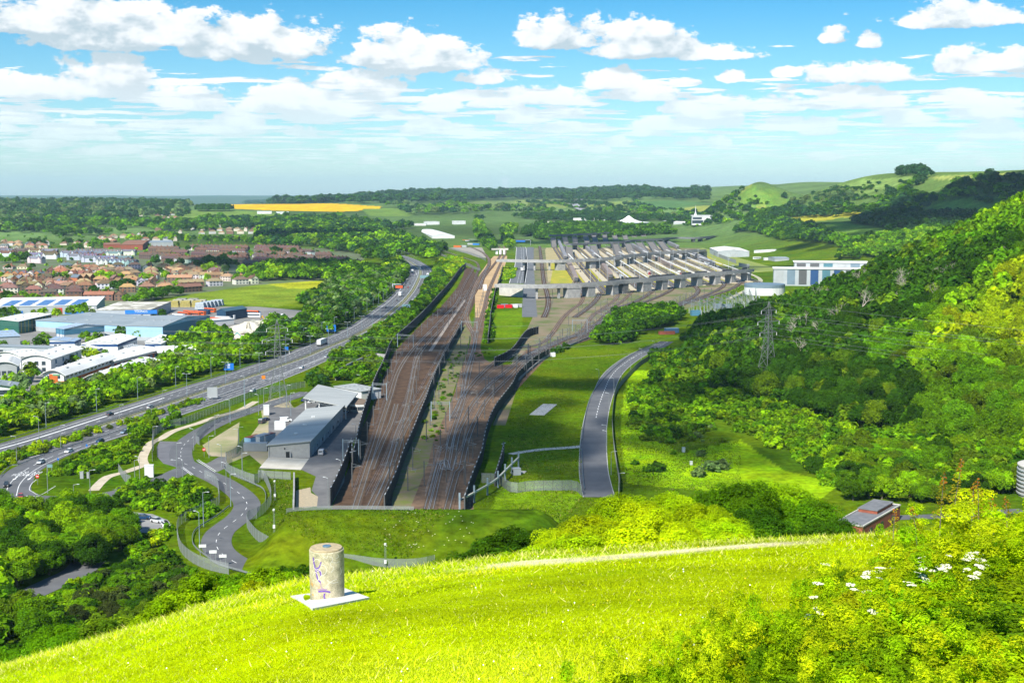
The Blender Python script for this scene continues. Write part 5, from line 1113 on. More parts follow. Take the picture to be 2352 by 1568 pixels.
WM = lambda n, c, c2=None: mat(n, c, c2 or tuple(x * .85 for x in c), .15, .6, .35)
LBLUE = WM('light_blue_cladding', (.30, .50, .66)); MBLUE = WM('mid_blue_cladding', (.07, .21, .31)); NAVY = WM('navy_cladding', (.015, .06, .17)); OFFW = WM('off_white_cladding', (.62, .63, .62)); GREYC = WM('grey_cladding', (.34, .36, .37)); LGREY = WM('light_grey_cladding', (.36, .39, .41))
WROOF = mat('white_roof', (.76, .76, .72), (.58, .58, .55), .05, .6, .3, detail=6); GROOF = mat('grey_roof', (.21, .245, .26), (.28, .315, .33), .04, .55, .4, detail=6); BROOF = mat('pale_blue_roof', (.24, .33, .45), (.31, .39, .48), .05, .5, .4)
GREEN = WM('dark_green_cladding', (.02, .11, .08)); ORNG = mat('orange_brick', (.52, .13, .022), (.40, .10, .02), .6, .85); REDB = mat('red_brick', (.30, .09, .05), (.22, .065, .04), .6, .9); DBLUE = WM('dark_blue_sheet', (.012, .05, .10))
EST = 'units of the trading estate'
SROOF = mat('sheet_roof', (.28, .295, .285), (.37, .38, .365), .12, .6, .2, detail=7, stretch=(.5, .3, 2.5)); BLOCK = mat('blockwork', (.38, .37, .345), (.31, .30, .285), .8, .9, detail=6)
t, O, a, La, b, Lb = shed('customs_building', 'long grey building with a sloping sheet metal roof beside the railway', 'building', 'o640,1330 o1210,1355 o1690,810', 4.4, 'mono-', 1.5, 'b', BLOCK, SROOF, oh=.6)
nA = -b; nC = -a
m = MB(); m.box(*(O + a * La * .53 + nA * .04), 0, 1.3, .2, 2.2, atan2(a[1], a[0])); m.build('doorway', BLACK, t)
m = MB(); m.box(*(O + a * (La * .53 - 1.15) + nA * .5), 0.02, .1, 1.0, 2.2, atan2(a[1], a[0])); m.build('door', OFFW, t)
m = MB(); m.box(*(O + a * La * .60 + nA * .05), 3.1, .5, .2, .5, atan2(a[1], a[0])); m.build('vent', BLACK, t)
face_row(t, 'door', mat('pale_door', (.45, .46, .46)), O, b, Lb, nC, 0.03, 2.6, 9, 1.6, 2)
face_row(t, 'window', GLASS, O, b, Lb, nC, 1.2, 1.1, 5, 1.2, 9, proud=.09)
for f in (.22, .45, .68):
    m = MB(); c = O + a * La * .55 + b * Lb * f; m.box(*c, 5.35, 1.3, .9, .55, .5); m.build('roof_vent', OFFW, t)
m = MB(); m.bar((*(O + a * La * .97 + nA * .1), .2), (*(O + a * La * .97 + nA * .1), 4.6), .14); m.build('downpipe', STEEL, t)
cz = 6.2; cn = [G(*pp(s)[0], cz) for s in ('o1115,515', 'o1735,615', 'o1895,420', 'o1325,325')]
t = thing('canopy', 'wide grey sheet metal canopy over the inspection lanes', 'canopy'); m = MB()
P8 = [(x, y, z + dz) for dz in (0, .45) for x, y, z in [(cn[0][0], cn[0][1], 6.3), (cn[1][0], cn[1][1], 5.4), (cn[2][0], cn[2][1], 5.4), (cn[3][0], cn[3][1], 6.3)]]
m.add(P8, [(3, 2, 1, 0), (4, 5, 6, 7), (0, 1, 5, 4), (1, 2, 6, 5), (2, 3, 7, 6), (3, 0, 4, 7)]); m.build('roof', SROOF, t)
c0, c1, c2, c3 = (np.array(q[:2]) for q in cn)
for f, g_ in ((.04, .04), (.36, .04), (.7, .04), (.96, .05), (.96, .9), (.04, .9), (.5, .9)):
    q = c0 * (1 - f) * (1 - g_) + c1 * f * (1 - g_) + c2 * f * g_ + c3 * (1 - f) * g_; m = MB(); m.box(*q, 0, .55, .55, 5.45 + .8 * (1 - f)); m.build('column', OFFW, t)
m = MB()
for i in range(10):
    f0, f1 = i / 10, (i + 1) / 10; q0 = c0 * (1 - f0) + c1 * f0; q1 = c0 * (1 - f1) + c1 * f1; z0 = 6.2 - .9 * f0; z1 = 6.2 - .9 * f1
    m.bar((*q0, z0 - .1), (*((q0 + q1) / 2), z0 - .9), .09); m.bar((*((q0 + q1) / 2), z0 - .9), (*q1, z1 - .1), .09); m.bar((*q0, z0 - .9), (*q1, z1 - .9), .09)
m.build('truss', STEEL, t)
t, O, a, La, b, Lb = shed('office_building', 'pale building with a grey roof behind the canopy', 'building', 'o1560,480 o1945,545 o2020,470', 4.2, 'mono', .4, 'b', OFFW, SROOF)
t = thing('control_office', 'low office with a curved band of dark windows by the black barrier', 'building'); cc_ = GG('o1790,700 o1890,716 o1985,712 o2025,650 o1840,610'); m = MB(); m.prism(cc_, 0, 3.6); m.build('wall', BLOCK, t)
m = MB(); m.prism([(p[0] * 1.0 + 0, p[1], 0) for p in cc_], 3.62, 3.9); m.build('roof', mat('brown_felt', (.14, .10, .07), (.20, .15, .11), .5, .9), t)
for p, q in zip(cc_[:2], cc_[1:3]):
    p, q = np.array(p[:2]), np.array(q[:2]); d = (q - p) / np.linalg.norm(q - p); n_ = np.array((d[1], -d[0])); k = 3
    for i in range(k):
        u, v = p + (q - p) * (i + .06) / k + n_ * .06, p + (q - p) * (i + .94) / k + n_ * .06; m = MB(); m.bar((*u, 1.9), (*v, 1.9), .1, 1.4); m.build('window', GLASS, t)
    m = MB(); m.bar((*(p + n_ * .08), 3.05), (*(q + n_ * .08), 3.05), .12, .8); m.build('fascia', OFFW, t)
def cabin(label, s, sx, sy, h, mt, roofm=None, name='kiosk', cat='kiosk', win=True, rot=.2, group=None, rib=False):
    x, y, z = G(*pp(s)[0]); t = thing(name, label, cat, (x, y, 0), rot, group); m = MB(); m.box(0, 0, 0.08, sx, sy, h); m.build('body', mt, t)
    m = MB(); m.box(0, 0, h + .083, sx + .12, sy + .12, .12); m.build('roof', roofm or mt, t)
    if win: m = MB(); m.box(-sx / 2 - .02, 0, h * .45, .06, sy * .7, h * .35); m.build('window', GLASS, t)
    if rib:
        m = MB(); k = int(sx / .5)
        for i in range(k + 1): m.box(-sx / 2 + i * sx / k, -sy / 2 - .04, .1, .14, .08, h - .1)
        m.build('corrugation', mt, t)
    return t
cabin('white kiosk with a side window standing on the grass by the access road', 'i1372,475', 2.9, 2.4, 3.9, OFFW)
cabin('tall white box cabin beside the compound gate', 'o590,745', 2.4, 2.2, 4.2, OFFW, win=False)
CG = 'shipping containers beside the customs building'
cabin('grey corrugated container nearest the fence', 'o440,1255', 8.6, 2.5, 2.9, GREYC, name='container', cat='container', win=False, group=CG, rot=.02, rib=True)
cabin('blue container with a rusty red roof', 'o405,1145', 2.9, 7.5, 2.6, LBLUE, mat('rust_red', (.30, .08, .04), (.22, .07, .04), .5, .8), 'container', 'container', False, -.42, CG, )
cabin('white container with a grey roof', 'o530,1130', 3.2, 7.5, 2.7, OFFW, GREYC, 'container', 'container', False, -.42, CG)
cabin('white container with a dull red roof tucked behind the long building', 'o615,1115', 2.2, 7, 2.6, OFFW, mat('rust_red', (.3,) * 3), 'container', 'container', False, -.42, CG)
cabin('white corrugated container behind the long building', 'o790,955', 4.4, 2.4, 3.3, OFFW, name='container', cat='container', win=False, group=CG, rot=.05, rib=True)
cabin('small grey metal equipment hut on the lower green slope', 'k40,455', 2.6, 2.2, 2.2, LGREY, rot=.3)
cabin('small pale equipment box on the open green slope', 'g1575,1395', 1.0, .9, 1.6, OFFW, win=False)
cabin('white box on a post in the rough grass', 'k1645,365', .8, .8, 1.2, OFFW, win=False)
cabin('white control box at the end of the right barrier', 'g375,520', 2.6, 2.2, 2.2, OFFW, win=False)
cabin('small white relay hut between the fanning lines', 'm140,1185', 3.6, 3.6, 6, OFFW, win=False)
cabin('grey cabinet at the corner of the roundabout grass', 'i752,490', 1.1, .9, 2.2, GREYC, win=False, name='cabinet', cat='cabinet')
cabin('smaller grey cabinet beside the timber fence', 'i808,488', .7, .6, 1.9, GREYC, win=False, name='cabinet', cat='cabinet')
cabin('blue relay cabin by the dark clump of trees', 'g1465,300', 9, 5, 3.0, WM('blue_cabin', (.07, .17, .30)), BROOF, win=False)
cabin('low rust coloured hut in front of the blue relay cabin', 'g1420,315', 11, 3, 2.0, REDB, win=False)
for s, w_, l_ in (('g290,1005', 6.5, 30), ('k60,430', 5, 3.4)):
    x, y, z = G(*pp(s)[0]); m = MB(); m.box(0, 0, 0, w_, l_, .18, -.22); o = m.build('concrete_slab', CONCL); o.location = (x, y, 0); tag(o, 'long white concrete slab lying in the grass slope' if l_ > 5 else 'pale concrete pad under the grey equipment hut', 'slab')
for s, h_, lab in (('f730,735 f850,660 f1000,590 f1110,560', 4.5, 'sloping concrete wall curving behind the canopy'), ('f1110,560 f1190,570', 4.5, 'short concrete wall end by the black barrier'), ('o1640,1568 j338,780 j355,480', 2.2, 'low concrete wall along the gravel patch')):
    if 'gravel' in lab: s = 'j345,790 j350,640 j350,490'
    o = strip_wall('retaining_wall', resample(path(s, 2), 3), 0, h_, .5, CONC, None); tag(o, lab, 'wall')
pz = path('j1870,785 j2040,690 j2200,590 j2320,470 k60,380', 2); t = thing('pipe_gantry', 'pale pipe carried on grey posts down the grass slope', 'pipe'); m = MB(); q = resample(pz, 3)
for a_, b_ in zip(q[:-1], q[1:]): m.bar((*a_, 3.2), (*b_, 3.2), .5)
m.build('pipe', mat('pale_pipe', (.55, .52, .42), None, 1, .6), t)
many(t, 'post', 'gant', lambda m: m.box(0, 0, 0, .55, .55, 1), [(x, y, 0, 0, 1, 5.5) for x, y in resample(pz, 10)], BSTEEL)
def est(*a, **k): return shed(*a, group=EST, **k)
def windows(parent, O, d, L, nn, rows, n, wd=1.6, hg=1.2, mt=GLASS, m0=2):
    for z0 in rows: face_row(parent, 'window', mt, O, d, L, nn, z0, hg, n, wd, m0)
t, O, a, La, b, Lb = est('warehouse', 'tall blue warehouse with a long side darkened for shade and grey roof', 'warehouse', 'e1250,350 e1497,378 e1930,268', 9.5, 'gable', 3.0, 'a', LBLUE, GROOF)
band(t, 'cladding_band', MBLUE, O, a, La, b, Lb, .3, 9.4, 'C'); band(t, 'base_band', LGREY, O, a, La, b, Lb, .1, 2.6, 'AC', .12)  # darker blue covers the whole right wall; its shade is put into the colour
t, O, a, La, b, Lb = est('warehouse', 'long pale blue warehouse with a wide grey roof behind the others', 'warehouse', 'e470,205 e332,285 e1262,352', 7.5, 'mono', 1.6, 'b', LBLUE, GROOF)
band(t, 'base_band', LGREY, O, a, La, b, Lb, .1, 3.2, 'C', .1)
t, O, a, La, b, Lb = est('warehouse', 'low blue and white warehouse with a pale blue roof, in front of the long one', 'warehouse', 'e315,392 e597,384 e962,350', 8.2, 'gable', 2.0, 'a', OFFW, BROOF)
band(t, 'cladding_band', MBLUE, O, a, La, b, Lb, 4.6, 8.1, 'AC')
for fr in (.02, .98, .2, .6):
    m = MB(); m.box(*(O + a * La * fr - b * .1), 0, .35, .2, 8.1, atan2(a[1], a[0])); m.build('downpipe', NAVY, t)
t, O, a, La, b, Lb = est('warehouse', 'dark green warehouse with yellow ribs and a cream roof', 'warehouse', 'e-30,288 e175,312 e475,240', 8.5, 'gable', 1.2, 'b', GREEN, WROOF)
face_row(t, 'rib', mat('yellow_paint', (.50, .36, .03)), O, b, Lb, -a, 0, 8.3, 9, .5, 1)
est('office_unit', 'small grey unit with a tilted pale roof near the picture edge', 'office unit', 'e-60,400 e0,436 e188,425', 6.5, 'mono', 1.4, 'b', LGREY, BROOF)
t, O, a, La, b, Lb = est('office_unit', 'two storey white office unit with a blue roof and navy top band', 'office unit', 'e443,500 e690,490 e748,462', 7.2, 'mono', 1.2, 'b', OFFW, BROOF); band(t, 'cladding_band', NAVY, O, a, La, b, Lb, 5.8, 7.1, 'AC'); windows(t, O, a, La, -b, (1.2, 4.2), 4)
text_mesh('JW', 2.4, (*(O + b * Lb * .5 - a * .15), 5.0), (pi / 2, 0, atan2(b[1], b[0])), NAVY, t, 'sign_lettering')
t, O, a, La, b, Lb = est('office_unit', 'long flat grey unit with a blue roof edge and a lettered end wall', 'office unit', 'e-60,525 e500,548 e578,530', 6.5, 'flat', 0, 'b', LGREY, GROOF); band(t, 'roof_edge', MBLUE, O, a, La, b, Lb, 6.2, 6.6, 'AC'); windows(t, O, a, La, -b, (3.4,), 5, 2.2)
text_mesh('JW', 2.2, (*(O + b * Lb * .5 - a * .15), 3.6), (pi / 2, 0, atan2(b[1], b[0])), NAVY, t, 'sign_lettering')
t, O, a, La, b, Lb = est('office_unit', 'white unit with a peaked white roof, navy band and tan base', 'office unit', 'e832,492 e1085,520 e1262,448', 7.4, 'gable', 2.0, 'b', OFFW, WROOF); band(t, 'cladding_band', NAVY, O, a, La, b, Lb, 5.9, 7.3, 'AC'); band(t, 'base_band', mat('tan_brick', (.42, .28, .12)), O, a, La, b, Lb, .1, 1.8, 'A', .1); windows(t, O, b, Lb, -a, (3.2,), 5)
t, O, a, La, b, Lb = est('office_unit', 'low white unit with a shallow peaked roof between trees', 'office unit', 'e690,520 e912,528 e1030,490', 5.2, 'gable', 1.8, 'b', OFFW, WROOF); band(t, 'cladding_band', NAVY, O, a, La, b, Lb, 4.2, 5.1, 'AC')
t, O, a, La, b, Lb = est('office_unit', 'little white unit with a navy front', 'office unit', 'e1148,508 e1232,512 e1308,488', 4.6, 'mono', .8, 'b', OFFW, LGREY); band(t, 'cladding_band', NAVY, O, a, La, b, Lb, .2, 4.5, 'A'); windows(t, O, a, La, -b, (1.4,), 2)
t, O, a, La, b, Lb = est('office_unit', 'white unit with a navy band half hidden by dark trees', 'office unit', 'e1347,490 e1480,495 e1620,420', 6.0, 'mono', 1.0, 'b', OFFW, WROOF); band(t, 'cladding_band', NAVY, O, a, La, b, Lb, 4.2, 5.9, 'A')
for s, h_, lab in (('e285,640 e472,668 e752,565', 7.6, 'white two storey unit under a curved white roof'), ('e-40,605 e195,625 e290,590', 6.5, 'white unit with a curved roof near the picture edge'), ('e-60,735 e160,758 e185,700', 9.0, 'slate grey unit with a curved white roof edge'), ('e-60,930 e140,945 e165,905', 7.5, 'grey unit with dark windows and a blue grey roof at the edge of the estate')):
    t, O, a, La, b, Lb = est('office_unit', lab, 'office unit', s, h_, 'vault' if 'edge of the estate' not in lab else 'mono', 1.9, 'b', OFFW if 'slate' not in lab else GREYC, WROOF if 'edge of the' not in lab else GROOF, oh=1.0)
    windows(t, O, a, La, -b, (.8, 4.2), 3, 2.0, 2.0, GLASS); windows(t, O, b, Lb, -a, (.8, 4.2), 4, 2.0, 2.0, WM('teal_glass', (.03, .12, .20)))
t, O, a, La, b, Lb = est('office_building', 'orange brick and white office block under a long curved white roof', 'office building', 'e335,828 e590,806 e1045,640', 7.0, 'vault', 1.8, 'b', OFFW, WROOF, oh=1.6)
band(t, 'brick_base', ORNG, O, a, La, b, Lb, .1, 3.4, 'AC'); m = MB(); m.box(*(O + a * La * .5 - b * .12), 3.4, 4.2, .1, 3.4, atan2(a[1], a[0])); m.build('brick_panel', ORNG, t)
windows(t, O, a, La, -b, (.9, 4.6), 5, 1.6, 1.5); windows(t, O, b, Lb, -a, (4.4,), 12, 2.6, 1.3); windows(t, O, b, Lb, -a, (1.0,), 8, 2.0, 1.6, m0=4)
m = MB(); m.box(*(O + a * La * .36 - b * .16), 6.0, 3.6, .08, .8, atan2(a[1], a[0])); m.build('sign_board', WM('sign_green', (.12, .30, .16)), t)
t, O, a, La, b, Lb = est('office_building', 'long row of brick fronted units with a white curved roof behind the orange block', 'office building', 'e900,600 e1050,650 e1465,540', 5.6, 'vault', 1.4, 'b', OFFW, WROOF, oh=1.2); band(t, 'brick_base', REDB, O, a, La, b, Lb, .1, 4.0, 'C'); windows(t, O, b, Lb, -a, (.5,), 9, 3.2, 3.2, WM('teal_glass', (.03,) * 3))
t, O, a, La, b, Lb = est('office_building', 'white roofed wing turning the corner at the end of the brick units', 'office building', 'e1440,505 e1465,560 e1870,560', 5.0, 'vault', 1.2, 'b', OFFW, WROOF, oh=1.2); band(t, 'brick_base', REDB, O, a, La, b, Lb, .1, 4.0, 'C'); windows(t, O, b, Lb, -a, (.5,), 7, 3.0, 3.0)
t, O, a, La, b, Lb = est('office_building', 'smaller orange brick block with a white curved roof behind hedge trees', 'office building', 'e808,806 e1010,812 e1430,650', 5.6, 'vault', 1.7, 'b', OFFW, WROOF, oh=1.4); band(t, 'brick_base', ORNG, O, a, La, b, Lb, .1, 3.0, 'AC'); windows(t, O, a, La, -b, (.9, 3.6), 4, 1.4, 1.3)
t, O, a, La, b, Lb = est('office_building', 'low white curved roof unit beyond the smaller orange block', 'office building', 'e1300,640 e1460,690 e1860,570', 4.4, 'vault', 1.2, 'b', OFFW, WROOF, oh=1.0)
t, O, a, La, b, Lb = est('retail_store', 'long pale retail store with shop lettering and blue panels on its roof', 'shop', 'e-120,80 e-100,146 e890,128', 7.0, 'mono', 1.6, 'b', LGREY, WROOF); nn = -a
O2 = np.array(G(*pp('e10,140')[0])[:2]) - np.array(t.location[:2]); d = b
for s_, tx in (('e12,140', 'OZ'), ('e120,140', 'PLANET')):
    p_ = np.array(G(*pp(s_)[0])[:2]) - np.array(t.location[:2]); p_ = O + b * ((p_ - O) @ b) + nn * .12
    text_mesh(tx, 3.0, (*p_, 5.2), (pi / 2, 0, atan2(b[1], b[0])), NAVY, t, 'sign_lettering', 1)
for f0, w_, mt_, z0, z1 in ((.07, 20, WM('royal_blue', (.02, .16, .48)), .3, 3.4), (.19, 22, MATS['royal_blue'], .3, 3.6), (.60, 14, WM('signal_red', (.55, .02, .03)), .4, 5.4), (.70, 34, MATS['royal_blue'], .4, 2.8), (.72, 46, OFFW, 3.2, 5.6)):
    p_ = O + b * Lb * f0 + nn * (.1 if mt_ is not OFFW else .14); m = MB(); m.bar((*p_, (z0 + z1) / 2), (*(p_ + b * w_ * .45), (z0 + z1) / 2), .1, z1 - z0); m.build('shopfront', mt_, t)
for i in range(5):
    p0 = O + b * (Lb * .10 + i * 13) + a * 3; p1 = p0 + a * (La * .62); m = MB(); z0, z1 = 7.0 + 1.6 * 3 / La + .36, 7.0 + 1.6 * (3 / La + .62) + .36
    m.poly([(*p0, z0), (*(p0 + b * 9), z0), (*(p1 + b * 11), z1), (*(p1 + b * 2), z1)]); m.build('solar_panel', mat('solar_blue', (.05, .14, .36), None, 1, .3, .5), t)
t, O, a, La, b, Lb = est('retail_store', 'builders merchant store with a blue and white name board', 'shop', 'e1110,100 e885,182 e1345,196', 7.4, 'flat', 0, 'b', LGREY, mat('mottled_roof', (.30, .28, .22), (.62, .60, .52), .08, .8, detail=3, lo=.48, hi=.54))
m = MB(); m.bar((*(O + b * 2 - a * .1), 1.9), (*(O + b * (Lb - 10) - a * .1), 1.9), .12, 3.2); m.build('interior_shade_bar', mat('shadowed_interior', (.05, .045, .04)), t)  # flat dark bar on the wall; the interior's shade is put into its colour
m = MB(); m.bar((*(O + b * (-1) - a * 3), 3.9), (*(O + b * (Lb - 6) - a * 3), 3.9), 6, .5); m.build('awning', LGREY, t)
fr = .83; p_ = O + b * Lb * fr - a * .2; m = MB(); m.bar((*(p_ - b * 12), 5.9), (*(p_ + b * 12), 5.9), .2, 3.0); sg = m.build('sign_board', WM('sign_blue', (.015, .16, .52)), t)
text_mesh("YOUNG'S", 2.3, (*(p_ - a * .16), 6.2), (pi / 2, 0, atan2(b[1], b[0])), WHITE, sg, 'sign_lettering', 1, ext=.02)
t, O, a, La, b, Lb = est('builders_shed', 'dark blue sheet metal shed by the coach park', 'shed', 'e2000,185 e2075,190 e2268,160', 7.0, 'gable', 1.8, 'b', DBLUE, WM('dark_blue_roof', (.05, .11, .15)))
shed('site_office', 'long white portable office beside the builders yard', 'site office', 'e1935,225 e1945,240 e2150,222', 4.0, 'flat', 0, 'b', OFFW, WROOF)
shed('polytunnel', 'ribbed pale plastic tunnel shed beside the motorway', 'shed', 'f460,265 f470,268 f610,262', 4.2, 'flat', 0, 'b', mat('plastic_sheet', (.55, .54, .48), (.45, .44, .4), .5, .6), MATS['plastic_sheet'])
def heap(s, rx, ry, h, mt, lab, name='rubble_heap'):
    x, y, z = G(*pp(s)[0]); n_ = 26; g = np.random.default_rng(3); A = np.linspace(0, 2 * pi, n_, endpoint=False); V = [(0, 0, h)]; F_ = []
    for k, f in enumerate((.3, .6, .85, 1)):
        for a_ in A: r_ = f * (1 + .12 * g.normal()); V.append((rx * r_ * cos(a_), ry * r_ * sin(a_), h * (1 - f) * (1 + .2 * g.normal()) if f < 1 else -.1))
    for i in range(n_): F_.append((0, 1 + i, 1 + (i + 1) % n_))
    for k in range(3):
        for i in range(n_): F_.append((1 + k * n_ + i, 1 + (k + 1) * n_ + i, 1 + (k + 1) * n_ + (i + 1) % n_, 1 + k * n_ + (i + 1) % n_))
    m = MB(); m.add(V, F_); o = m.build(name, mt); o.location = (x, y, 0); tag(o, lab, 'heap')
RUB = mat('rubble', (.40, .37, .30), (.52, .49, .42), .6, .95, detail=9, bump=.5)
heap('e2290,300', 17, 11, 8, RUB, 'grey spoil heap in the builders yard'); heap('f40,270', 26, 14, 6.5, RUB, 'long rubble heap nearest the motorway'); heap('e2130,345', 13, 7, 3.5, RUB, 'low rubble heap beside the turquoise digger'); heap('f400,300', 9, 6, 3, mat('sand', (.55, .44, .28)), 'small sand heap near the polytunnel')
for i, (s, w_, c) in enumerate([('e%d,%d' % (1600 + k * 36, 62 - (k % 3) * 12), 9, ((.38, .32, .10), (.45, .42, .30), (.30, .30, .27))[k % 3]) for k in range(8)] + [('e%d,%d' % (1840 + k * 34, 80 - k * 6), 8, (.42, .47, .52)) for k in range(6)]):
    x, y, z = G(*pp(s)[0]); t = thing('material_stack', '%s of building materials behind the name board store' % (('stack of yellow crates', 'stack of pale timber', 'stack of grey pallets')[i % 3] if i < 8 else 'grey wrapped stack'), 'stack', (x, y, 0), 0, 'stacks of building materials')
    for k in range(3): m = MB(); m.box(0, 0, k * 1.75, w_ - k * .6, 6, 1.6); m.build('layer', mat('stack%d' % (i % 3 if i < 8 else 4), c, tuple(v * .7 for v in c), .8, .9), t)
t, O, a, La, b, Lb = shed('depot', 'large pale shed with a low white roof and grey roller door by the terminal', 'shed', 'n1385,650 n1500,706 n1920,696', 8.5, 'gable', 2.5, 'a', LGREY, WROOF)
m = MB(); p_ = O + b * Lb * .45 - a * .12; m.bar((*p_, 2.8), (*(p_ + b * 9), 2.8), .1, 5.4); m.build('roller_door', GREYC, t)
shed('depot', 'blue grey flat topped depot on the grass bank', 'shed', 'n2035,585 n2075,590 n2351,590', 7, 'flat', 0, 'b', WM('slate_blue', (.16, .26, .36)), BROOF)
shed('depot', 'white hall with a curved roof beside the staff car park', 'shed', 'n2205,670 n2260,690 d230,850', 7, 'vault', 1.5, 'b', OFFW, WROOF)
shed('depot', 'small grey hall with a rounded roof below the white one', 'shed', 'd0,905 d60,918 d165,912', 5.5, 'vault', 1.2, 'b', GREYC, GROOF)
shed('depot', 'small pale building in the staff car park', 'shed', 'n2145,755 n2165,762 n2225,760', 4, 'flat', 0, 'b', OFFW, WROOF)
shed('depot', 'low white shed between the far bridges', 'shed', 'n775,430 n880,440 n970,436', 5, 'gable', 1.4, 'b', OFFW, WROOF)
A_, B_, C_ = GG('d130,1000 d50,1130 d520,1080')
t = thing('workshop_hall', 'large hall with tall blue and grey wall panels below the wooded hill', 'building'); B0 = np.array(B_[:2]); Lh = 118; dv = np.array((.985, -.172)); nv = np.array((-dv[1], dv[0])); 
if nv[1] < 0: nv = -nv
for k, (o_, h_) in enumerate(((0, 17.5), (26, 23))):
    p0 = B0 + nv * o_ + dv * (22 * k); Lk = Lh + 20 * k; m = MB(); q = [p0, p0 + dv * Lk, p0 + dv * Lk + nv * 26, p0 + nv * 26]; m.prism([(*v, 0) for v in q], 0, h_); m.build('wall', LGREY, t)
    m = MB(); m.prism([(*(v + d_), 0) for v, d_ in zip(q, (-nv - dv, -nv + dv, nv + dv, nv - dv))], h_ + .01, h_ + .7); m.build('roof', WROOF, t)
    pal = [GREYC, DSTEEL, WM('teal_panel', (.06, .16, .20)), WM('slate_panel', (.14, .20, .25)), DSTEEL, NAVY, DSTEEL, WM('teal_panel', (.1,) * 3), DSTEEL, NAVY]; N_ = 10
    for i in range(N_):
        u = p0 + dv * (Lk * (i + .16) / N_) - nv * .12; v = p0 + dv * (Lk * (i + .84) / N_) - nv * .12; m = MB(); z0 = 1.5 if k == 0 else 18.5
        m.bar((*u, (z0 + h_ - 1) / 2), (*v, (z0 + h_ - 1) / 2), .2, h_ - 1 - z0); m.build('wall_panel', pal[(i * 3 + k) % len(pal)], t)
t = thing('equipment_tank', 'round walled compound with a dark fence in front of the striped hall', 'tank'); x, y, z = G(*pp('n2200,1250')[0]); t.location = (x, y + 12, 0)
m = MB(); m.lathe([(19, 0), (19, 7)], 32); m.build('wall', OFFW, t); m = MB(); m.lathe([(19.1, 7.02), (19.1, 10)], 32); m.build('screen', WM('slate_panel', (.1,) * 3), t)
t, O, a, La, b, Lb = shed('brick_building', 'red brick building with a flat grey roof and low parapet beyond the crest', 'building', 'l640,790 l865,845 l1210,640', 4.2, 'flat', 0, 'b', REDB, mat('grey_felt', (.13, .135, .14), (.19, .19, .195), .5, .8), oh=-.3)
m = MB()
for p_, q_ in ((O, O + a * La), (O, O + b * Lb), (O + a * La, O + a * La + b * Lb), (O + b * Lb, O + a * La + b * Lb)): m.bar((*p_, 4.5), (*q_, 4.5), .35, .35)
m.build('parapet', CONCL, t); m = MB(); q_ = O + a * La * .55 + b * Lb * .72; m.box(*q_, 4.3, La * .7, Lb * .42, 1.1, atan2(a[1], a[0])); m.build('upper_storey', REDB, t)
m = MB(); m.box(*q_, 5.42, La * .7 + .4, Lb * .42 + .4, .25, atan2(a[1], a[0])); m.build('upper_roof', MATS['grey_felt'], t)
windows(t, O, b, Lb, -a, (.4,), 3, 1.8, 2.4); windows(t, O, a, La, -b, (1,), 2, 1.4, 1.4)
x, y, z = G(2405, 1138); t = thing('storage_tank', 'round concrete tank with banded walls at the wood edge', 'tank', (x, y, 0)); m = MB(); m.lathe([(9, 0), (9, 9.5)], 36); m.build('wall', mat('ribbed_concrete', (.30, .29, .25), (.22, .21, .19), .8, .9), t)
for k in range(7): m = MB(); m.lathe([(9.02, .6 + k * 1.25), (9.3, .7 + k * 1.25), (9.3, 1.1 + k * 1.25), (9.02, 1.2 + k * 1.25)], 36); m.build('band', GREYC, t)
m = MB(); m.lathe([(9.2, 9.5), (9.2, 9.9), (4, 10.6), (.1, 10.9)], 36); m.build('roof', CONCL, t)
lr = path('l1150,620 l1400,612 l1700,600 l2000,575 l2351,555', 2); road('lane', lr, -2.6, 2.6, 'narrow lane behind the red brick building')
def bridge(label, s, hdeck, piers, wdt=9, pw=(6, 11), z=0, parapet=1.2, mt=CONC, world=None, barr=True):
    p = world if world is not None else path(s, 6, 0); t = thing('loading_bridge', label, 'bridge', group='concrete road bridges across the terminal'); n = nrm(p); m = MB(); V = []; F_ = []
    prof_ = [(-wdt / 2, 0), (-wdt / 2, 3.2), (-wdt / 2 + .4, 3.2), (-wdt / 2 + .4, 2.1), (wdt / 2 - .4, 2.1), (wdt / 2 - .4, 3.2), (wdt / 2, 3.2), (wdt / 2, 0)]; k = len(prof_)
    for i in range(len(p)):
        for o_, h_ in prof_: V.append((*(p[i] + n[i] * o_), hdeck + h_))
    for i in range(len(p) - 1):
        for j in range(k): F_.append((i * k + j, i * k + (j + 1) % k, (i + 1) * k + (j + 1) % k, (i + 1) * k + j))
    F_ += [tuple(range(k)), tuple(range((len(p) - 1) * k, len(p) * k))]
    m.add(V, F_); m.build('deck', mt, t)
    ribbon('road_surface', p, -wdt / 2 + .45, wdt / 2 - .45, hdeck + 2.13, ASPH2, t)
    m = MB(); a0 = offs(p, wdt / 2 + .15)
    for (x, y, w_, d_) in piers:
        i = int(np.argmin(np.hypot(p[:, 0] - x, p[:, 1] - y))); c0_ = p[i]; d = (p[min(i + 1, len(p) - 1)] - p[max(i - 1, 0)]); r_ = atan2(d[1], d[0])
        m = MB(); m.box(0, 0, -.1, w_, d_, hdeck - .9); m.box(0, 0, hdeck - .95, w_ + 1.2, d_ + .8, .93); o = m.build('pier', mt, t); o.location = (*c0_, 0); o.rotation_euler = (0, 0, r_)
    return t, p
def pier_at(*ss, w_=9, d_=8): return [(*G(*pp(s)[0])[:2], w_, d_) for s in ss]
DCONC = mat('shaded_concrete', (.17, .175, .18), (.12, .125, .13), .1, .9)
BS = 'm310,1282 m520,1290 m880,1300 m1380,1284 m1620,1268 m1900,1245 n140,1222 n450,1196 n700,1168 n960,1142 n1200,1114 n1460,1094 n1680,1074 n1900,1046 n1960,1035'
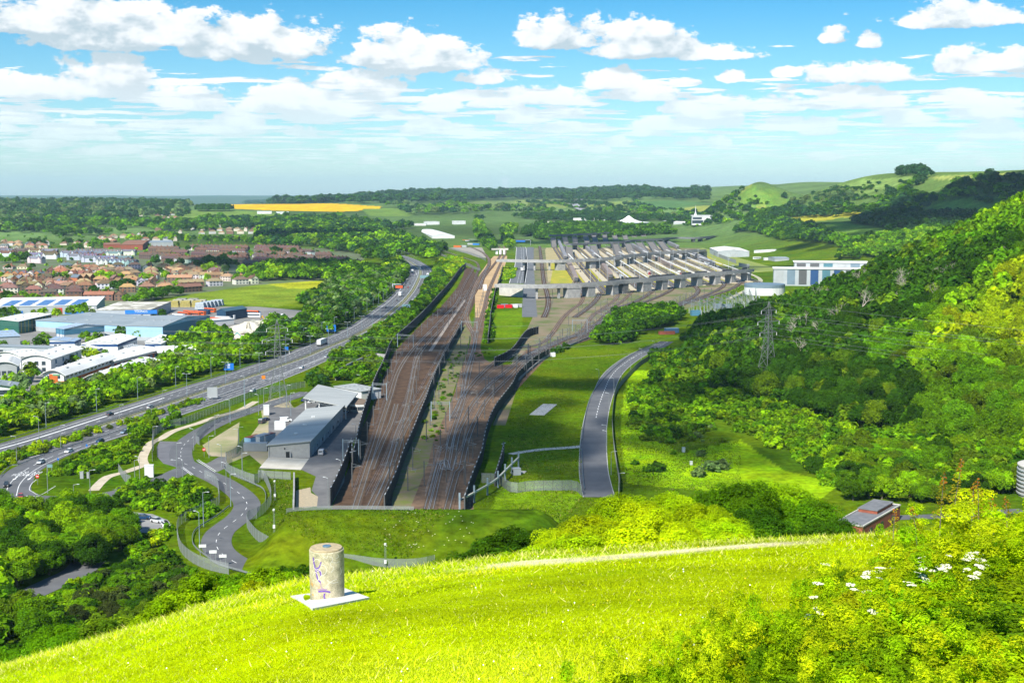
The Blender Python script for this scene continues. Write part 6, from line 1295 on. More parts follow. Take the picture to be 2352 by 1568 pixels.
b1, B1P = bridge('front loading bridge on thick concrete piers, nearest the camera', BS, 9.6, pier_at('m1380,1284', 'n450,1196', w_=14) + pier_at('m1620,1268', 'm1900,1240', 'm2150,1222', 'n175,1222', 'n700,1168', 'n960,1145', 'n1210,1116', 'n1465,1095', 'n1680,1074', 'n1905,1048', w_=9.5) + pier_at('m885,1300', 'm1155,1280', w_=2.0, d_=2.0), wdt=9)
m = MB(); q = GG('m345,1250 m680,1282 m690,1240 m345,1225'); m.prism(q, 0, 8.2); m.build('abutment', CONCL, b1)
face = offs(B1P, 4.9); 
for s in ('m2150,1000', 'm1400,1050', 'm1800,1040', 'n60,1010', 'n330,990', 'n600,970', 'n840,945', 'n1090,925', 'n1330,900', 'n1570,885', 'n1780,865'):
    x, y, z = G(*pp(s)[0], 9.5); i = int(np.argmin(np.hypot(B1P[:, 0] - x, B1P[:, 1] - y))); d = nrm(B1P)[i]; c_ = B1P[i] - d * 4.4; m = MB(); r_ = atan2(d[1], d[0]) + pi / 2; m.box(0, 0, 0, 20, .5, 1.7); o = m.build('screen', DSTEEL, b1); o.location = (*c_, 12.7); o.rotation_euler = (0, 0, r_)
b2, B2P = bridge('second loading bridge with a pale sunlit left end', 'm330,880 m700,890 m1060,895 m1300,890 m1700,868 m2050,840 n60,830 n330,800 n600,770 n850,752 n1080,735 n1290,715', 9.6, pier_at('m1210,888', 'm1650,872', 'm1830,862', 'm2060,840', 'n90,830', 'n270,805', 'n500,780', 'n670,765', 'n880,750', 'n1050,738', 'n1270,716', w_=11) + pier_at('m720,890', 'm866,893', 'm1065,895', w_=2.2, d_=2.2), wdt=11, mt=CONC)
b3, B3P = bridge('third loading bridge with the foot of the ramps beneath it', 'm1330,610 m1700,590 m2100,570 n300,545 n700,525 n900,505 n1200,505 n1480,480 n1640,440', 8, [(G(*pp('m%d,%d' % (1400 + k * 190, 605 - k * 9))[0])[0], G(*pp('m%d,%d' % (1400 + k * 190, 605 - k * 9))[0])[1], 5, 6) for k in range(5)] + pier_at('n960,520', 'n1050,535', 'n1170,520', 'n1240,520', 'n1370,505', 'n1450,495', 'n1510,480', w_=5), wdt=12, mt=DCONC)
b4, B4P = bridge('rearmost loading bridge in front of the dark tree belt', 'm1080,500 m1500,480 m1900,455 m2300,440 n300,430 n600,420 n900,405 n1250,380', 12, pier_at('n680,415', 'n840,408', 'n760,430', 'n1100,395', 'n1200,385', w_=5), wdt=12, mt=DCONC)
def ramp(label, top, bot, wd_, zt, deckm=None):  # deck and side screens have cloud shade put into their dark colours
    a_ = np.array(G(*pp(top)[0], zt)); b_ = np.array(G(*pp(bot)[0], 1.2)); t = thing('loading_ramp', label, 'ramp', group='loading ramps dropping to the platforms'); d = b_[:2] - a_[:2]; L_ = np.linalg.norm(d); d /= L_; n_ = np.array((d[1], -d[0])) * wd_ / 2
    m = MB(); A1, A2, B1_, B2_ = a_[:2] - n_, a_[:2] + n_, b_[:2] - n_, b_[:2] + n_
    m.add([(*A1, zt), (*A2, zt), (*B2_, 1.2), (*B1_, 1.2), (*A1, zt - 1), (*A2, zt - 1), (*B2_, .4), (*B1_, .4)], [(0, 1, 2, 3), (4, 7, 6, 5), (0, 3, 7, 4), (1, 5, 6, 2), (0, 4, 5, 1), (3, 2, 6, 7)]); m.build('deck', deckm or mat('ramp_deck', (.19, .17, .15), (.14, .13, .12), .2, .9), t)
    for s_, P0_, P1_ in ((-1, A1, B1_), (1, A2, B2_)):
        m = MB(); m.add([(*P0_, zt - .5), (*P1_, .5), (*P1_, 3.2), (*P0_, zt + 3.0), (*(P0_ + n_ / wd_ * .6 * s_), zt - .5), (*(P1_ + n_ / wd_ * .6 * s_), .5), (*(P1_ + n_ / wd_ * .6 * s_), 3.2), (*(P0_ + n_ / wd_ * .6 * s_), zt + 3)], [(0, 1, 2, 3), (7, 6, 5, 4), (3, 2, 6, 7), (0, 4, 5, 1), (0, 3, 7, 4), (1, 5, 6, 2)]); m.build('side_screen', mat('ramp_screen', (.13, .14, .145), (.18, .19, .19), .2, .8), t)
for k, (tx, ty, bx, by) in enumerate([(1110, 425, 1125, 560), (1275, 420, 1300, 525), (1415, 412, 1435, 520), (1570, 400, 1600, 515), (1690, 395, 1720, 505), (1840, 385, 1865, 495), (1975, 372, 2015, 485), (2120, 370, 2160, 480), (2245, 358, 2290, 465)]):
    ramp('grey ramp descending from the rearmost bridge, number %d along it' % (k + 1) if False else 'grey ramp descending from the rearmost bridge', 'm%d,%d' % (tx, ty), 'm%d,%d' % (bx, by), 9, 11)
for tx, ty, bx, by in ((420, 358, 465, 460), (550, 345, 610, 450)): ramp('grey ramp descending from the rearmost bridge', 'n%d,%d' % (tx, ty), 'n%d,%d' % (bx, by), 9, 11)
for top, bot in (('m1680,540', 'm1720,690'), ('m2000,520', 'm2060,690'), ('n30,520', 'n70,670'), ('n210,515', 'n280,660'), ('n370,500', 'n470,650'), ('n530,490', 'n640,650'), ('n670,485', 'n780,620'), ('m1330,560', 'm1350,720')): ramp('broad ramp dropping from the third bridge to its platform', top, bot, 11, 9)
PLAT = mat('platform_concrete', (.42, .36, .25), (.48, .42, .30), .06, .9, detail=6)
for k, (x0, y0) in enumerate(PLX[:-1]):
    m = MB(); m.box(0, 0, 0, 6.6, 480, .6); o = m.build('platform', PLAT); o.location = (x0 + 14.4, y0 + 262, 0); o.rotation_euler = (0, 0, -.004); tag(o, 'long pale concrete platform between bays %d and %d from the left' % (k + 1, k + 2), 'platform', 'loading platforms')
    m = MB(); m.box(0, 0, 0, 6.6, 420, .6); o = m.build('platform', PLAT); o.location = (x0 + 16, y0 + 800, 0); o.rotation_euler = (0, 0, -.004); tag(o, 'far loading platform beyond the second bridge', 'platform', 'far loading platforms')
def shuttle(lab, s0, s1, mt, h_=5.2, w_=5.0):
    a_, b_ = (np.array(G(*pp(s)[0])[:2]) for s in (s0, s1)); t = thing('shuttle_train', lab, 'train', group='shuttle trains in the loading bays'); d = (b_ - a_); L_ = np.linalg.norm(d); d /= L_; r_ = atan2(d[1], d[0]); k = max(1, int(L_ / 26))
    for i in range(k):
        c_ = a_ + d * (L_ * (i + .5) / k); m = MB(); m.box(*c_, .9, L_ / k - .8, w_, h_, r_); o = m.build('wagon', mt, t); m = MB()
        m.box(*c_, h_ + .92, L_ / k - .9, w_ * .7, .35, r_); m.build('wagon_roof', mt, o)
    m = MB(); m.box(*(a_ - d * 1.6), 1.2, 2.4, w_ * .8, h_ * .7, r_); m.build('end_door', DSTEEL, t)
WAG = mat('wagon_steel', (.22, .165, .14), (.28, .22, .19), .1, .6, .4); WAG2 = mat('grey_wagon', (.20, .19, .20), (.26, .25, .25), .1, .6, .4)
shuttle('brown shuttle train in the leftmost bay between the front bridges', 'm1440,1060', 'm1340,830', WAG); shuttle('long rusty brown shuttle train in the second bay', 'm1935,1010', 'm1780,800', WAG)
shuttle('grey shuttle train passing under the second bridge', 'm1290,740', 'm1190,500', WAG2); shuttle('grey shuttle train below the third bridge', 'm1720,720', 'm1580,590', WAG2)
shuttle('open sided brown train beyond the second bridge', 'n840,880', 'n600,730', WAG); shuttle('open sided grey train at the far right bays', 'n1440,840', 'n1150,690', WAG2); shuttle('grey train in the bays under the ramps', 'n480,680', 'n280,560', WAG2); shuttle('grey train at the far right beneath the third bridge', 'n930,590', 'n800,530', WAG2)
for s, h_, kd, lab, mt in (('m1395,195 m1400,200 m1850,198', 9, 'flat', 'long low white warehouse in front of the dark wood', OFFW), ('m820,262 m825,268 m960,266', 7, 'flat', 'small white block by the terminal road', OFFW), ('n705,170 n720,195 n990,190', 8, 'mono', 'pale blue grey service building left of the control tower', LGREY), ('n840,150 n850,150 n1170,150', 6, 'flat', 'dark roofed block behind the service building', GREYC), ('n860,240 n870,245 n1170,225', 6, 'gable', 'white tent roofed hall in front of the control tower', OFFW), ('m845,220 m850,225 m1900,235', 4.5, 'flat', 'long thin cream coloured building behind the tree belt', CONCL),
                          ('b255,470 b262,478 b520,474', 9, 'flat', 'white office with a long window band in the trees', OFFW), ('b1440,460 b1450,465 b1560,465', 5, 'flat', 'low white shed beyond the sidings', OFFW), ('b1565,450 b1570,458 b1685,455', 8, 'flat', 'white block beyond the sidings', OFFW), ('b1815,450 b1820,455 b1925,452', 9, 'flat', 'pale block beside the grey silos', OFFW), ('b0,355 b10,358 b145,356', 8, 'flat', 'long pale school block among trees', OFFW), ('b190,358 b195,362 b300,360', 8, 'flat', 'second pale school block among trees', OFFW),
                          ('a1745,470 a1755,478 a1860,474', 9, 'flat', 'blue grey hall at the edge of the town', LGREY), ('a1890,472 a1900,480 a2110,472', 9, 'gable', 'long white factory hall at the edge of the town', OFFW), ('a2120,465 a2130,470 a2351,462', 9, 'gable', 'second white factory hall at the edge of the town', OFFW), ('a1950,585 a1960,590 a2200,582', 5, 'flat', 'low red brick store beyond the houses', REDB), ('a1200,640 a1110,690 a1310,690', 9, 'gable', 'wide rust roofed sports hall among the houses', REDB), ('a950,660 a960,670 a1100,662', 6, 'gable', 'long tiled school roof among the houses', REDB), ('a1320,640 a1330,660 a1590,655', 8, 'flat', 'long grey roofed school hall among the houses', GREYC), ('m0,640 m370,40 m990,10', 10, 'flat', '', LGREY)):
    if not lab: continue
    A3 = TT(s); z_ = A3[1][2]; t, O, a, La, b, Lb = shed('service_building' if s[0] in 'mn' else 'far_building', lab, 'building', None, h_, kd, 2.0, 'b', mt, WROOF if mt in (OFFW, LGREY) else (GROOF if mt is GREYC else (mat('rust_roof', (.26, .12, .07), (.20, .10, .06), .1, .9) if mt is REDB else CONCL)), world=A3); t.location = (*t.location[:2], z_)
t, O, a, La, b, Lb = shed('train_wash', 'white arched maintenance shed beside the sidings', 'shed', 'b1485,545 b1620,600 b1740,570', 9, 'vault', 3, 'a', OFFW, WROOF)
x, y, z = T(*pp('m2190,240')[0]); t = thing('tent_pavilion', 'white tent roofed pavilion with a pointed top', 'pavilion', (x, y, z)); m = MB(); m.lathe([(52, 5), (34, 6.5), (24, 8.5), (13, 13), (5, 19), (.8, 21.5)], 24); m.build('tent_roof', mat('white_fabric', (.8, .8, .77), None, 1, .7), t); m = MB(); m.lathe([(50, 0), (50, 5)], 24); m.build('wall', LGREY, t)
x, y, z = T(*pp('n1270,250')[0]); t = thing('control_tower', 'white control building with dark window bands and a pointed mast', 'building', (x, y, z))
m = MB(); m.box(0, 0, 0, 44, 16, 20); m.box(0, 0, 20, 47, 18, 2.2); m.build('wall', OFFW, t)
m = MB(); m.box(-11, -8.2, 13, 20, .4, 4.5); m.build('window', GLASS, t); m = MB(); m.box(-10, -8.2, 4, 24, .4, 7); m.build('window', GLASS, t); m = MB(); m.tube([(-14, 0, 22), (-14, 0, 30), (-14, 0, 44)], [3, .9, .25], 8); m.build('mast', OFFW, t)
m = MB(); m.box(12, -8.2, 2, 14, .4, 9); m.build('archway', DSTEEL, t)
# ------------------------------------------------------------------ houses
def house_mb(kind):
    """list of (part name, MB, material key); house stands on z=0, front towards -y"""
    W, D, Hh, rh = {'semi': (15, 8.5, 5.2, 3.2), 'terrace': (26, 8.5, 5.2, 3.0), 'gable': (8, 10, 5.6, 3.4), 'bungalow': (13, 9, 3.0, 3.2), 'victorian': (24, 9, 6.0, 3.4), 'whitegable': (21, 9, 6.0, 3.2)}[kind]
    w_ = MB(); w_.box(0, 0, -1, W, D, Hh + 1); r = MB(); o = .45; parts = []
    hip = kind in ('semi', 'bungalow')
    x, y, z, t = W / 2 + o, D / 2 + o, Hh + .02, Hh + rh
    if kind == 'gable':
        r.add([(-x, -y, z), (x, -y, z), (x, y, z), (-x, y, z), (0, -y, t), (0, y, t)], [(0, 4, 5, 3), (1, 2, 5, 4), (0, 3, 2, 1)]); w_.add([(-W / 2, -D / 2, Hh), (W / 2, -D / 2, Hh), (0, -D / 2, t - .3), (-W / 2, D / 2, Hh), (W / 2, D / 2, Hh), (0, D / 2, t - .3)], [(0, 1, 2), (4, 3, 5)])
    else:
        k = (x - D / 2 - .2) if hip else x
        r.add([(-x, -y, z), (x, -y, z), (x, y, z), (-x, y, z), (-k, 0, t), (k, 0, t)], [(0, 1, 5, 4), (2, 3, 4, 5), (1, 2, 5), (3, 0, 4), (3, 2, 1, 0)])
        if not hip: w_.add([(-W / 2, -D / 2, Hh), (-W / 2, D / 2, Hh), (-W / 2, 0, t - .3), (W / 2, -D / 2, Hh), (W / 2, D / 2, Hh), (W / 2, 0, t - .3)], [(0, 2, 1), (3, 4, 5)])
    parts += [('wall', w_, 'w'), ('roof', r, 'r')]
    for cx in ({'semi': (0,), 'bungalow': (3,), 'gable': (2,), 'terrace': (-8, 0, 8), 'victorian': (-9, -3, 3, 9), 'whitegable': (-7, 0, 7)}[kind]):
        c_ = MB(); c_.box(cx, .6, Hh + rh * .45, 1.3, .8, rh * .55 + 1.5); parts.append(('chimney', c_, 'b'))
    if kind in ('whitegable', 'victorian'):
        for cx in np.linspace(-W / 2 + 3.2, W / 2 - 3.2, 3 if kind == 'whitegable' else 2):
            g_ = MB(); y0 = -D / 2 - 1.0; g_.add([(cx - 2.2, y0, -1), (cx + 2.2, y0, -1), (cx + 2.2, y0, Hh), (cx - 2.2, y0, Hh), (cx, y0, Hh + 2.4), (cx - 2.2, 0, -1), (cx + 2.2, 0, -1), (cx + 2.2, 0, Hh), (cx - 2.2, 0, Hh), (cx, 0, Hh + 2.4)], [(0, 1, 2, 4, 3), (1, 6, 7, 2), (0, 3, 8, 5)]); parts.append(('gable_bay', g_, 'w'))
            g2 = MB(); g2.add([(cx - 2.6, y0 - .3, Hh - .2), (cx, y0 - .3, Hh + 2.65), (cx, 1, Hh + 2.65), (cx - 2.6, 1, Hh - .2), (cx + 2.6, y0 - .3, Hh - .2), (cx + 2.6, 1, Hh - .2)], [(0, 1, 2, 3), (4, 5, 2, 1)]); parts.append(('bay_roof', g2, 'r'))
    else:
        n = {'semi': 4, 'terrace': 6, 'gable': 2, 'bungalow': 3}[kind]
        for i in range(n):
            for z0 in ((.8, 3.4) if Hh > 4 else (.9,)):
                m_ = MB(); cx = -W / 2 + W * (i + .5) / n; m_.box(cx, -D / 2 - .04, z0, 1.7, .1, 1.3); parts.append(('window', m_, 'g'))
    return parts
HK = ('semi', 'terrace', 'gable', 'bungalow', 'victorian', 'whitegable'); HP = {}
CHB = mat('chimney_brick', (.24, .10, .06), (.16, .08, .05), 1, .9)
for k in HK:
    lst = []
    for nm, m_, mk in house_mb(k):
        o = m_.build(nm, {'w': WALLC, 'r': TILE, 'b': CHB, 'g': GLASS}[mk]); lst.append((nm, o.data, mk)); bpy.data.objects.remove(o)
    HP[k] = lst
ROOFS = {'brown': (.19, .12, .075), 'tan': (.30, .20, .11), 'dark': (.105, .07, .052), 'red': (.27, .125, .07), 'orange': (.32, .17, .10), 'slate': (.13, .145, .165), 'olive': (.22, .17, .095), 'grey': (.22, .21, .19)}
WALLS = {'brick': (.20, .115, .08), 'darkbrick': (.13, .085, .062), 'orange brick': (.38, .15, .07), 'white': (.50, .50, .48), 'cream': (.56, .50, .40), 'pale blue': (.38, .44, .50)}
HOUSES = []
def hrow(s, kinds, roofs, walls, gap=3.5, rot=0, seed=1, skip=.05, group='houses of the estate'):
    A, B = (np.array(q[:2]) for q in GG(s)); d = B - A; L_ = np.linalg.norm(d); d /= L_; g = random.Random(seed); t = 0
    Wd = {'semi': 15, 'terrace': 26, 'gable': 8, 'bungalow': 13, 'victorian': 24, 'whitegable': 21}
    while True:
        k = g.choice(kinds); w_ = Wd[k]
        if t + w_ > L_ and t > 0: break
        if g.random() > skip:
            p = A + d * (t + w_ / 2) + np.array((-d[1], d[0])) * g.uniform(-2, 2); HOUSES.append((float(p[0]), float(p[1]), atan2(d[1], d[0]) + rot + (g.uniform(-.12, .12)), k, g.choice(roofs), g.choice(walls), group))
        t += w_ + (gap * g.uniform(.5, 1.6) if k not in ('victorian', 'whitegable') else .4)
        if t > L_: break
E1 = 'houses nearest the trading estate'
hrow('a80,1195 a330,1190', ['semi'], ['dark', 'brown'], ['brick'], seed=1, group=E1); hrow('a480,1195 a1050,1195', ['terrace', 'semi'], ['tan', 'red', 'brown'], ['brick'], seed=2, group=E1); hrow('a-40,1150 a250,1140', ['semi', 'gable'], ['brown', 'red'], ['brick', 'white'], seed=3, group=E1)
hrow('a780,1150 a1240,1150', ['terrace', 'gable'], ['red', 'red', 'brown'], ['brick'], seed=4, group=E1); hrow('a370,1125 a800,1120', ['semi'], ['dark'], ['darkbrick'], 6, seed=5, group=E1)
E2 = 'semis in the near estate'
for i, (x0, x1, y0, y1) in enumerate(((20, 760, 1085, 1070), (160, 1100, 1050, 1040), (1640, 1900, 1080, 1060), (1330, 1650, 1060, 1045), (900, 1330, 1035, 1010), (0, 700, 1010, 1005), (1250, 1660, 1015, 1000), (1650, 2150, 1035, 1010), (2150, 2351, 1005, 995))):
    hrow('a%d,%d a%d,%d' % (x0, y0, x1, y1), ['semi', 'semi', 'gable', 'terrace'], ['dark', 'brown', 'tan', 'brown'], ['brick', 'darkbrick', 'cream', 'white'], 4, seed=10 + i, group=E2)
hrow('a80,1000 a310,990', ['gable'], ['slate', 'grey'], ['orange brick'], .5, seed=30, group='orange brick houses with solar panels'); hrow('a0,945 a440,950', ['gable'], ['grey', 'slate'], ['orange brick', 'white'], .6, seed=31, group='tall orange brick and white flats'); hrow('a520,1035 a640,1030', ['gable'], ['slate'], ['orange brick', 'white'], 1, seed=32, group=E2)
hrow('a690,990 a860,975', ['gable'], ['slate', 'tan'], ['orange brick'], 1, seed=33, group=E2); hrow('a1540,985 a1880,985', ['terrace'], ['tan'], ['cream', 'brick'], .6, seed=34, group='tan terraces by the meadow'); hrow('a1720,955 a2060,960', ['terrace', 'semi'], ['tan', 'olive'], ['cream', 'white'], 1, seed=35, group='tan terraces by the meadow')
hrow('a2060,970 a2351,985', ['semi'], ['tan', 'orange'], ['cream', 'brick'], seed=36, group='tan terraces by the meadow')
E3 = 'roofs across the mid estate'
y = 960; k = 0
while y > 868:
    for (x0, x1) in ((440, 1330) if k % 2 else (500, 1300), (1330, 2100) if y > 880 else (1340, 1850)):
        hrow('a%d,%d a%d,%d' % (x0, y, x1, y - 12 + 10 * (k % 3)), ['semi', 'semi', 'bungalow', 'gable'], ['tan', 'brown', 'olive', 'red', 'tan'], ['brick', 'cream', 'white', 'brick'], 5, seed=50 + k, skip=.12, group=E3); k += 1
    y -= 15
hrow('a40,860 a270,860', ['bungalow', 'semi'], ['red', 'brown'], ['cream'], seed=70, group=E3); hrow('a560,865 a900,850', ['bungalow', 'semi'], ['slate', 'grey', 'brown'], ['white'], seed=71, group=E3)
E4 = 'pale terraces in the cloud shade'
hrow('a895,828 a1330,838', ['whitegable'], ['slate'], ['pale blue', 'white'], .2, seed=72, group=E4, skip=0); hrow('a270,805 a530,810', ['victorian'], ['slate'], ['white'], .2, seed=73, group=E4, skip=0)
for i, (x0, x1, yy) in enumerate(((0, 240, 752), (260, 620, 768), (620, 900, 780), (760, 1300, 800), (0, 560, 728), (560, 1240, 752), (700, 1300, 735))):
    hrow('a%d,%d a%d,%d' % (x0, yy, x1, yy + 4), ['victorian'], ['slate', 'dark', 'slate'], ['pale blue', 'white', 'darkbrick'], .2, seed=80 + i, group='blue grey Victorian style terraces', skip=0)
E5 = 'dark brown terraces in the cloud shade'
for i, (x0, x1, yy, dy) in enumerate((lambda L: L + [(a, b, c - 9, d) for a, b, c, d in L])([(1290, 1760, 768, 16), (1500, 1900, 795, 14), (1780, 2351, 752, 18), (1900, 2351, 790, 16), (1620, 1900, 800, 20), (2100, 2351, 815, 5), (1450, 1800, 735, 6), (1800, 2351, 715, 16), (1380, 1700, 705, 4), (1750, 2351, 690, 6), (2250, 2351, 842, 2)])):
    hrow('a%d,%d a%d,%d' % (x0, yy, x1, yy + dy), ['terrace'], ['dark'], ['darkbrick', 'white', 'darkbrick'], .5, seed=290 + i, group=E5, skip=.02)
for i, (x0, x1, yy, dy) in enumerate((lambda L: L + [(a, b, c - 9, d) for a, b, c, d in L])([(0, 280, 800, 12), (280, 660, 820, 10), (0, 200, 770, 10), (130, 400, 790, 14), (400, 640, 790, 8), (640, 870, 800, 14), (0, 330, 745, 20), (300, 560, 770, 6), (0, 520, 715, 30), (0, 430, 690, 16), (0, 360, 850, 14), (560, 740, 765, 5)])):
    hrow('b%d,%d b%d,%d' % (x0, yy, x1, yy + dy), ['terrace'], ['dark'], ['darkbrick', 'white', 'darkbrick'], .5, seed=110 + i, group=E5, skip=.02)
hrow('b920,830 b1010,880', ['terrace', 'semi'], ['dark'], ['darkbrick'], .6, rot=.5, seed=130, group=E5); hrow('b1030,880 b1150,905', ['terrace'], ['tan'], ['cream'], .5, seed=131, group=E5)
for i, (x0, x1, y0, y1) in enumerate(((20, 800, 1100, 1090), (60, 1000, 1030, 1020), (20, 500, 975, 970), (860, 1330, 1000, 985), (430, 1000, 915, 905), (0, 900, 1065, 1055), (700, 1300, 945, 935), (1100, 1640, 1075, 1065), (1330, 2100, 905, 900))):
    hrow('a%d,%d a%d,%d' % (x0, y0, x1, y1), ['semi', 'semi', 'gable'], ['dark', 'brown', 'tan', 'brown'], ['brick', 'darkbrick', 'cream'], 4, seed=210 + i, group=E2)
E6 = 'tan roofed houses beyond the terraces'
for i, (x0, x1, yy) in enumerate((lambda L: L + [(a, b, c + 9) for a, b, c in L[:10]])([(0, 330, 690), (0, 500, 665), (30, 210, 640), (230, 480, 650), (500, 870, 645), (700, 870, 655), (900, 1230, 600), (1180, 1420, 590), (940, 1100, 612), (1300, 1700, 610), (1430, 1620, 560), (1760, 2351, 555), (1640, 2351, 575), (1820, 2351, 540), (1700, 2351, 525), (500, 800, 530), (1600, 1690, 552), (840, 1140, 500), (1190, 1640, 482), (1500, 1640, 495), (230, 300, 468)])):
    hrow('a%d,%d a%d,%d' % (x0, yy, x1, yy + (i % 3) * 4 - 4), ['semi', 'bungalow', 'semi', 'gable'], ['tan', 'brown', 'tan', 'olive'] if i < 17 else ['orange', 'red', 'tan', 'slate'], ['cream', 'brick', 'white', 'cream'], 7, seed=140 + i, group=E6, skip=.12)
def build_houses():
    H_ = [h for h in HOUSES if abs(h[0] / h[1]) < .41]; H_.sort(key=lambda h: h[1] * {'terrace': .7, 'victorian': .7, 'whitegable': .6}.get(h[3], 1)); seen = {}
    for (x, y, r, k, rf, wl, gr) in H_[:300]:
        kn = {'semi': 'hipped semi', 'terrace': 'long terrace', 'gable': 'gabled house', 'bungalow': 'low bungalow', 'victorian': 'bay fronted terrace', 'whitegable': 'gabled terrace'}[k]
        t = thing('house' if k in ('semi', 'gable', 'bungalow') else 'terraced_house', f'{kn}, {rf} roof, {wl} walls, among {gr}', 'house', (x, y, h1(x, y)), r, gr)
        c1 = tuple(v * rnd.uniform(.8, 1.2) for v in ROOFS[rf]); c2 = tuple(v * rnd.uniform(.85, 1.12) for v in WALLS[wl])
        for nm, me, mk in HP[k]:
            o = bpy.data.objects.new(nm, me); COL.objects.link(o); o.parent = t; o.color = (*(c1 if mk == 'r' else c2), 1)
    ms = []; idx = {}; m = MB()
    for (x, y, r, k, rf, wl, gr) in H_[300:]:
        c_, s_ = cos(r), sin(r); z = h1(x, y)
        for nm, me, mk in HP[k]:
            if mk == 'g': continue
            key = ('R', rf) if mk == 'r' else ('W', wl) if mk == 'w' else ('C', 0)
            if key not in idx:
                idx[key] = len(ms); cc = ROOFS[rf] if mk == 'r' else WALLS[wl]; ms.append(CHB if mk == 'b' else mat('far_%s_%s' % key, cc, tuple(v * .75 for v in cc), .05, .85))
            m.add([(x + v.co.x * c_ - v.co.y * s_, y + v.co.x * s_ + v.co.y * c_, z + v.co.z) for v in me.vertices], [tuple(p.vertices) for p in me.polygons], idx[key])
    o = m.build('distant_housing', ms); tag(o, 'mass of distant house roofs beyond the nearer streets', 'housing', kind='stuff'); print('houses', len(H_))
build_houses()

# ------------------------------------------------------------------ vehicles
def loft(m, st, mi=0):
    """stations (x, z0, z1, half width bottom, half width top)"""
    b = len(m.v)
    for x, z0, z1, w0, w1 in st: m.v += [(x, -w0, z0), (x, w0, z0), (x, w1, z1), (x, -w1, z1)]
    for i in range(len(st) - 1):
        for k in range(4): m.f.append((b + 4 * i + k, b + 4 * (i + 1) + k, b + 4 * (i + 1) + (k + 1) % 4, b + 4 * i + (k + 1) % 4)); m.m.append(mi)
    e = b + 4 * (len(st) - 1); m.f += [(b, b + 1, b + 2, b + 3), (e + 3, e + 2, e + 1, e)]; m.m += [mi, mi]
def wheels(t, xs, w_, r=.33):
    for x in xs:
        for s in (-1, 1): m = MB(); m.tube([(x, s * (w_ - .12), r), (x, s * (w_ + .06), r)], r, 12); m.build('wheel', RUBBER, t)
LIGHTW = mat('lamp_glass', (.7, .7, .68), None, 1, .2, .6); LIGHTR = mat('tail_glass', (.35, .01, .01), None, 1, .25, .5)
def car_proto(van=False):
    t = thing('car' if not van else 'van', 'x', 'car' if not van else 'van'); m = MB()
    if not van:
        loft(m, [(-2.12, .45, .72, .70, .66), (-2.02, .26, .84, .84, .78), (-1.5, .2, .92, .89, .80), (.9, .2, .94, .89, .80), (1.7, .22, .84, .87, .76), (2.05, .3, .72, .80, .70), (2.14, .42, .6, .68, .62)]); m.build('body', PAINT, t)
        m = MB(); loft(m, [(-1.85, .88, .92, .76, .74), (-1.35, .88, 1.40, .80, .62), (.1, .88, 1.44, .80, .62), (1.05, .9, .95, .76, .72)]); m.build('window', GLASS, t)
        m = MB(); loft(m, [(-1.4, 1.395, 1.43, .60, .58), (-.6, 1.44, 1.50, .62, .58), (.15, 1.43, 1.47, .60, .58)]); m.build('roof', PAINT, t); wheels(t, (-1.3, 1.35), .84)
        X = 2.06
    else:
        loft(m, [(-2.45, .3, 1.85, .92, .84), (-2.4, .25, 1.95, .95, .86), (.9, .25, 1.98, .95, .86), (1.45, .25, 1.5, .95, .84), (1.6, .25, 1.12, .94, .86), (2.35, .3, .95, .9, .8), (2.45, .4, .7, .8, .75)]); m.build('body', PAINT, t)
        m = MB(); loft(m, [(.35, 1.2, 1.75, .965, .89), (1.2, 1.2, 1.72, .965, .87), (1.56, 1.15, 1.3, .93, .86)]); m.build('window', GLASS, t); m = MB(); m.box(-2.46, 0, 1.25, .06, 1.3, .5); m.build('rear_window', GLASS, t); wheels(t, (-1.5, 1.5), .9, .36); X = 2.4
    for s in (-1, 1):
        m = MB(); m.box(X, s * .58, .58, .14, .34, .16); m.build('headlight', LIGHTW, t); m = MB(); m.box(-X - .02, s * .62, .68, .1, .26, .16); m.build('tail_light', LIGHTR, t)
    return t
def lorry_proto(cab):
    t = thing('lorry', 'x', 'lorry'); m = MB(); m.box(-2.2, 0, 1.1, 12.6, 2.55, 2.9); m.build('trailer', OFFW, t); m = MB(); loft(m, [(4.5, .5, 3.2, 1.2, 1.15), (4.6, .5, 3.5, 1.24, 1.2), (6.0, .5, 3.3, 1.24, 1.18), (6.5, .5, 1.9, 1.24, 1.2), (6.6, .5, 1.2, 1.2, 1.2)]); m.build('cab', PAINT, t)
    m = MB(); m.box(6.28, 0, 2.0, .3, 2.2, 1.0); m.build('windscreen', GLASS, t); wheels(t, (-7.2, -5.9, -4.6, 4.0, 5.6), 1.15, .5); m = MB(); m.box(-2.2, 0, .8, 12, 1.2, .3); m.build('chassis', DSTEEL, t); return t
def coach_proto():
    t = thing('coach', 'x', 'coach'); m = MB(); loft(m, [(-6, .4, 3.2, 1.2, 1.15), (-5.9, .35, 3.4, 1.27, 1.2), (5.6, .35, 3.4, 1.27, 1.2), (6.0, .35, 2.4, 1.25, 1.18), (6.1, .5, 1.4, 1.2, 1.2)]); m.build('body', PAINT, t)
    m = MB(); loft(m, [(-5.6, 1.5, 2.6, 1.285, 1.25), (5.4, 1.5, 2.7, 1.285, 1.25), (6.02, 1.5, 2.3, 1.22, 1.18)]); m.build('window', GLASS, t); wheels(t, (-3.6, 4.0), 1.2, .5); return t
CARP, VANP, LORP, COAP = car_proto(), car_proto(True), lorry_proto(0), coach_proto(); USED = set()
CC = {'silver': (.45, .47, .49), 'dark grey': (.06, .065, .07), 'white': (.75, .76, .76), 'black': (.012, .013, .016), 'red': (.38, .02, .025), 'blue': (.03, .08, .25), 'dark blue': (.01, .04, .10), 'teal': (.03, .22, .24), 'orange': (.60, .10, .015), 'grey blue': (.18, .26, .34), 'green': (.02, .10, .05), 'yellow': (.55, .33, .02)}
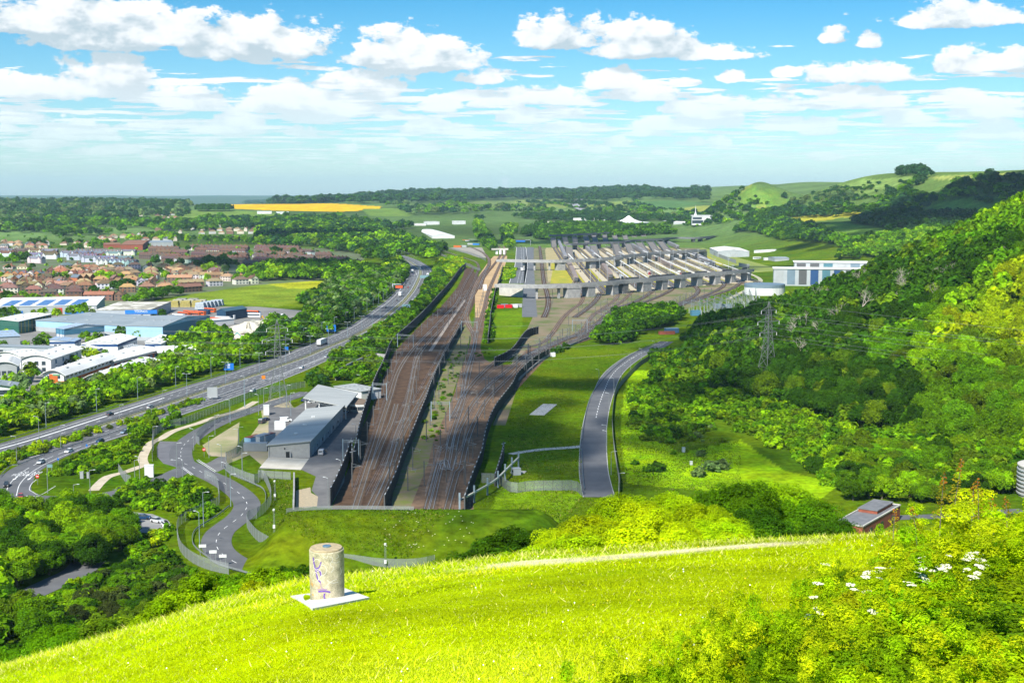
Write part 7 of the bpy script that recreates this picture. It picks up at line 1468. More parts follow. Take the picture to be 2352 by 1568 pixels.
def veh(proto, s, col, where, group, heading=None, along=None, rev=False, z=.09):
    x, y, _ = G(*pp(s)[0])
    if along is not None:
        d2 = np.hypot(along[:, 0] - x, along[:, 1] - y); i = int(np.clip(np.argmin(d2), 1, len(along) - 2)); d = along[i + 1] - along[i - 1]; heading = atan2(d[1], d[0]) + (pi if rev else 0)
    if proto.name in USED: o = dup(proto, (x, y, z), heading)
    else: o = proto; USED.add(proto.name); o.location = (x, y, z); o.rotation_euler = (0, 0, heading)
    for ch in o.children:
        if ch.name.split('.')[0] in ('body', 'roof', 'cab'): ch.color = (*CC[col], 1)
    o['label'] = f'{col} {proto["category"]} {where}'; o['group'] = group; return o
MW = 'vehicles on the motorway'
RESr = RES  # path runs away from the camera; traffic on the near side comes towards us
for s, c_, r_, w_ in (('e1380,990', 'silver', 0, 'in the middle lane of the far carriageway, behind the dark car'), ('e1010,1058', 'dark grey', 0, 'alone on the far carriageway nearest the frame edge'), ('f645,528', 'silver', 1, 'just before the hatched merge'), ('f422,630', 'white', 1, 'passing the painted chevrons'), ('f1035,308', 'teal', 1, 'in the outside lane by the tree belt'), ('f1246,186', 'white', 1, 'below the back of the teal sign'), ('b1410,1185', 'silver', 1, 'leading the bunch of three'), ('b1440,1152', 'white', 1, 'in the bunch on the near carriageway'), ('b1465,1126', 'silver', 1, 'close behind the white one'), ('b1482,1112', 'dark grey', 1, 'last of the bunch'), ('b1508,1072', 'red', 1, 'first of two red ones'), ('b1530,1046', 'red', 1, 'second of two red ones'), ('b1493,1042', 'black', 1, 'in the outer lane beside the red pair'), ('b1552,1002', 'orange', 1, 'under the green sign'), ('b1552,858', 'red', 1, 'far off on the bend, near carriageway'),
                   ('b1418,1000', 'black', 0, 'on the far carriageway bend'), ('b1397,1035', 'red', 0, 'on the far carriageway bend'), ('b1300,1158', 'dark grey', 0, 'passing the grey lorry'), ('b1197,1222', 'black', 0, 'by the trees on the far carriageway'), ('b1442,916', 'blue', 0, 'following the blue lorry'), ('b1475,914', 'white', 0, 'beside the blue one on the far bend')):
    veh(CARP, s, c_, w_, MW, along=RES, rev=bool(r_))
veh(LORP, 'f612,412', 'blue', 'with white trailer, nearest on the far carriageway', MW, along=RES); veh(LORP, 'b1327,1112', 'dark grey', 'with grey trailer below the lit message sign', MW, along=RES); veh(LORP, 'b1577,935', 'white', 'with white trailer coming round the bend', MW, along=RES, rev=True); veh(LORP, 'b1436,898', 'blue', 'with white trailer far up the bend', MW, along=RES)
SG = 'cars on the slip road'
for s, c_, w_ in (('e2322,842', 'white', 'at the top of the slip road'), ('e1145,1225', 'grey blue', 'half hidden by bushes on the slip road'), ('e918,1308', 'dark blue', 'between bushes on the slip road'), ('e634,1400', 'white', 'on the slip road before the lane arrows'), ('e376,1500', 'silver', 'on the slip road behind the black car'), ('i60,562', 'black', 'with lit looking headlamps at the end of the slip road'), ('i190,672', 'red', 'half hidden by trees at the roundabout')):
    veh(CARP, s, c_, w_, SG, along=SLIP)
CG_ = 'cars in the small car park'
veh(CARP, 'i1322,862', 'dark blue', 'parked at the back of the small car park', CG_, -.12); veh(CARP, 'i1446,892', 'silver', 'parked between the blue and white cars', CG_, -.5); veh(CARP, 'i1524,935', 'white', 'with a roof box, parked nearest the bank', CG_, -1.0)
m = MB(); m.box(0, 0, 1.52, 1.5, .7, .3); o = m.build('roof_box', BLACK, [o for o in bpy.data.objects if o.get('label', '').startswith('white car with a roof box')][0])
veh(CARP, 'i1222,985', 'white', 'mostly hidden behind the large tree at the car park', CG_, -.3)
KG = 'vehicles at the customs compound'
veh(VANP, 'o527,862', 'dark grey', 'parked tail towards the camera by the sandy yard', KG, 1.45); veh(CARP, 'o588,828', 'dark blue', 'parked beside the dark van', KG, 1.3); veh(VANP, 'o868,842', 'white', 'parked behind the long building', KG, .35); v_ = veh(VANP, 'o1378,1308', 'silver', 'with side doors open beside the long building', KG, 1.55)
for s_ in (-1, 1): m = MB(); m.box(.9, s_ * 1.35, .5, .08, .9, 1.2, 0); o = m.build('open_door', DSTEEL, v_)
veh(CARP, 'o1145,552', 'blue', 'under the far corner of the canopy', KG, .9); veh(CARP, 'o1715,722', 'grey blue', 'in the shade under the canopy', KG, 1.2); veh(CARP, 'o1240,575', 'white', 'under the middle of the canopy', KG, .9)
TG = 'vehicles around the terminal'
for i, s in enumerate(('n1960,615', 'n1985,622', 'n2010,628', 'n2035,632', 'n2060,638', 'n1970,655', 'n2050,680', 'n2150,660', 'n2185,672', 'n2080,686', 'n1720,706', 'n1790,700')): veh(CARP, s, ('dark blue', 'blue', 'white', 'dark blue', 'red', 'white', 'silver', 'black', 'silver', 'white', 'white', 'yellow')[i], 'in the staff car park by the pale shed', TG, .2)
for i, (x_, y_) in enumerate([(220 + 28 * k + 6 * (j % 2), 800 + 13 * j) for j in range(5) for k in range(5)]): veh(CARP, 'd%d,%d' % (x_, y_), ('white', 'dark blue', 'silver', 'black', 'red')[(i * 7) % 5], 'in the distant staff car park', TG, .2)
veh(COAP, 'n2060,738', 'white', 'parked beside the terminal car park', TG, .05); veh(CARP, 'm652,742', 'black', 'on the terminal road', TG, 1.6); veh(LORP, 'm665,905', 'dark grey', 'climbing the terminal road', TG, 1.6); veh(CARP, 'm648,548', 'black', 'far along the terminal road', TG, 1.6); veh(CARP, 'm662,560', 'dark grey', 'far along the terminal road', TG, 1.6); veh(VANP, 'n938,925', 'white', 'on the sunlit platform', TG, 3.1); veh(LORP, 'n1040,400', 'dark blue', 'between the far bridges', TG, 0); veh(LORP, 'n1180,420', 'blue', 'between the far bridges', TG, 0); veh(LORP, 'm620,345', 'blue', 'at the far bend of the terminal road', TG, .8)
for i, s in enumerate(('e1640,168', 'e1690,150', 'e1740,135', 'e1785,150', 'e1835,140', 'e1875,128', 'e1930,112', 'e1945,205', 'e1995,200', 'e2045,192', 'e2090,178', 'e2150,165', 'e2310,135', 'e2330,160', 'e2260,158')):
    veh(COAP, s, ('white', 'orange', 'orange', 'orange', 'orange', 'dark blue', 'orange', 'orange', 'orange', 'white', 'white', 'orange', 'orange', 'white', 'white')[i], ('at the left end of the coach park', 'in the main rank of the coach park', 'in the main rank of the coach park', 'in the main rank of the coach park', 'in the main rank of the coach park', 'last in the main rank of the coach park', 'alone at the back of the coach park', 'in the front rank of the coach park', 'in the front rank of the coach park', 'in the front rank of the coach park', 'in the front rank of the coach park', 'behind the front rank of the coach park', 'beside the dark blue shed', 'beside the dark blue shed', 'beside the dark blue shed')[i], 'coaches in the coach park', 2.55 if i < 7 else 2.9)
for i, s in enumerate(('f15,120', 'f150,140', 'f250,150', 'e2060,270', 'e2100,300', 'f420,335', 'f380,250')): veh(VANP, s, ('blue', 'white', 'white', 'white', 'red', 'yellow', 'blue')[i], 'in the builders yard, ' + ('by the meadow edge', 'near the white trailers', 'near the white trailers', 'by the portable office', 'by the spoil heap', 'near the polytunnel', 'near the polytunnel')[i], 'vans in the builders yard', .3)
def digger(s, c_, lab, r_):
    x, y, _ = G(*pp(s)[0]); t = thing('excavator', lab, 'excavator', (x, y, 0), r_, 'excavators in the builders yard'); mt = WM('digger_' + lab.split()[0], c_)
    for k in (-1, 1): m = MB(); m.box(0, k * 1.1, .1, 3.8, .6, .9); m.build('crawler_track', RUBBER, t)
    m = MB(); m.box(-.4, 0, 1.1, 3.2, 2.4, 1.2); m.build('body', mt, t); m = MB(); m.box(.6, .7, 2.3, 1.3, 1.0, 1.2); m.build('cab', GLASS, t); m = MB(); m.bar((.8, -.3, 2), (4.6, -.3, 5.4), .5); m.build('boom', mt, t); m = MB(); m.bar((4.6, -.3, 5.4), (7.2, -.3, 2.6), .4); m.build('arm', mt, t); m = MB(); m.box(7.2, -.3, 1.4, 1.0, 1.1, 1.1); m.build('bucket', DSTEEL, t)
digger('e2115,375', (.02, .36, .36), 'turquoise excavator reaching over the rubble', .2); digger('f80,215', (.60, .32, .02), 'yellow excavator on the rubble heap', 2.2); digger('f95,235', (.55, .25, .02), 'orange excavator below the yellow one', 1.0)

# ------------------------------------------------------------------ pylons, wires, substation
PYL = mat('weathered_steel', (.11, .125, .125), (.16, .17, .165), 1, .7)
def lattice(name, label, px, py, h_, r_=.4, z=0):
    x, y, z = T(px, py); t = thing(name, label, 'pylon', (x, y, z), r_, 'lattice electricity pylons'); LV = [(0, 4.6), (.12, 3.8), (.24, 3.0), (.36, 2.2), (.46, 1.75), (.55, 1.5), (.64, 1.3), (.72, 1.15), (.80, 1.0), (.88, .85), (1, .12)]
    m = MB(); W_ = .16
    cs = lambda f, w_: [(w_ * a, w_ * b, f * h_) for a, b in ((-1, -1), (1, -1), (1, 1), (-1, 1))]
    for (f0, w0), (f1, w1) in zip(LV[:-1], LV[1:]):
        A, B = cs(f0, w0), cs(f1, w1)
        for k in range(4): m.bar(A[k], B[k], W_); m.bar(A[k], B[(k + 1) % 4], W_ * .55); m.bar(A[(k + 1) % 4], B[k], W_ * .55); m.bar(B[k], B[(k + 1) % 4], W_ * .55)
    m.build('lattice_tower', PYL, t); tips = []
    for f, l_ in ((.90, 4.6), (.77, 6.6), (.64, 5.2)):
        for s_ in (-1, 1):
            m = MB(); m.bar((0, -.8, f * h_), (s_ * l_, 0, f * h_), .2); m.bar((0, .8, f * h_), (s_ * l_, 0, f * h_), .2); m.bar((0, 0, f * h_ + 2), (s_ * l_, 0, f * h_), .2); m.build('crossarm', PYL, t); m = MB(); m.tube([(s_ * l_, 0, f * h_ - .1), (s_ * l_, 0, f * h_ - 1.6)], .14, 6); m.build('insulator', OFFW, t)
            tips.append((x + s_ * l_ * cos(r_), y + s_ * l_ * sin(r_), z + f * h_ - 1.6))
    tips.append((x, y, z + h_)); return tips
PA = lattice('pylon', 'tall lattice pylon standing at the lower edge of the wood', 1762, 888, 40, .55); PBt = lattice('pylon', 'tall lattice pylon between the motorway and the compound', 640, 935, 39.5, .25)
WIREM = mat('cable', (.30, .31, .32), None, 1, .4, .5, .4)
def wire(p, q, sag, lab, r=.03):
    p, q = np.array(p), np.array(q); m = MB(); pts = [p + (q - p) * t - np.array((0, 0, sag * 4 * t * (1 - t))) for t in np.linspace(0, 1, 22)]; m.tube(pts, r, 4); o = m.build('power_line', WIREM); tag(o, lab, 'cable', 'power lines between the pylons')
PC = [(x + 420, y - 330, z + 4) for x, y, z in PA]; PD = [(x - 380, y + 250, z + 2) for x, y, z in PBt]
POS = ('upper outer', 'upper inner', 'middle outer', 'middle inner', 'lower outer', 'lower inner', 'topmost')
for k in range(7):
    wire(PA[k], PBt[k], 7, POS[k] + ' power line spanning the railway between the two pylons'); wire(PA[k], PC[k], 10, POS[k] + ' power line running down across the wood'); wire(PBt[k], PD[k], 8, POS[k] + ' power line running over the trading estate')
def substation():
    g = random.Random(3); P0 = [np.array(q[:2]) for q in GG('n1010,1500 n2040,1290 n1340,1568 n2050,1400')]
    k = 0
    for i in range(11):
        f = i / 10; A = P0[0] * (1 - f) + P0[1] * f; B = P0[2] * (1 - f) + P0[3] * f; B = A + (B - A) * .9
        x, y = A; z = h1(*((A + B) / 2)) * .6; t = thing('substation_gantry', 'steel switchyard gantry in the substation below the wood', 'gantry', (0, 0, z), 0, 'steel gantries of the substation')
        for u in (0, .5, 1):
            p = A + (B - A) * u; m = MB()
            for sx in (-.5, .5): m.bar((p[0] + sx, p[1], -2), (p[0] + sx * .5, p[1], 9), .26)
            for zz in range(0, 9, 2): m.bar((p[0] - .5, p[1], zz), (p[0] + .5, p[1], zz + 2), .12)
            m.build('column', STEEL, t)
        m = MB(); m.bar((*A, 9), (*B, 9), .3); m.bar((*A, 8), (*B, 8), .2)
        for u in np.linspace(0, 1, 14)[:-1]: p, q = A + (B - A) * u, A + (B - A) * (u + 1 / 14); m.bar((*p, 8), (*q, 9), .12)
        m.build('beam', STEEL, t)
        for u in np.linspace(.1, .9, 5): p = A + (B - A) * u; m = MB(); m.tube([(p[0] + 3, p[1], 0), (p[0] + 3, p[1], 4.5)], .3, 6); m.build('insulator', LGREY, t)
    for i, s in enumerate(('n1500,1440', 'n1640,1450', 'n1180,1540')): cabin('grey transformer with radiator fins in the substation' if i < 2 else 'blue transformer at the near end of the substation', s, 7, 4, 4, WM('grey_blue_metal', (.18, .24, .28)) if i < 2 else MBLUE, name='transformer', cat='transformer', win=False, rib=True, group='substation transformers')
    for j in range(4):
        m = MB(); 
        for i in range(10):
            f0, f1 = i / 10, (i + 1) / 10; A0 = P0[0] * (1 - f0) + P0[1] * f0; B0_ = P0[2] * (1 - f0) + P0[3] * f0; A1 = P0[0] * (1 - f1) + P0[1] * f1; B1_ = P0[2] * (1 - f1) + P0[3] * f1; u = .15 + j * .2
            m.bar((*(A0 + (B0_ - A0) * u), 7.5), (*(A1 + (B1_ - A1) * u), 7.5), .14)
        o = m.build('busbar', STEEL); tag(o, 'long metal busbar running through the substation gantries', 'busbar', 'busbars of the substation')
substation()

# ------------------------------------------------------------------ signs, gantries
def sign(label, s, wd, h_, z0, mt, rot=0, lines=0, txt=None, back=False, cat='sign', legs=2, group='road signs'):
    x, y, _ = G(*pp(s)[0]); t = thing('road_sign', label, cat, (x, y, 0), rot, group); m = MB(); m.box(0, 0, z0, wd, .12, h_); b_ = m.build('panel', mt, t)
    for u in ((-.35, .35) if legs == 2 else (0,)): m = MB(); m.box(u * wd, .15, 0, .14, .14, z0 + h_ * .8); m.build('post', STEEL, t)
    for i in range(lines): m = MB(); m.box(-wd * .12 + (i % 2) * .2, -.075, z0 + h_ * (.72 - .2 * i), wd * (.5 - .1 * (i % 2)), .02, h_ * .07); m.build('lettering', WHITE, b_)
    if txt: text_mesh(txt, h_ * .24, (0, -.08, z0 + h_ * .86), (pi / 2, 0, 0), WHITE, b_, 'lettering')
    return t
SB = WM('sign_blue', (.01,) * 3); SBB = mat('bright_sign_blue', (.01, .14, .50), None, 1, .5); TEALB = mat('sign_back', (.16, .28, .30), None, 1, .6)
sign('large blue direction sign with a white route arrow beside the far carriageway', 'f692,310', 6.2, 4.6, 1.6, SBB, .1, 3); sign('blue motorway direction sign headed M20 by the hedge', 'e2102,655', 5.2, 3.6, .8, SBB, .1, 3, 'M20')
sign('grey back of a large sign in the verge by the slip road', 'e1952,912', 4.6, 5.0, .8, GREYC, .2); sign('teal grey back of a gantry sign on the near verge', 'f1380,125', 6.5, 5.0, 2.5, TEALB, .2); sign('small blue sign seen through the left pylon', 'f270,490', 3.6, 2.2, 1.8, SBB, .1); sign('small orange temporary sign by the slip merge', 'f70,745', 1.8, 1.7, 1.2, mat('sign_orange', (.60, .18, .01)), .1, legs=1)
sign('teal sign back over the near carriageway bend', 'b1552,985', 11, 3.2, 4.5, TEALB, .1)
for s_, lab in (('i348,545', 'round no entry sign on the grass by the roundabout'), ('e1876,1440', 'round no entry sign by the compound entrance')):
    x, y, _ = G(*pp(s_)[0]); t = thing('no_entry_sign', lab, 'sign', (x, y, 0), 0, 'no entry signs'); m = MB(); m.tube([(0, 0, 0), (0, 0, 3.0)], .06, 6); m.build('post', STEEL, t); m = MB(); m.tube([(0, -.1, 2.8), (0, -.16, 2.8)], .62, 20); d_ = m.build('disc', mat('sign_red', (.50, .005, .01), None, 1, .4), t); m = MB(); m.box(0, -.18, 2.68, .8, .03, .22); m.build('bar', WHITE, d_)
for s, lab in (('i1862,1195', 'nearest the bend'), ('i1958,1250', 'in the middle of three'), ('i2048,1290', 'at the lower end of three')): sign('pale rectangular sign on two posts above the lower bend, ' + lab, s, 1.9, .8, 2.2, OFFW, .1)
sign('small green blue sign beside the slip road', 'i457,430', 1.9, 1.1, 1.6, TEALB, .2); sign('thin blue marker sign at the slip road edge', 'i535,355', .6, .7, 1.4, SBB, .1, legs=1); sign('thin blue marker sign further up the slip road', 'i798,235', .6, .9, 1.6, SBB, .1, legs=1)
x, y, _ = G(*pp('b1255,1088')[0]); t = thing('message_sign', 'electronic message sign on a bent gantry arm over the far carriageway', 'sign', (x, y, 0)); m = MB(); m.box(0, 0, 0, 1.1, 1.1, 9); m.build('post', LGREY, t); m = MB(); m.box(4, 0, 8.6, 8.5, .8, .8); m.build('arm', LGREY, t); m = MB(); m.box(6.4, -.5, 4.9, 8.4, .6, 3.4); p_ = m.build('display', BLACK, t)
for r_ in range(2):
    for k in range(9): m = MB(); m.box(3.3 + k * .75, -.83, 5.6 + r_ * 1.2, .5, .05, .7); m.build('lit_character', mat('led_orange', (.6, .08, .01), None, 1, .5, emis=(1, .12, .02, 1.2)), p_)
x, y, _ = G(*pp('m660,545')[0]); t = thing('sign_gantry', 'sign gantry with a blue board over the terminal road', 'gantry', (x, y, 0)); m = MB(); m.box(-17, 0, 0, 1, 1, 11); m.box(17, 0, 0, 1, 1, 11); m.box(0, 0, 10, 35, 1, 1.2); m.build('frame', STEEL, t); m = MB(); m.box(-2, -.8, 7.2, 18, .4, 2.4); m.build('sign_panel', SBB, t); m = MB(); m.box(-2, -.8, 9.7, 18, .4, 2.0); m.build('dark_panel', DSTEEL, t)
t, O_ = None, None
fb = path('m240,670 m360,668 m475,668', 5); t = thing('footbridge', 'pale concrete footbridge crossing the far railway lines', 'bridge'); strip_wall('deck', fb, 7, 9.6, 3, CONCL, t)
for s in ('m310,668', 'm360,668', 'm415,668'): x, y, _ = G(*pp(s)[0]); m = MB(); m.box(x, y, 0, 3.5, 3, 7); m.build('pier', OFFW, t)
for s1, s2, lab in (('f1300,430', 'f1445,440', 'beside the left barrier'), ('f1885,300', 'f2030,305', 'over the crossover'), ('j800,340', 'j945,340', 'near the portal on the left group'), ('f1610,1110', 'f1780,1110', 'over the weeds between the groups'), ('f1075,920', 'f1200,925', 'over the leftmost track'), ('g555,285', 'g690,290', 'over the fan of lines')):
    (x0, y0, _), (x1, y1, _) = GG(s1 + ' ' + s2); t = thing('signal_gantry', 'overhead line portal frame ' + lab, 'gantry', group='portal frames over the tracks')
    for x_, y_ in ((x0, y0), (x1, y1)): m = MB(); m.box(x_, y_, 0, .35, .35, 8.4); m.build('post', BSTEEL, t)
    m = MB(); m.bar((x0, y0, 7.9), (x1, y1, 7.9), .25); m.bar((x0, y0, 7.2), (x1, y1, 7.2), .15); m.build('beam', STEEL, t)
for key, lab in (('A1', 'leftmost track'), ('A2', 'second track'), ('A3', 'third track'), ('B1', 'straight right portal track'), ('B2', 'curving platform track'), ('B3', 'right barrier track')):
    p = resample(TRK[key], 12)[:70]; m = MB(); m.tube([(*q_, 6.0) for q_ in p], .035, 3); m.tube([(*q_, 7.2 + .0 * i) for i, q_ in enumerate(p)], .03, 3); m_ = m.build('overhead_wire', WIREM); tag(m_, 'overhead contact wire above the ' + lab, 'wire', 'overhead wires of the railway')
for i, (s, c_) in enumerate((('m365,1435', 'sign_red'), ('m420,1420', 'grey_blue_metal'), ('m480,1430', 'sign_red'), ('m560,1425', 'off_white_cladding'), ('m620,1420', 'grey_cladding'))):
    cabin(('red', 'blue grey', 'second red', 'white', 'grey')[i] + ' storage box in the small depot by the meadow', s, 6, 4, 2.6, MATS[c_], name='storage_box', cat='storage box', win=False, group='storage boxes by the meadow', rot=0)
for s, lab in (('j1190,1340', 'in front of the lower mesh fence'), ('j172,1150', 'at the bend of the mesh fence'), ('j175,690', 'on the yellow flowered bank')):
    x, y, z = G(*pp(s)[0]); z = h1(x, y); t = thing('camera_pole', 'thin lattice pole with a security camera ' + lab, 'camera pole', (x, y, z), 0, 'security camera poles'); m = MB()
    for k in (-.15, .15): m.bar((k, 0, 0), (k, 0, 6), .07)
    for k in range(8): m.bar((-.15, 0, k * .75), (.15, 0, k * .75 + .75), .04)
    m.build('pole', STEEL, t); m = MB(); m.box(0, -.1, 6, .5, .9, .4); m.build('camera', OFFW, t); m = MB(); m.box(0, -.2, 1.2, .6, .4, .9); m.build('control_box', OFFW, t)
x, y, _ = G(*pp('f603,662')[0]); me = bpy.data.meshes.new('person'); vv = [(0, 0, .95), (0, 0, 1.2), (0, 0, 1.42), (0, 0, 1.52), (0, 0, 1.66), (.1, 0, .9), (.12, .12, .5), (.12, -.02, .06), (.12, -.18, .04), (-.1, 0, .9), (-.12, -.14, .5), (-.12, .06, .08), (-.12, -.1, .05), (.2, 0, 1.4), (.27, .1, 1.12), (.27, -.08, .9), (-.2, 0, 1.4), (-.27, -.1, 1.12), (-.27, -.22, .92)]
me.from_pydata(vv, [(0, 1), (1, 2), (2, 3), (3, 4), (0, 5), (5, 6), (6, 7), (7, 8), (0, 9), (9, 10), (10, 11), (11, 12), (2, 13), (13, 14), (14, 15), (2, 16), (16, 17), (17, 18)], []); o = bpy.data.objects.new('person', me); COL.objects.link(o); o.location = (x, y, .05); o.rotation_euler = (0, 0, .4)
sk = o.modifiers.new('s', 'SKIN'); rr_ = [.15, .15, .13, .06, .11, .09, .065, .05, .04, .09, .065, .05, .04, .06, .045, .035, .06, .045, .035]
for v__, r_ in zip(me.skin_vertices[0].data, rr_): v__.radius = (r_, r_)
o.modifiers.new('d', 'SUBSURF').levels = 1; me.materials.append(mat('blue_clothing', (.03, .12, .26), (.02, .03, .05), 4, .8)); tag(o, 'person in blue walking along the pale path by the motorway verge', 'person')
o['label'] = 'person in blue walking along the pale path by the motorway verge'
# ------------------------------------------------------------------ foreground: pillar, shrubs, grass
def pillar():
    base = T(752, 1373); x, y = base[:2]; z = base[2]; r_ = 79.1 / 2 / F * (y * CPI + (EYE - z) * SPI); k_ = F / (y * CPI + (EYE - z) * SPI)
    hgt = 111 / k_ / cos(R(17)); t = thing('concrete_pillar', 'squat round concrete pillar covered in purple and white graffiti on a pale pad', 'pillar', (x, y, z))
    cm = bpy.data.materials.new('pillar_concrete'); cm.use_nodes = True; nt = cm.node_tree; b = nt.nodes['Principled BSDF']; b.inputs['Roughness'].default_value = .9; b.inputs['Specular IOR Level'].default_value = .15; N = nt.nodes.new; L = nt.links.new
    tc = N('ShaderNodeTexCoord'); n1 = N('ShaderNodeTexNoise'); n1.inputs['Scale'].default_value = 3.2; n1.inputs['Detail'].default_value = 10; n1.inputs['Roughness'].default_value = .7; L(tc.outputs['Object'], n1.inputs['Vector'])
    cr = N('ShaderNodeValToRGB'); L(n1.outputs[0], cr.inputs[0]); e = cr.color_ramp.elements; e[0].position = .3; e[0].color = (.15, .15, .10, 1); e[1].position = .68; e[1].color = (.60, .53, .38, 1); q = cr.color_ramp.elements.new(.48); q.color = (.38, .35, .24, 1)
    n2 = N('ShaderNodeTexNoise'); n2.inputs['Scale'].default_value = 38; n2.inputs['Detail'].default_value = 6; L(tc.outputs['Object'], n2.inputs['Vector']); r2 = N('ShaderNodeMapRange'); L(n2.outputs[0], r2.inputs[0]); r2.inputs[1].default_value = .3; r2.inputs[2].default_value = .7; r2.inputs[3].default_value = .7; r2.inputs[4].default_value = 1.3
    n3 = N('ShaderNodeTexNoise'); n3.inputs['Scale'].default_value = 7; n3.inputs['Detail'].default_value = 8; L(tc.outputs['Object'], n3.inputs['Vector']); sp_ = N('ShaderNodeSeparateXYZ'); L(tc.outputs['Object'], sp_.inputs[0])
    def mr(s, a, b_, c, d): n = N('ShaderNodeMapRange'); L(s, n.inputs[0]); [setattr(n.inputs[i], 'default_value', v) for i, v in zip((1, 2, 3, 4), (a, b_, c, d))]; return n.outputs[0]
    def mm(op, a, b_): n = N('ShaderNodeMath'); n.operation = op; L(a, n.inputs[0]); L(b_, n.inputs[1]); return n.outputs[0]
    lich = mm('MULTIPLY', mr(n3.outputs[0], .5, .6, 0, 1), mm('MULTIPLY', mr(sp_.outputs[0], -.02, -r_ * .7, 0, 1), mr(sp_.outputs[2], hgt * .5, hgt * .3, 0, 1)))
    hs = N('ShaderNodeHueSaturation'); L(cr.outputs[0], hs.inputs['Color']); L(r2.outputs[0], hs.inputs['Value']); mx = N('ShaderNodeMix'); mx.data_type = 'RGBA'; L(lich, mx.inputs[0]); L(hs.outputs[0], mx.inputs[6]); mx.inputs[7].default_value = (.48, .24, .04, 1); L(mx.outputs[2], b.inputs['Base Color'])
    bp = N('ShaderNodeBump'); bp.inputs['Strength'].default_value = .6; bp.inputs['Distance'].default_value = .02; L(n2.outputs[0], bp.inputs['Height']); L(bp.outputs[0], b.inputs['Normal'])
    m = MB(); m.lathe([(r_ * .985, -.3), (r_ * .985, .02), (r_, hgt * .5), (r_ * .995, hgt - .045), (r_ * 1.0, hgt - .02), (r_ * .985, hgt), (r_ * .93, hgt)], 64); m.build('shaft', cm, t, True)
    m = MB(); m.lathe([(r_ * .92, hgt - .01), (r_ * .93, hgt + .035), (r_ * .91, hgt + .05), (.05, hgt + .055)], 48, -.012, .01); m.build('top_slab', mat('weathered_top', (.50, .40, .24), (.30, .25, .17), 9, .95, .1, detail=9, bump=.5), t)
    m = MB(); m.lathe([(.115, hgt + .05), (.115, hgt + .085), (.1, hgt + .09)], 24, .0, .03); m.build('metal_disc', mat('blue_metal', (.12, .25, .38), (.3, .42, .5), 12, .35, .5, .6), t)
    def S(zx, zy): 
        xo = (zx - 822) / 268.; xo = max(-.985, min(.985, xo)); a = math.asin(xo); zz = hgt * (1160 - zy - 0) / (1160 - 430) if True else 0
        return a, zz
    def stroke(pts, wd, mt, nm):
        P = catmull([(p[0], p[1]) for p in pts], 10); V = []; n_ = nrm(P) * wd / 2
        for p, d in zip(P, n_):
            for s_ in (-1, 1):
                q_ = p + d * s_; a, zz = S(q_[0], q_[1] - 50 * sqrt(max(0, 1 - min(1, ((q_[0] - 822) / 268) ** 2)))); V.append(((r_ + .0035) * sin(a), -(r_ + .0035) * cos(a), min(max(zz, .01), hgt - .06)))
        k = len(P); mm_ = MB(); mm_.add(V, [(2 * i, 2 * i + 1, 2 * i + 3, 2 * i + 2) for i in range(k - 1)]); mm_.build(nm, mt, t)
    PUR = mat('purple_spray', (.09, .03, .30), (.20, .13, .34), 14, .8, detail=6, lo=.3, hi=.75); WHT = mat('white_scratch', (.62, .60, .52), None, 1, .9); PUL = mat('faded_purple', (.30, .18, .36), (.34, .28, .24), 9, .9, detail=8)
    stroke([(645, 540), (660, 640), (690, 740), (715, 850), (760, 900)], 24, PUR, 'graffiti_stroke'); stroke([(775, 600), (740, 680), (690, 700)], 20, PUR, 'graffiti_stroke'); stroke([(690, 700), (750, 740), (770, 800)], 26, PUR, 'graffiti_stroke'); stroke([(760, 900), (770, 970), (800, 1000)], 16, PUL, 'graffiti_stroke')
    stroke([(720, 1035), (780, 1028), (850, 1030), (905, 1045)], 26, PUR, 'graffiti_stroke'); stroke([(820, 1060), (812, 1110), (840, 1165), (900, 1170)], 24, PUR, 'graffiti_stroke'); stroke([(700, 1010), (760, 1000), (860, 1000)], 14, PUL, 'graffiti_stroke')
    for pts in ([(650, 640), (660, 700), (720, 710), (770, 740), (780, 790), (740, 850), (715, 870)], [(640, 800), (680, 750), (720, 800), (730, 860)], [(760, 640), (830, 660), (855, 720), (830, 780), (770, 810), (740, 850)], [(680, 720), (720, 735), (760, 715)], [(900, 520), (950, 560), (910, 640), (960, 690), (920, 760)], [(1000, 480), (1030, 530), (990, 560)], [(860, 860), (900, 900), (970, 910), (1020, 900)], [(870, 930), (940, 880), (1000, 860)], [(1050, 700), (1060, 760), (1040, 800)], [(650, 600), (700, 560), (760, 590)], [(800, 520), (860, 545), (880, 500)], [(930, 600), (1000, 620), (1040, 600)]):
        stroke(pts, 7, WHT, 'graffiti_scratch')
    P4 = [T(*q) for q in ((667.5, 1371.4), (718.1, 1401.5), (848.4, 1375.8), (792.8, 1353.9))]; m = MB(); c_ = np.mean([p[:2] for p in P4], axis=0); V = [(p[0], p[1], p[2] + .055) for p in P4] + [(p[0], p[1], p[2] - .3) for p in P4]
    m.add(V, [(0, 1, 2, 3), (0, 4, 5, 1), (1, 5, 6, 2), (2, 6, 7, 3), (3, 7, 4, 0)]); o = m.build('concrete_pad', mat('white_pad', (.74, .73, .69), (.56, .54, .48), 5, .9, .1, detail=9)); tag(o, 'pale square concrete pad in the grass under the graffiti pillar', 'pad')
pillar()
SPR = crown_mesh('sprig', 12, 1300, .05, 77, flat=2.2, rc=(.12, .3), asp=2.2, rad=.55)
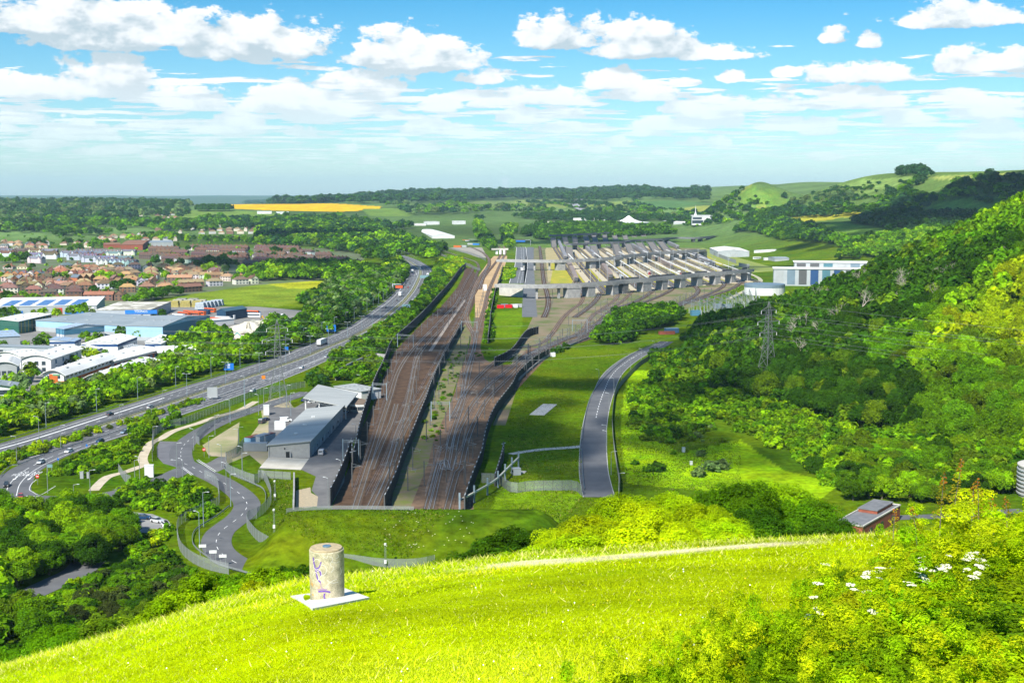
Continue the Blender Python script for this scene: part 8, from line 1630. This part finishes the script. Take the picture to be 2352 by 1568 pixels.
def front_shrubs():
    C1, C2, C3, C4 = (.38, .53, .004), (.26, .44, .004), (.48, .55, .006), (.14, .26, .004); g = random.Random(4)
    spots = []
    for (px, y, top, r, c) in ((2290, 15, 1318, 1.25, C1), (2130, 14.5, 1345, 1.1, C2), (1980, 14, 1390, .95, C1), (2380, 13, 1395, 1.2, C4), (2220, 12.2, 1440, .95, C1), (2060, 12.2, 1450, .85, C4), (1900, 12.6, 1455, .8, C1), (1770, 12.2, 1485, .7, C2), (1640, 12, 1520, .55, C1), (2330, 11, 1500, .8, C1), (1540, 11.6, 1548, .4, C2), (1960, 11, 1530, .6, C1), (2150, 10.6, 1535, .6, C2), (1810, 10.8, 1545, .5, C4),
                             (2340, 21, 1215, 1.6, C3), (2240, 22, 1228, 1.5, C1), (2140, 21, 1255, 1.3, C3), (2420, 19, 1230, 1.5, C1), (2060, 19, 1300, 1.0, C1), (2180, 18, 1290, 1.2, C2), (2310, 18, 1270, 1.3, C1), (1980, 16.5, 1352, .9, C3), (1890, 15.5, 1385, .7, C1), (1800, 14.5, 1420, .6, C1), (1700, 13.5, 1462, .45, C3), (2270, 27, 1190, 1.6, C3), (2370, 26, 1182, 1.7, C1), (2180, 26, 1205, 1.3, C1), (2120, 27, 1222, .9, C3), (2080, 25, 1240, .7, C2), (1890, 24, 1318, .35, C4), (1960, 23, 1300, .4, C4), (1690, 14, 1440, .35, C4), (1440, 11.2, 1545, .45, C1), (1350, 10.9, 1562, .35, C2), (1500, 11.4, 1515, .5, C2), (1590, 12.2, 1490, .5, C1), (1660, 12.6, 1470, .55, C2), (1560, 10.8, 1550, .5, C1), (1700, 11.2, 1520, .55, C1), (1750, 13.2, 1440, .6, C1), (1810, 13.6, 1410, .6, C2), (1860, 14.2, 1395, .6, C1)):
        Yc = y * CPI + 5 * SPI; x = (px - 1176) / F * Yc; t = tan(PITCH + atan((top - 784) / F)); zt = EYE - t * y; zg = h1(x, y); r = max(r, (zt - zg) * .55); spots.append((x, y, zt, zg, r, c, px))
    for i, (x, y, zt, zg, r, c, px) in enumerate(spots):
        w_ = {C1: 'bright yellow green', C2: 'fresh green', C3: 'golden green', C4: 'dark leaved green'}[c]
        t = thing('hedge_shrub', '%s shrub %s' % (w_, 'at the bottom corner of the grass' if y < 13.3 else 'in the flowering elder thicket' if y < 20 else 'at the far end of the thicket on the crest' if r > .5 else 'small and lone in the tall grass'), 'shrub', (x, y, zg), g.uniform(0, 6), 'shrubs of the thicket beside the camera'); hz_ = max(zt - zg, .3)
        o = bpy.data.objects.new('foliage', CROWN['close' if y < 17 else 'near'][i % 2]); COL.objects.link(o); o.parent = t; o.scale = (r, r, hz_ * .62); o.location = (0, 0, hz_ * .42); o.color = (*jit(c, .1), 1)
        for k in range(3):
            o = bpy.data.objects.new('shoot', SPR); COL.objects.link(o); o.parent = t; o.scale = (r * .34, r * .34, hz_ * .22); a = g.uniform(0, 6.28); o.location = (cos(a) * r * .6, sin(a) * r * .6, hz_ * g.uniform(.86, 1.0)); o.color = (*jit(C3 if g.random() < .5 else c, .1), 1)
    for k, (s, h_) in enumerate((('l1580,560', 1.0), ('l1690,540', 1.35), ('l1870,560', .7), ('l1945,540', .75), ('l1150,690', .4), ('l2090,600', .4), ('l2210,590', .45), ('l1390,640', .35))):
        px, py = pp(s)[0]; d = ray(px, py); y = 25.0; kk = y / d[1]; x, z = d[0] * kk, EYE + d[2] * kk; t = thing('hawthorn_shoot', 'upright golden shoot with reddish tips, ' + ('first', 'tallest', 'third', 'fourth', 'leftmost low', 'right low', 'far right', 'slender')[k] + ' above the crest thicket', 'shoot', (x, y, z - .5), 0, 'golden shoots above the crest thicket'); m = MB(); V = []; cc = []
        L_ = h_ * .75 + .5; tx = g.uniform(-.25, .25); m.tube([(0, 0, -.3), (tx * .4, 0, L_ * .5), (tx, 0, L_)], [.014, .009, .004], 5); m.build('stem', BARK, t)
        for j in range(int(150 * L_)):
            f = g.uniform(.25, 1); a = g.uniform(0, 6.28); rr_ = (.17 * (1.15 - f) + .02) * g.uniform(.3, 1); p = np.array((tx * f * f + rr_ * cos(a), rr_ * sin(a), L_ * f + g.uniform(-.03, .05))); n_ = np.array((g.gauss(0, 1), g.gauss(0, 1), g.gauss(0, 1))); n_ /= np.linalg.norm(n_); u = np.cross(n_, (0, 0, 1)); u /= np.linalg.norm(u) + 1e-6; v = np.cross(n_, u); s_ = g.uniform(.015, .032)
            V += [p - u * s_, p + v * s_ * .6, p + u * s_, p - v * s_ * .6]; c_ = (.50, .17, .03) if (f > .8 and g.random() < .6) else (.40, .33, .02); cc += [c_] * 4
        o = np_mesh('leaves', np.array(V), np.arange(len(V)).reshape(-1, 4), LEAF, col=np.array(cc), parent=t)
    bpy.context.view_layer.update(); dg = bpy.context.evaluated_depsgraph_get(); es = thing('elder_blossom', 'flat white elder flower heads on the thicket beside the camera', 'flowers'); m = MB(); gg = random.Random(8)
    for k in range(90): a = gg.uniform(0, 6.28); rr_ = sqrt(gg.random()); m.box(rr_ * cos(a), rr_ * sin(a), .12 * (1 - rr_ ** 2) + gg.uniform(-.04, .04), .13, .13, .09, gg.uniform(0, 3))
    fo_ = m.build('flower_head', mat('cream_petals', (.80, .78, .62), (.72, .72, .50), 30, .8)); fm_ = fo_.data; bpy.data.objects.remove(fo_)
    for a, b in ((530, 1055), (630, 1090), (840, 1080), (910, 1130), (1000, 1120), (1020, 1088), (885, 1172), (940, 1165), (1015, 1180), (1110, 1090), (1400, 990), (1400, 1025), (1385, 1060), (1410, 1092), (1365, 1130), (1405, 1165), (1460, 1205), (1280, 1220), (1310, 1245), (1560, 1075), (1590, 1105), (1510, 1110), (1670, 1050), (1620, 1075), (1840, 945), (1660, 975), (1840, 980), (1810, 1010), (1950, 1020), (2000, 1055), (1930, 955), (1940, 1075), (1800, 1105), (1910, 1135), (1865, 1165), (1880, 1190), (140, 1180), (450, 1230), (790, 1285), (890, 1305), (370, 1535), (470, 1500), (950, 1490), (440, 1465), (410, 1355), (750, 1240)):
        px, py = pp('l%d,%d' % (a, b))[0]; d = ray(px, py); ok, loc, nn, ix, ob, mx_ = sc.ray_cast(dg, (0, 0, EYE), d)
        if not ok or loc.y > 40 or not ob.name.startswith(('foliage', 'shoot')): continue
        o = bpy.data.objects.new('flower_head', fm_); COL.objects.link(o); o.parent = es; s_ = .0036 * loc.y * gg.uniform(.8, 1.3); o.scale = (s_, s_, s_); o.location = (loc.x, loc.y - .04, loc.z + .02); o.rotation_euler = (gg.uniform(-.3, .3), gg.uniform(-.3, .3), gg.uniform(0, 6))
def grass_blades():
    n = 520000; g = np.random.default_rng(9); px = g.uniform(-120, 2472, n); crest = np.interp(px, [p[0] for p in _cr], [p[1] for p in _cr]); f = g.random(n); py = crest + 1.5 + (1640 - crest) * f
    t = np.tan(PITCH + np.arctan((py - 784) / F)); u = (px - 1176) / F * (CPI + t * SPI); a = np.interp(u, _u, _a); disc = np.maximum((t - a) ** 2 - 12 * .00075, 0); y = (t - a - np.sqrt(disc)) / .0015
    y = y + g.uniform(-.03, .03, n) * y; back = g.random(n) < .10; y = np.where(back, g.uniform(45, 75, n), y); x = u * y
    keep = (y > 5) & (y < 80); P4 = [T(*q)[:2] for q in ((669, 1372), (718, 1399.5), (846, 1375.5), (792, 1355.5))]; keep &= ~inpoly(x, y, P4)
    q = catmull([T(*p) for p in pp('P1205,1290 P1350,1284 P1480,1272 P1600,1262 P1735,1252')], .8); idx = np.where((y > 30) & (u > -.02) & (u < .25))[0]; dd = np.full(n, 9.); dd[idx] = np.min(np.hypot(x[idx, None] - q[None, :, 0], y[idx, None] - q[None, :, 1]), axis=1); worn = np.clip(1.3 - dd / 3.2 + g.normal(size=n) * .15, 0, 1); worn = worn[keep]
    x, y = x[keep], y[keep]; n = len(x); z = H(x, y) - .01
    pn = nz(x, y, 2.3, 1) * .5 + .5; pl = nz(x, y, 9, 3) * .5 + .5; tall = np.clip((y - 30) / 30, 0, 1) * (g.random(n) < .25)
    h = g.uniform(.016, .042, n) * (.5 + pn) + tall * g.uniform(.05, .28, n) + (g.random(n) < .02) * .1; wd = (.0022 + .00034 * y) * g.uniform(.7, 1.5, n)
    h = h * (1 - .6 * worn); az = g.uniform(0, 6.28, n); lean = g.uniform(.5, 1.7, n) * h; la = g.uniform(0, 6.28, n)
    ex, ey = np.cos(az) * wd, np.sin(az) * wd; tip = np.stack([x + lean * np.cos(la), y + lean * np.sin(la), z + h], 1)
    V = np.stack([np.stack([x - ex, y - ey, z], 1), np.stack([x + ex, y + ey, z], 1), tip], 1).reshape(-1, 3)
    c = np.empty((n, 3)); c[:] = (.485, .60, .002); k = g.uniform(.7, 1.3, n)[:, None]; c = c * k; c += np.array((.12, .06, 0)) * (pn[:, None] - .4); pm = nz(x, y, 3.7, 8) * .5 + .5; c = c * (1 - .42 * np.clip((pl + pm - 1.05) * 3, 0, 1))[:, None] * np.array((.96, 1, 1)) + np.clip((.75 - pl - pm) * 2, 0, .5)[:, None] * np.array((.30, .20, .03)); straw = (g.random(n) < .05 + .3 * tall)[:, None]; c = np.where(straw, np.array((.72, .66, .20)) * k, c)
    c = c * (1 - worn[:, None]) + worn[:, None] * np.array((.80, .76, .36)) * k
    o = np_mesh('grass', V, np.arange(3 * n).reshape(-1, 3), GRASSB, col=np.repeat(np.clip(c, .004, 1), 3, 0)); tag(o, 'short bright yellow green grass on the hilltop', 'grass', kind='stuff')
    for nm, cnt, cl, lab, hh in (('buttercups', 150, (.75, .50, .02), 'tiny yellow flowers dotted in the hilltop grass', .09), ('daisies', 90, (.8, .8, .76), 'tiny white flowers dotted in the hilltop grass', .08)):
        i = g.integers(0, n, cnt); s_ = .003 + .0005 * y[i]; V = []
        X, Y_, Z = x[i], y[i], z[i] + hh; V = np.stack([np.stack([X - s_, Y_, Z], 1), np.stack([X, Y_ - s_ * .6, Z - s_ * .8], 1), np.stack([X + s_, Y_, Z], 1), np.stack([X, Y_ + s_ * .6, Z + s_ * .8], 1)], 1).reshape(-1, 3)
        o = np_mesh(nm, V, np.arange(4 * cnt).reshape(-1, 4), mat(nm + '_petal', cl)); tag(o, lab, 'flowers', kind='stuff')
    P_ = [T(*q) for q in pp(' '.join('j%d,%d' % (g.integers(1180, 2000), g.integers(800, 1160)) for _ in range(45)))]; m = MB()
    for p in P_: m.box(p[0], p[1], p[2] + .35, .22, .22, .08, g.uniform(0, 3))
    o = m.build('cow_parsley', mat('cream_petals', (.8,) * 3)); tag(o, 'scattered white flower heads on the portal mound', 'flowers', kind='stuff')
def mid_grass():
    g = np.random.default_rng(3); n = 260000; px = g.uniform(-60, 2412, n); py = g.uniform(800, 1300, n)
    X, Y_ = [], []; d0 = (px - 1176) / F; v = -(py - 784) / F; dy = CPI + v * SPI; dz = -SPI + v * CPI; k = -EYE / dz; x = d0 * k; y = dy * k
    x += g.normal(size=n) * 1.5; ok = np.zeros(n, bool)
    for s in ('g0,860 g160,700 g360,520 g560,440 g720,400 g1000,400 g1300,360 g1330,420 g1060,490 g880,620 g740,800 g670,1000 g640,1280 k640,200 k640,640 k-100,600 k-60,300', 'g930,1568 g960,1000 g1060,780 g1250,600 g1400,1200 g2100,1300 k2100,560 k1100,640 k950,500', 'j120,470 j330,500 j300,760 j1240,790 j1900,800 k-60,540 k500,650 k1000,700 k1000,900 k-300,900 j1400,1300 j500,1230 j150,1100 j20,960 j150,780'):
        ok |= inpoly(x, y, [q[:2] for q in GG(s)])
    x, y = x[ok], y[ok]; n = len(x); z = H(x, y); a = g.uniform(0, 6.28, n); pt = nz(x, y, 7, 2) * .5 + .5; h = g.uniform(.15, .5, n) * (.3 + pt); w_ = g.uniform(.12, .32, n); lx, ly = np.cos(a + 1.5) * h * .9, np.sin(a + 1.5) * h * .9
    V = np.stack([np.stack([x - np.cos(a) * w_, y - np.sin(a) * w_, z - .02], 1), np.stack([x + np.cos(a) * w_, y + np.sin(a) * w_, z - .02], 1), np.stack([x + lx, y + ly, z + h], 1)], 1).reshape(-1, 3)
    c = np.empty((n, 3)); c[:] = (.085, .165, .003); c *= g.uniform(.6, 1.45, n)[:, None]; st = (g.random(n) < .14) & (pt > .4); c[st] = (.22, .22, .05); c += (np.clip(nz(x, y, 19, 5), 0, 1) * .07)[:, None] * np.array((1, .7, .05))
    o = np_mesh('rough_grass', V, np.arange(3 * n).reshape(-1, 3), GRASSB, col=np.repeat(c, 3, 0)); tag(o, 'rough tussocky grass over the banks beside the tracks', 'grass', kind='stuff')
CLM = bpy.data.materials.new('shade_cloud_body'); CLM.use_nodes = True; nt = CLM.node_tree; b = nt.nodes['Principled BSDF']; b.inputs['Base Color'].default_value = (.85, .86, .88, 1); b.inputs['Roughness'].default_value = 1; b.inputs['Specular IOR Level'].default_value = 0
lw = nt.nodes.new('ShaderNodeLayerWeight'); lw.inputs[0].default_value = .35; al = nt.nodes.new('ShaderNodeMapRange'); nt.links.new(lw.outputs['Facing'], al.inputs[0]); al.inputs[1].default_value = .15; al.inputs[2].default_value = .9; al.inputs[3].default_value = .46; al.inputs[4].default_value = .05; nt.links.new(al.outputs[0], b.inputs['Alpha'])
def cloud(gx, gy, rx, ry, lab, rot=0, z=680, seed=1):  # out-of-frame cloud set towards the sun so its shadow falls on the given spot
    g = random.Random(seed); m = MB(); t = thing('cloud', lab, 'cloud', group='unseen clouds placed to shade the valley'); off = (sdir[0] / sdir[2] * z, sdir[1] / sdir[2] * z); t.location = (gx + off[0], gy + off[1], z); t.rotation_euler = (0, 0, rot)
    n = max(10, int(rx * ry / 900)); n = min(n, 46)
    for i in range(n):
        a = g.uniform(0, 6.28); rr_ = sqrt(g.random()) * .85; c = (rr_ * cos(a) * rx, rr_ * sin(a) * ry, g.uniform(-8, 10)); s_ = min(rx, ry) * g.uniform(.28, .45) * (1.15 - rr_ * .6); b_ = len(m.v); N1, N2 = 12, 7
        for j in range(N2 + 1):
            th = pi * j / N2
            for k in range(N1): ph = 2 * pi * k / N1; q = 1 + .12 * sin(3 * ph + i) * sin(2 * th + i); m.v.append((c[0] + s_ * q * sin(th) * cos(ph), c[1] + s_ * q * sin(th) * sin(ph), c[2] + s_ * .32 * cos(th)))
        for j in range(N2):
            for k in range(N1): m.f.append((b_ + j * N1 + k, b_ + (j + 1) * N1 + k, b_ + (j + 1) * N1 + (k + 1) % N1, b_ + j * N1 + (k + 1) % N1)); m.m.append(0)
    m.build('shade_caster', CLM, t, True)
cloud(-10, 480, 115, 95, 'broad unseen cloud placed to shade the tunnel portals', 0, seed=1); cloud(40, 640, 70, 100, 'long unseen cloud placed to shade the green slope', .3, seed=2); cloud(145, 850, 75, 100, 'unseen cloud placed to shade the dark part of the wood', -.2, seed=3); cloud(-40, 780, 60, 110, 'narrow unseen cloud placed to shade the left tracks', .1, seed=4)
cloud(-300, 1700, 260, 130, 'wide unseen cloud placed to shade the terraces', 0, seed=5); cloud(-120, 1050, 90, 60, 'small unseen cloud placed to shade the motorway tree belt', 0, seed=6); cloud(120, 2560, 260, 120, 'wide unseen cloud placed to shade the tree belt behind the ramps', 0, seed=7); cloud(760, 2250, 260, 300, 'large unseen cloud placed to shade the wooded downs', 0, seed=8); cloud(-420, 2700, 220, 150, 'unseen cloud placed to shade the woods past the town', 0, seed=9); cloud(330, 1700, 110, 60, 'small unseen cloud placed to shade the far right platforms', 0, seed=10); cloud(520, 2000, 110, 130, 'unseen cloud placed to shade the dark wood beside the toll lanes', 0, seed=11); cloud(15, 345, 38, 26, 'small unseen cloud placed to shade the portal mound', 0, seed=12)
# ------------------------------------------------------------------ bare limbed trees in the wood, rooflights
def bare_trees():
    mt = mat('pale_bark', (.42, .38, .30), (.26, .24, .19), 2, .9); ms = []
    for sd in range(3):
        g = random.Random(sd + 40); m = MB()
        def br(p, d, l, r, k):
            q = p + d * l; m.tube([p, (p + q) / 2 + np.array([g.gauss(0, .04 * l) for _ in range(3)]), q], [r, r * .8, r * .6], 4, cap=False)
            if k == 0: return
            for _ in range(3 if k > 1 else 2):
                e = d * .8 + np.array([g.gauss(0, .55), g.gauss(0, .55), g.gauss(.15, .3)]); e /= np.linalg.norm(e); br(q, e, l * g.uniform(.55, .8), r * .58, k - 1)
        br(np.zeros(3), np.array((0, 0, 1.)), 4.5, .28, 4); o = m.build('branches', mt); ms.append(o.data); bpy.data.objects.remove(o)
    g = random.Random(9)
    for i, s in enumerate(['P2062,655', 'P2075,668', 'P2048,672', 'P2010,690', 'P1985,655', 'P2110,640', 'P2140,655', 'P2180,640', 'P2230,620', 'P1880,700', 'P1850,765', 'P1835,790', 'P1880,775', 'P1930,745', 'P1800,745', 'P1760,830', 'P1845,835', 'P1980,720', 'P2300,600', 'P2150,700', 'P1700,800', 'P1640,790', 'P2070,700', 'P2090,685']):
        px, py = pp(s)[0]; x, y, z = T(px, py + 14); t = thing('bare_tree', 'pale bare limbed tree rising from the hillside wood', 'tree', (x, y, z), g.uniform(0, 6), 'bare limbed trees in the hillside wood'); k = g.uniform(.9, 1.35); t.scale = (k, k, k * 1.15)
        o = bpy.data.objects.new('branches', ms[i % 3]); COL.objects.link(o); o.parent = t
bare_trees()

g = random.Random(21)
for i in range(34):
    zx, zy = [(1745 + 240 * g.random(), 560 + 30 * g.random()), (1850 + 190 * g.random(), 600 + 70 * g.random()), (1450 + 60 * g.random(), 545 + 12 * g.random())][i % 3]
    c = g.choice(('yellow', 'orange', 'blue', 'white', 'grey')); k = {'yellow': MATS['yellow_paint'], 'orange': ORNG, 'blue': MATS['royal_blue'], 'white': OFFW, 'grey': GREYC}[c]
    cabin(c + ' works wagon standing in the maintenance sidings', 'b%d,%d' % (zx, zy), g.uniform(8, 15), 3, 3.4, k, name='works_wagon', cat='wagon', win=False, rot=-.35, group=c + ' wagons in the maintenance sidings')
for i, (zx, zy) in enumerate(((1800, 545), (1900, 548), (1940, 575))): cabin('long white shed among the maintenance sidings', 'b%d,%d' % (zx, zy), 40, 9, 6, OFFW, WROOF, 'sidings_shed', 'shed', False, -.15, 'white sheds in the sidings')

for k, (x0, y0) in enumerate(PLX[:-1]):
    m = MB(); m.box(0, 0, 0, 3.4, 360, .06); o = m.build('meadow_strip', MATS['flowering_weeds']); o.location = (x0 + 9.0, y0 + 230, 0); tag(o, 'narrow strip of yellow weeds between track and platform', kind='structure')
    for j, (ya, yb) in enumerate(((24, 200), (215, 400), (450, 640))):
        if k < 2 and j < 2: continue
        m = MB(); m.bar((x0 + 12.5, y0 + ya, 9.2), (x0 + 12.8, y0 + yb, 9.2), .25)
        for q in np.arange(ya, yb, 6.5): m.box(x0 + 12.6, y0 + q, 9.35, 1.5, 1.2, .5)
        o = m.build('light_string', OFFW); tag(o, 'string of white lamps hung along a loading platform', 'lights', 'strings of white lamps over the platforms')
    for j in range(4):
        m = MB(); m.tube([(0, 0, 0), (0, 0, 17)], .2, 6); o = m.build('mast_pole', LGREY); o.location = (x0 + 17.6, y0 + 60 + j * 130, 0); m = MB(); m.box(0, 0, 17, 3.2, .6, .5); o2 = m.build('lamp_bank', LGREY, o); tag(o, 'tall pale lighting mast beside a loading platform', 'lighting mast', 'lighting masts of the loading platforms')
g = random.Random(77)
for i in range(34):
    k = g.randrange(10); x0, y0 = PLX[k]; y = y0 + g.uniform(40, 640); far = g.random() < .35
    o = dup(LORP if far else CARP, (x0 + 14.4 + g.uniform(-1, 1), y, .66), pi / 2 + (pi if g.random() < .5 else 0)); c = g.choice(('white', 'black', 'silver', 'red', 'blue', 'dark grey'))
    for ch in o.children:
        if ch.name.split('.')[0] in ('body', 'roof', 'cab'): ch.color = (*CC[c], 1)
    o['label'] = c + (' lorry' if far else ' car') + ' waiting on a loading platform between the bridges'; o['group'] = c + (' lorries' if far else ' cars') + ' waiting on the loading platforms'
m = MB(); m.box(0, 10600, -40, 30000, 28000, 420); hz = m.build('haze', bpy.data.materials.new('haze_air'))
hm = hz.data.materials[0]; hm.use_nodes = True; hm.node_tree.nodes.clear(); v_ = hm.node_tree.nodes.new('ShaderNodeVolumePrincipled'); o_ = hm.node_tree.nodes.new('ShaderNodeOutputMaterial')
v_.inputs['Color'].default_value = (.55, .82, 1.0, 1); v_.inputs['Density'].default_value = 3.4e-5; v_.inputs['Anisotropy'].default_value = 0
hm.node_tree.links.new(v_.outputs[0], o_.inputs['Volume']); tag(hz, kind='stuff')
plant_all()
flush_foliage()
front_shrubs()
mid_grass()
grass_blades()
print('placed', len(PLACED))
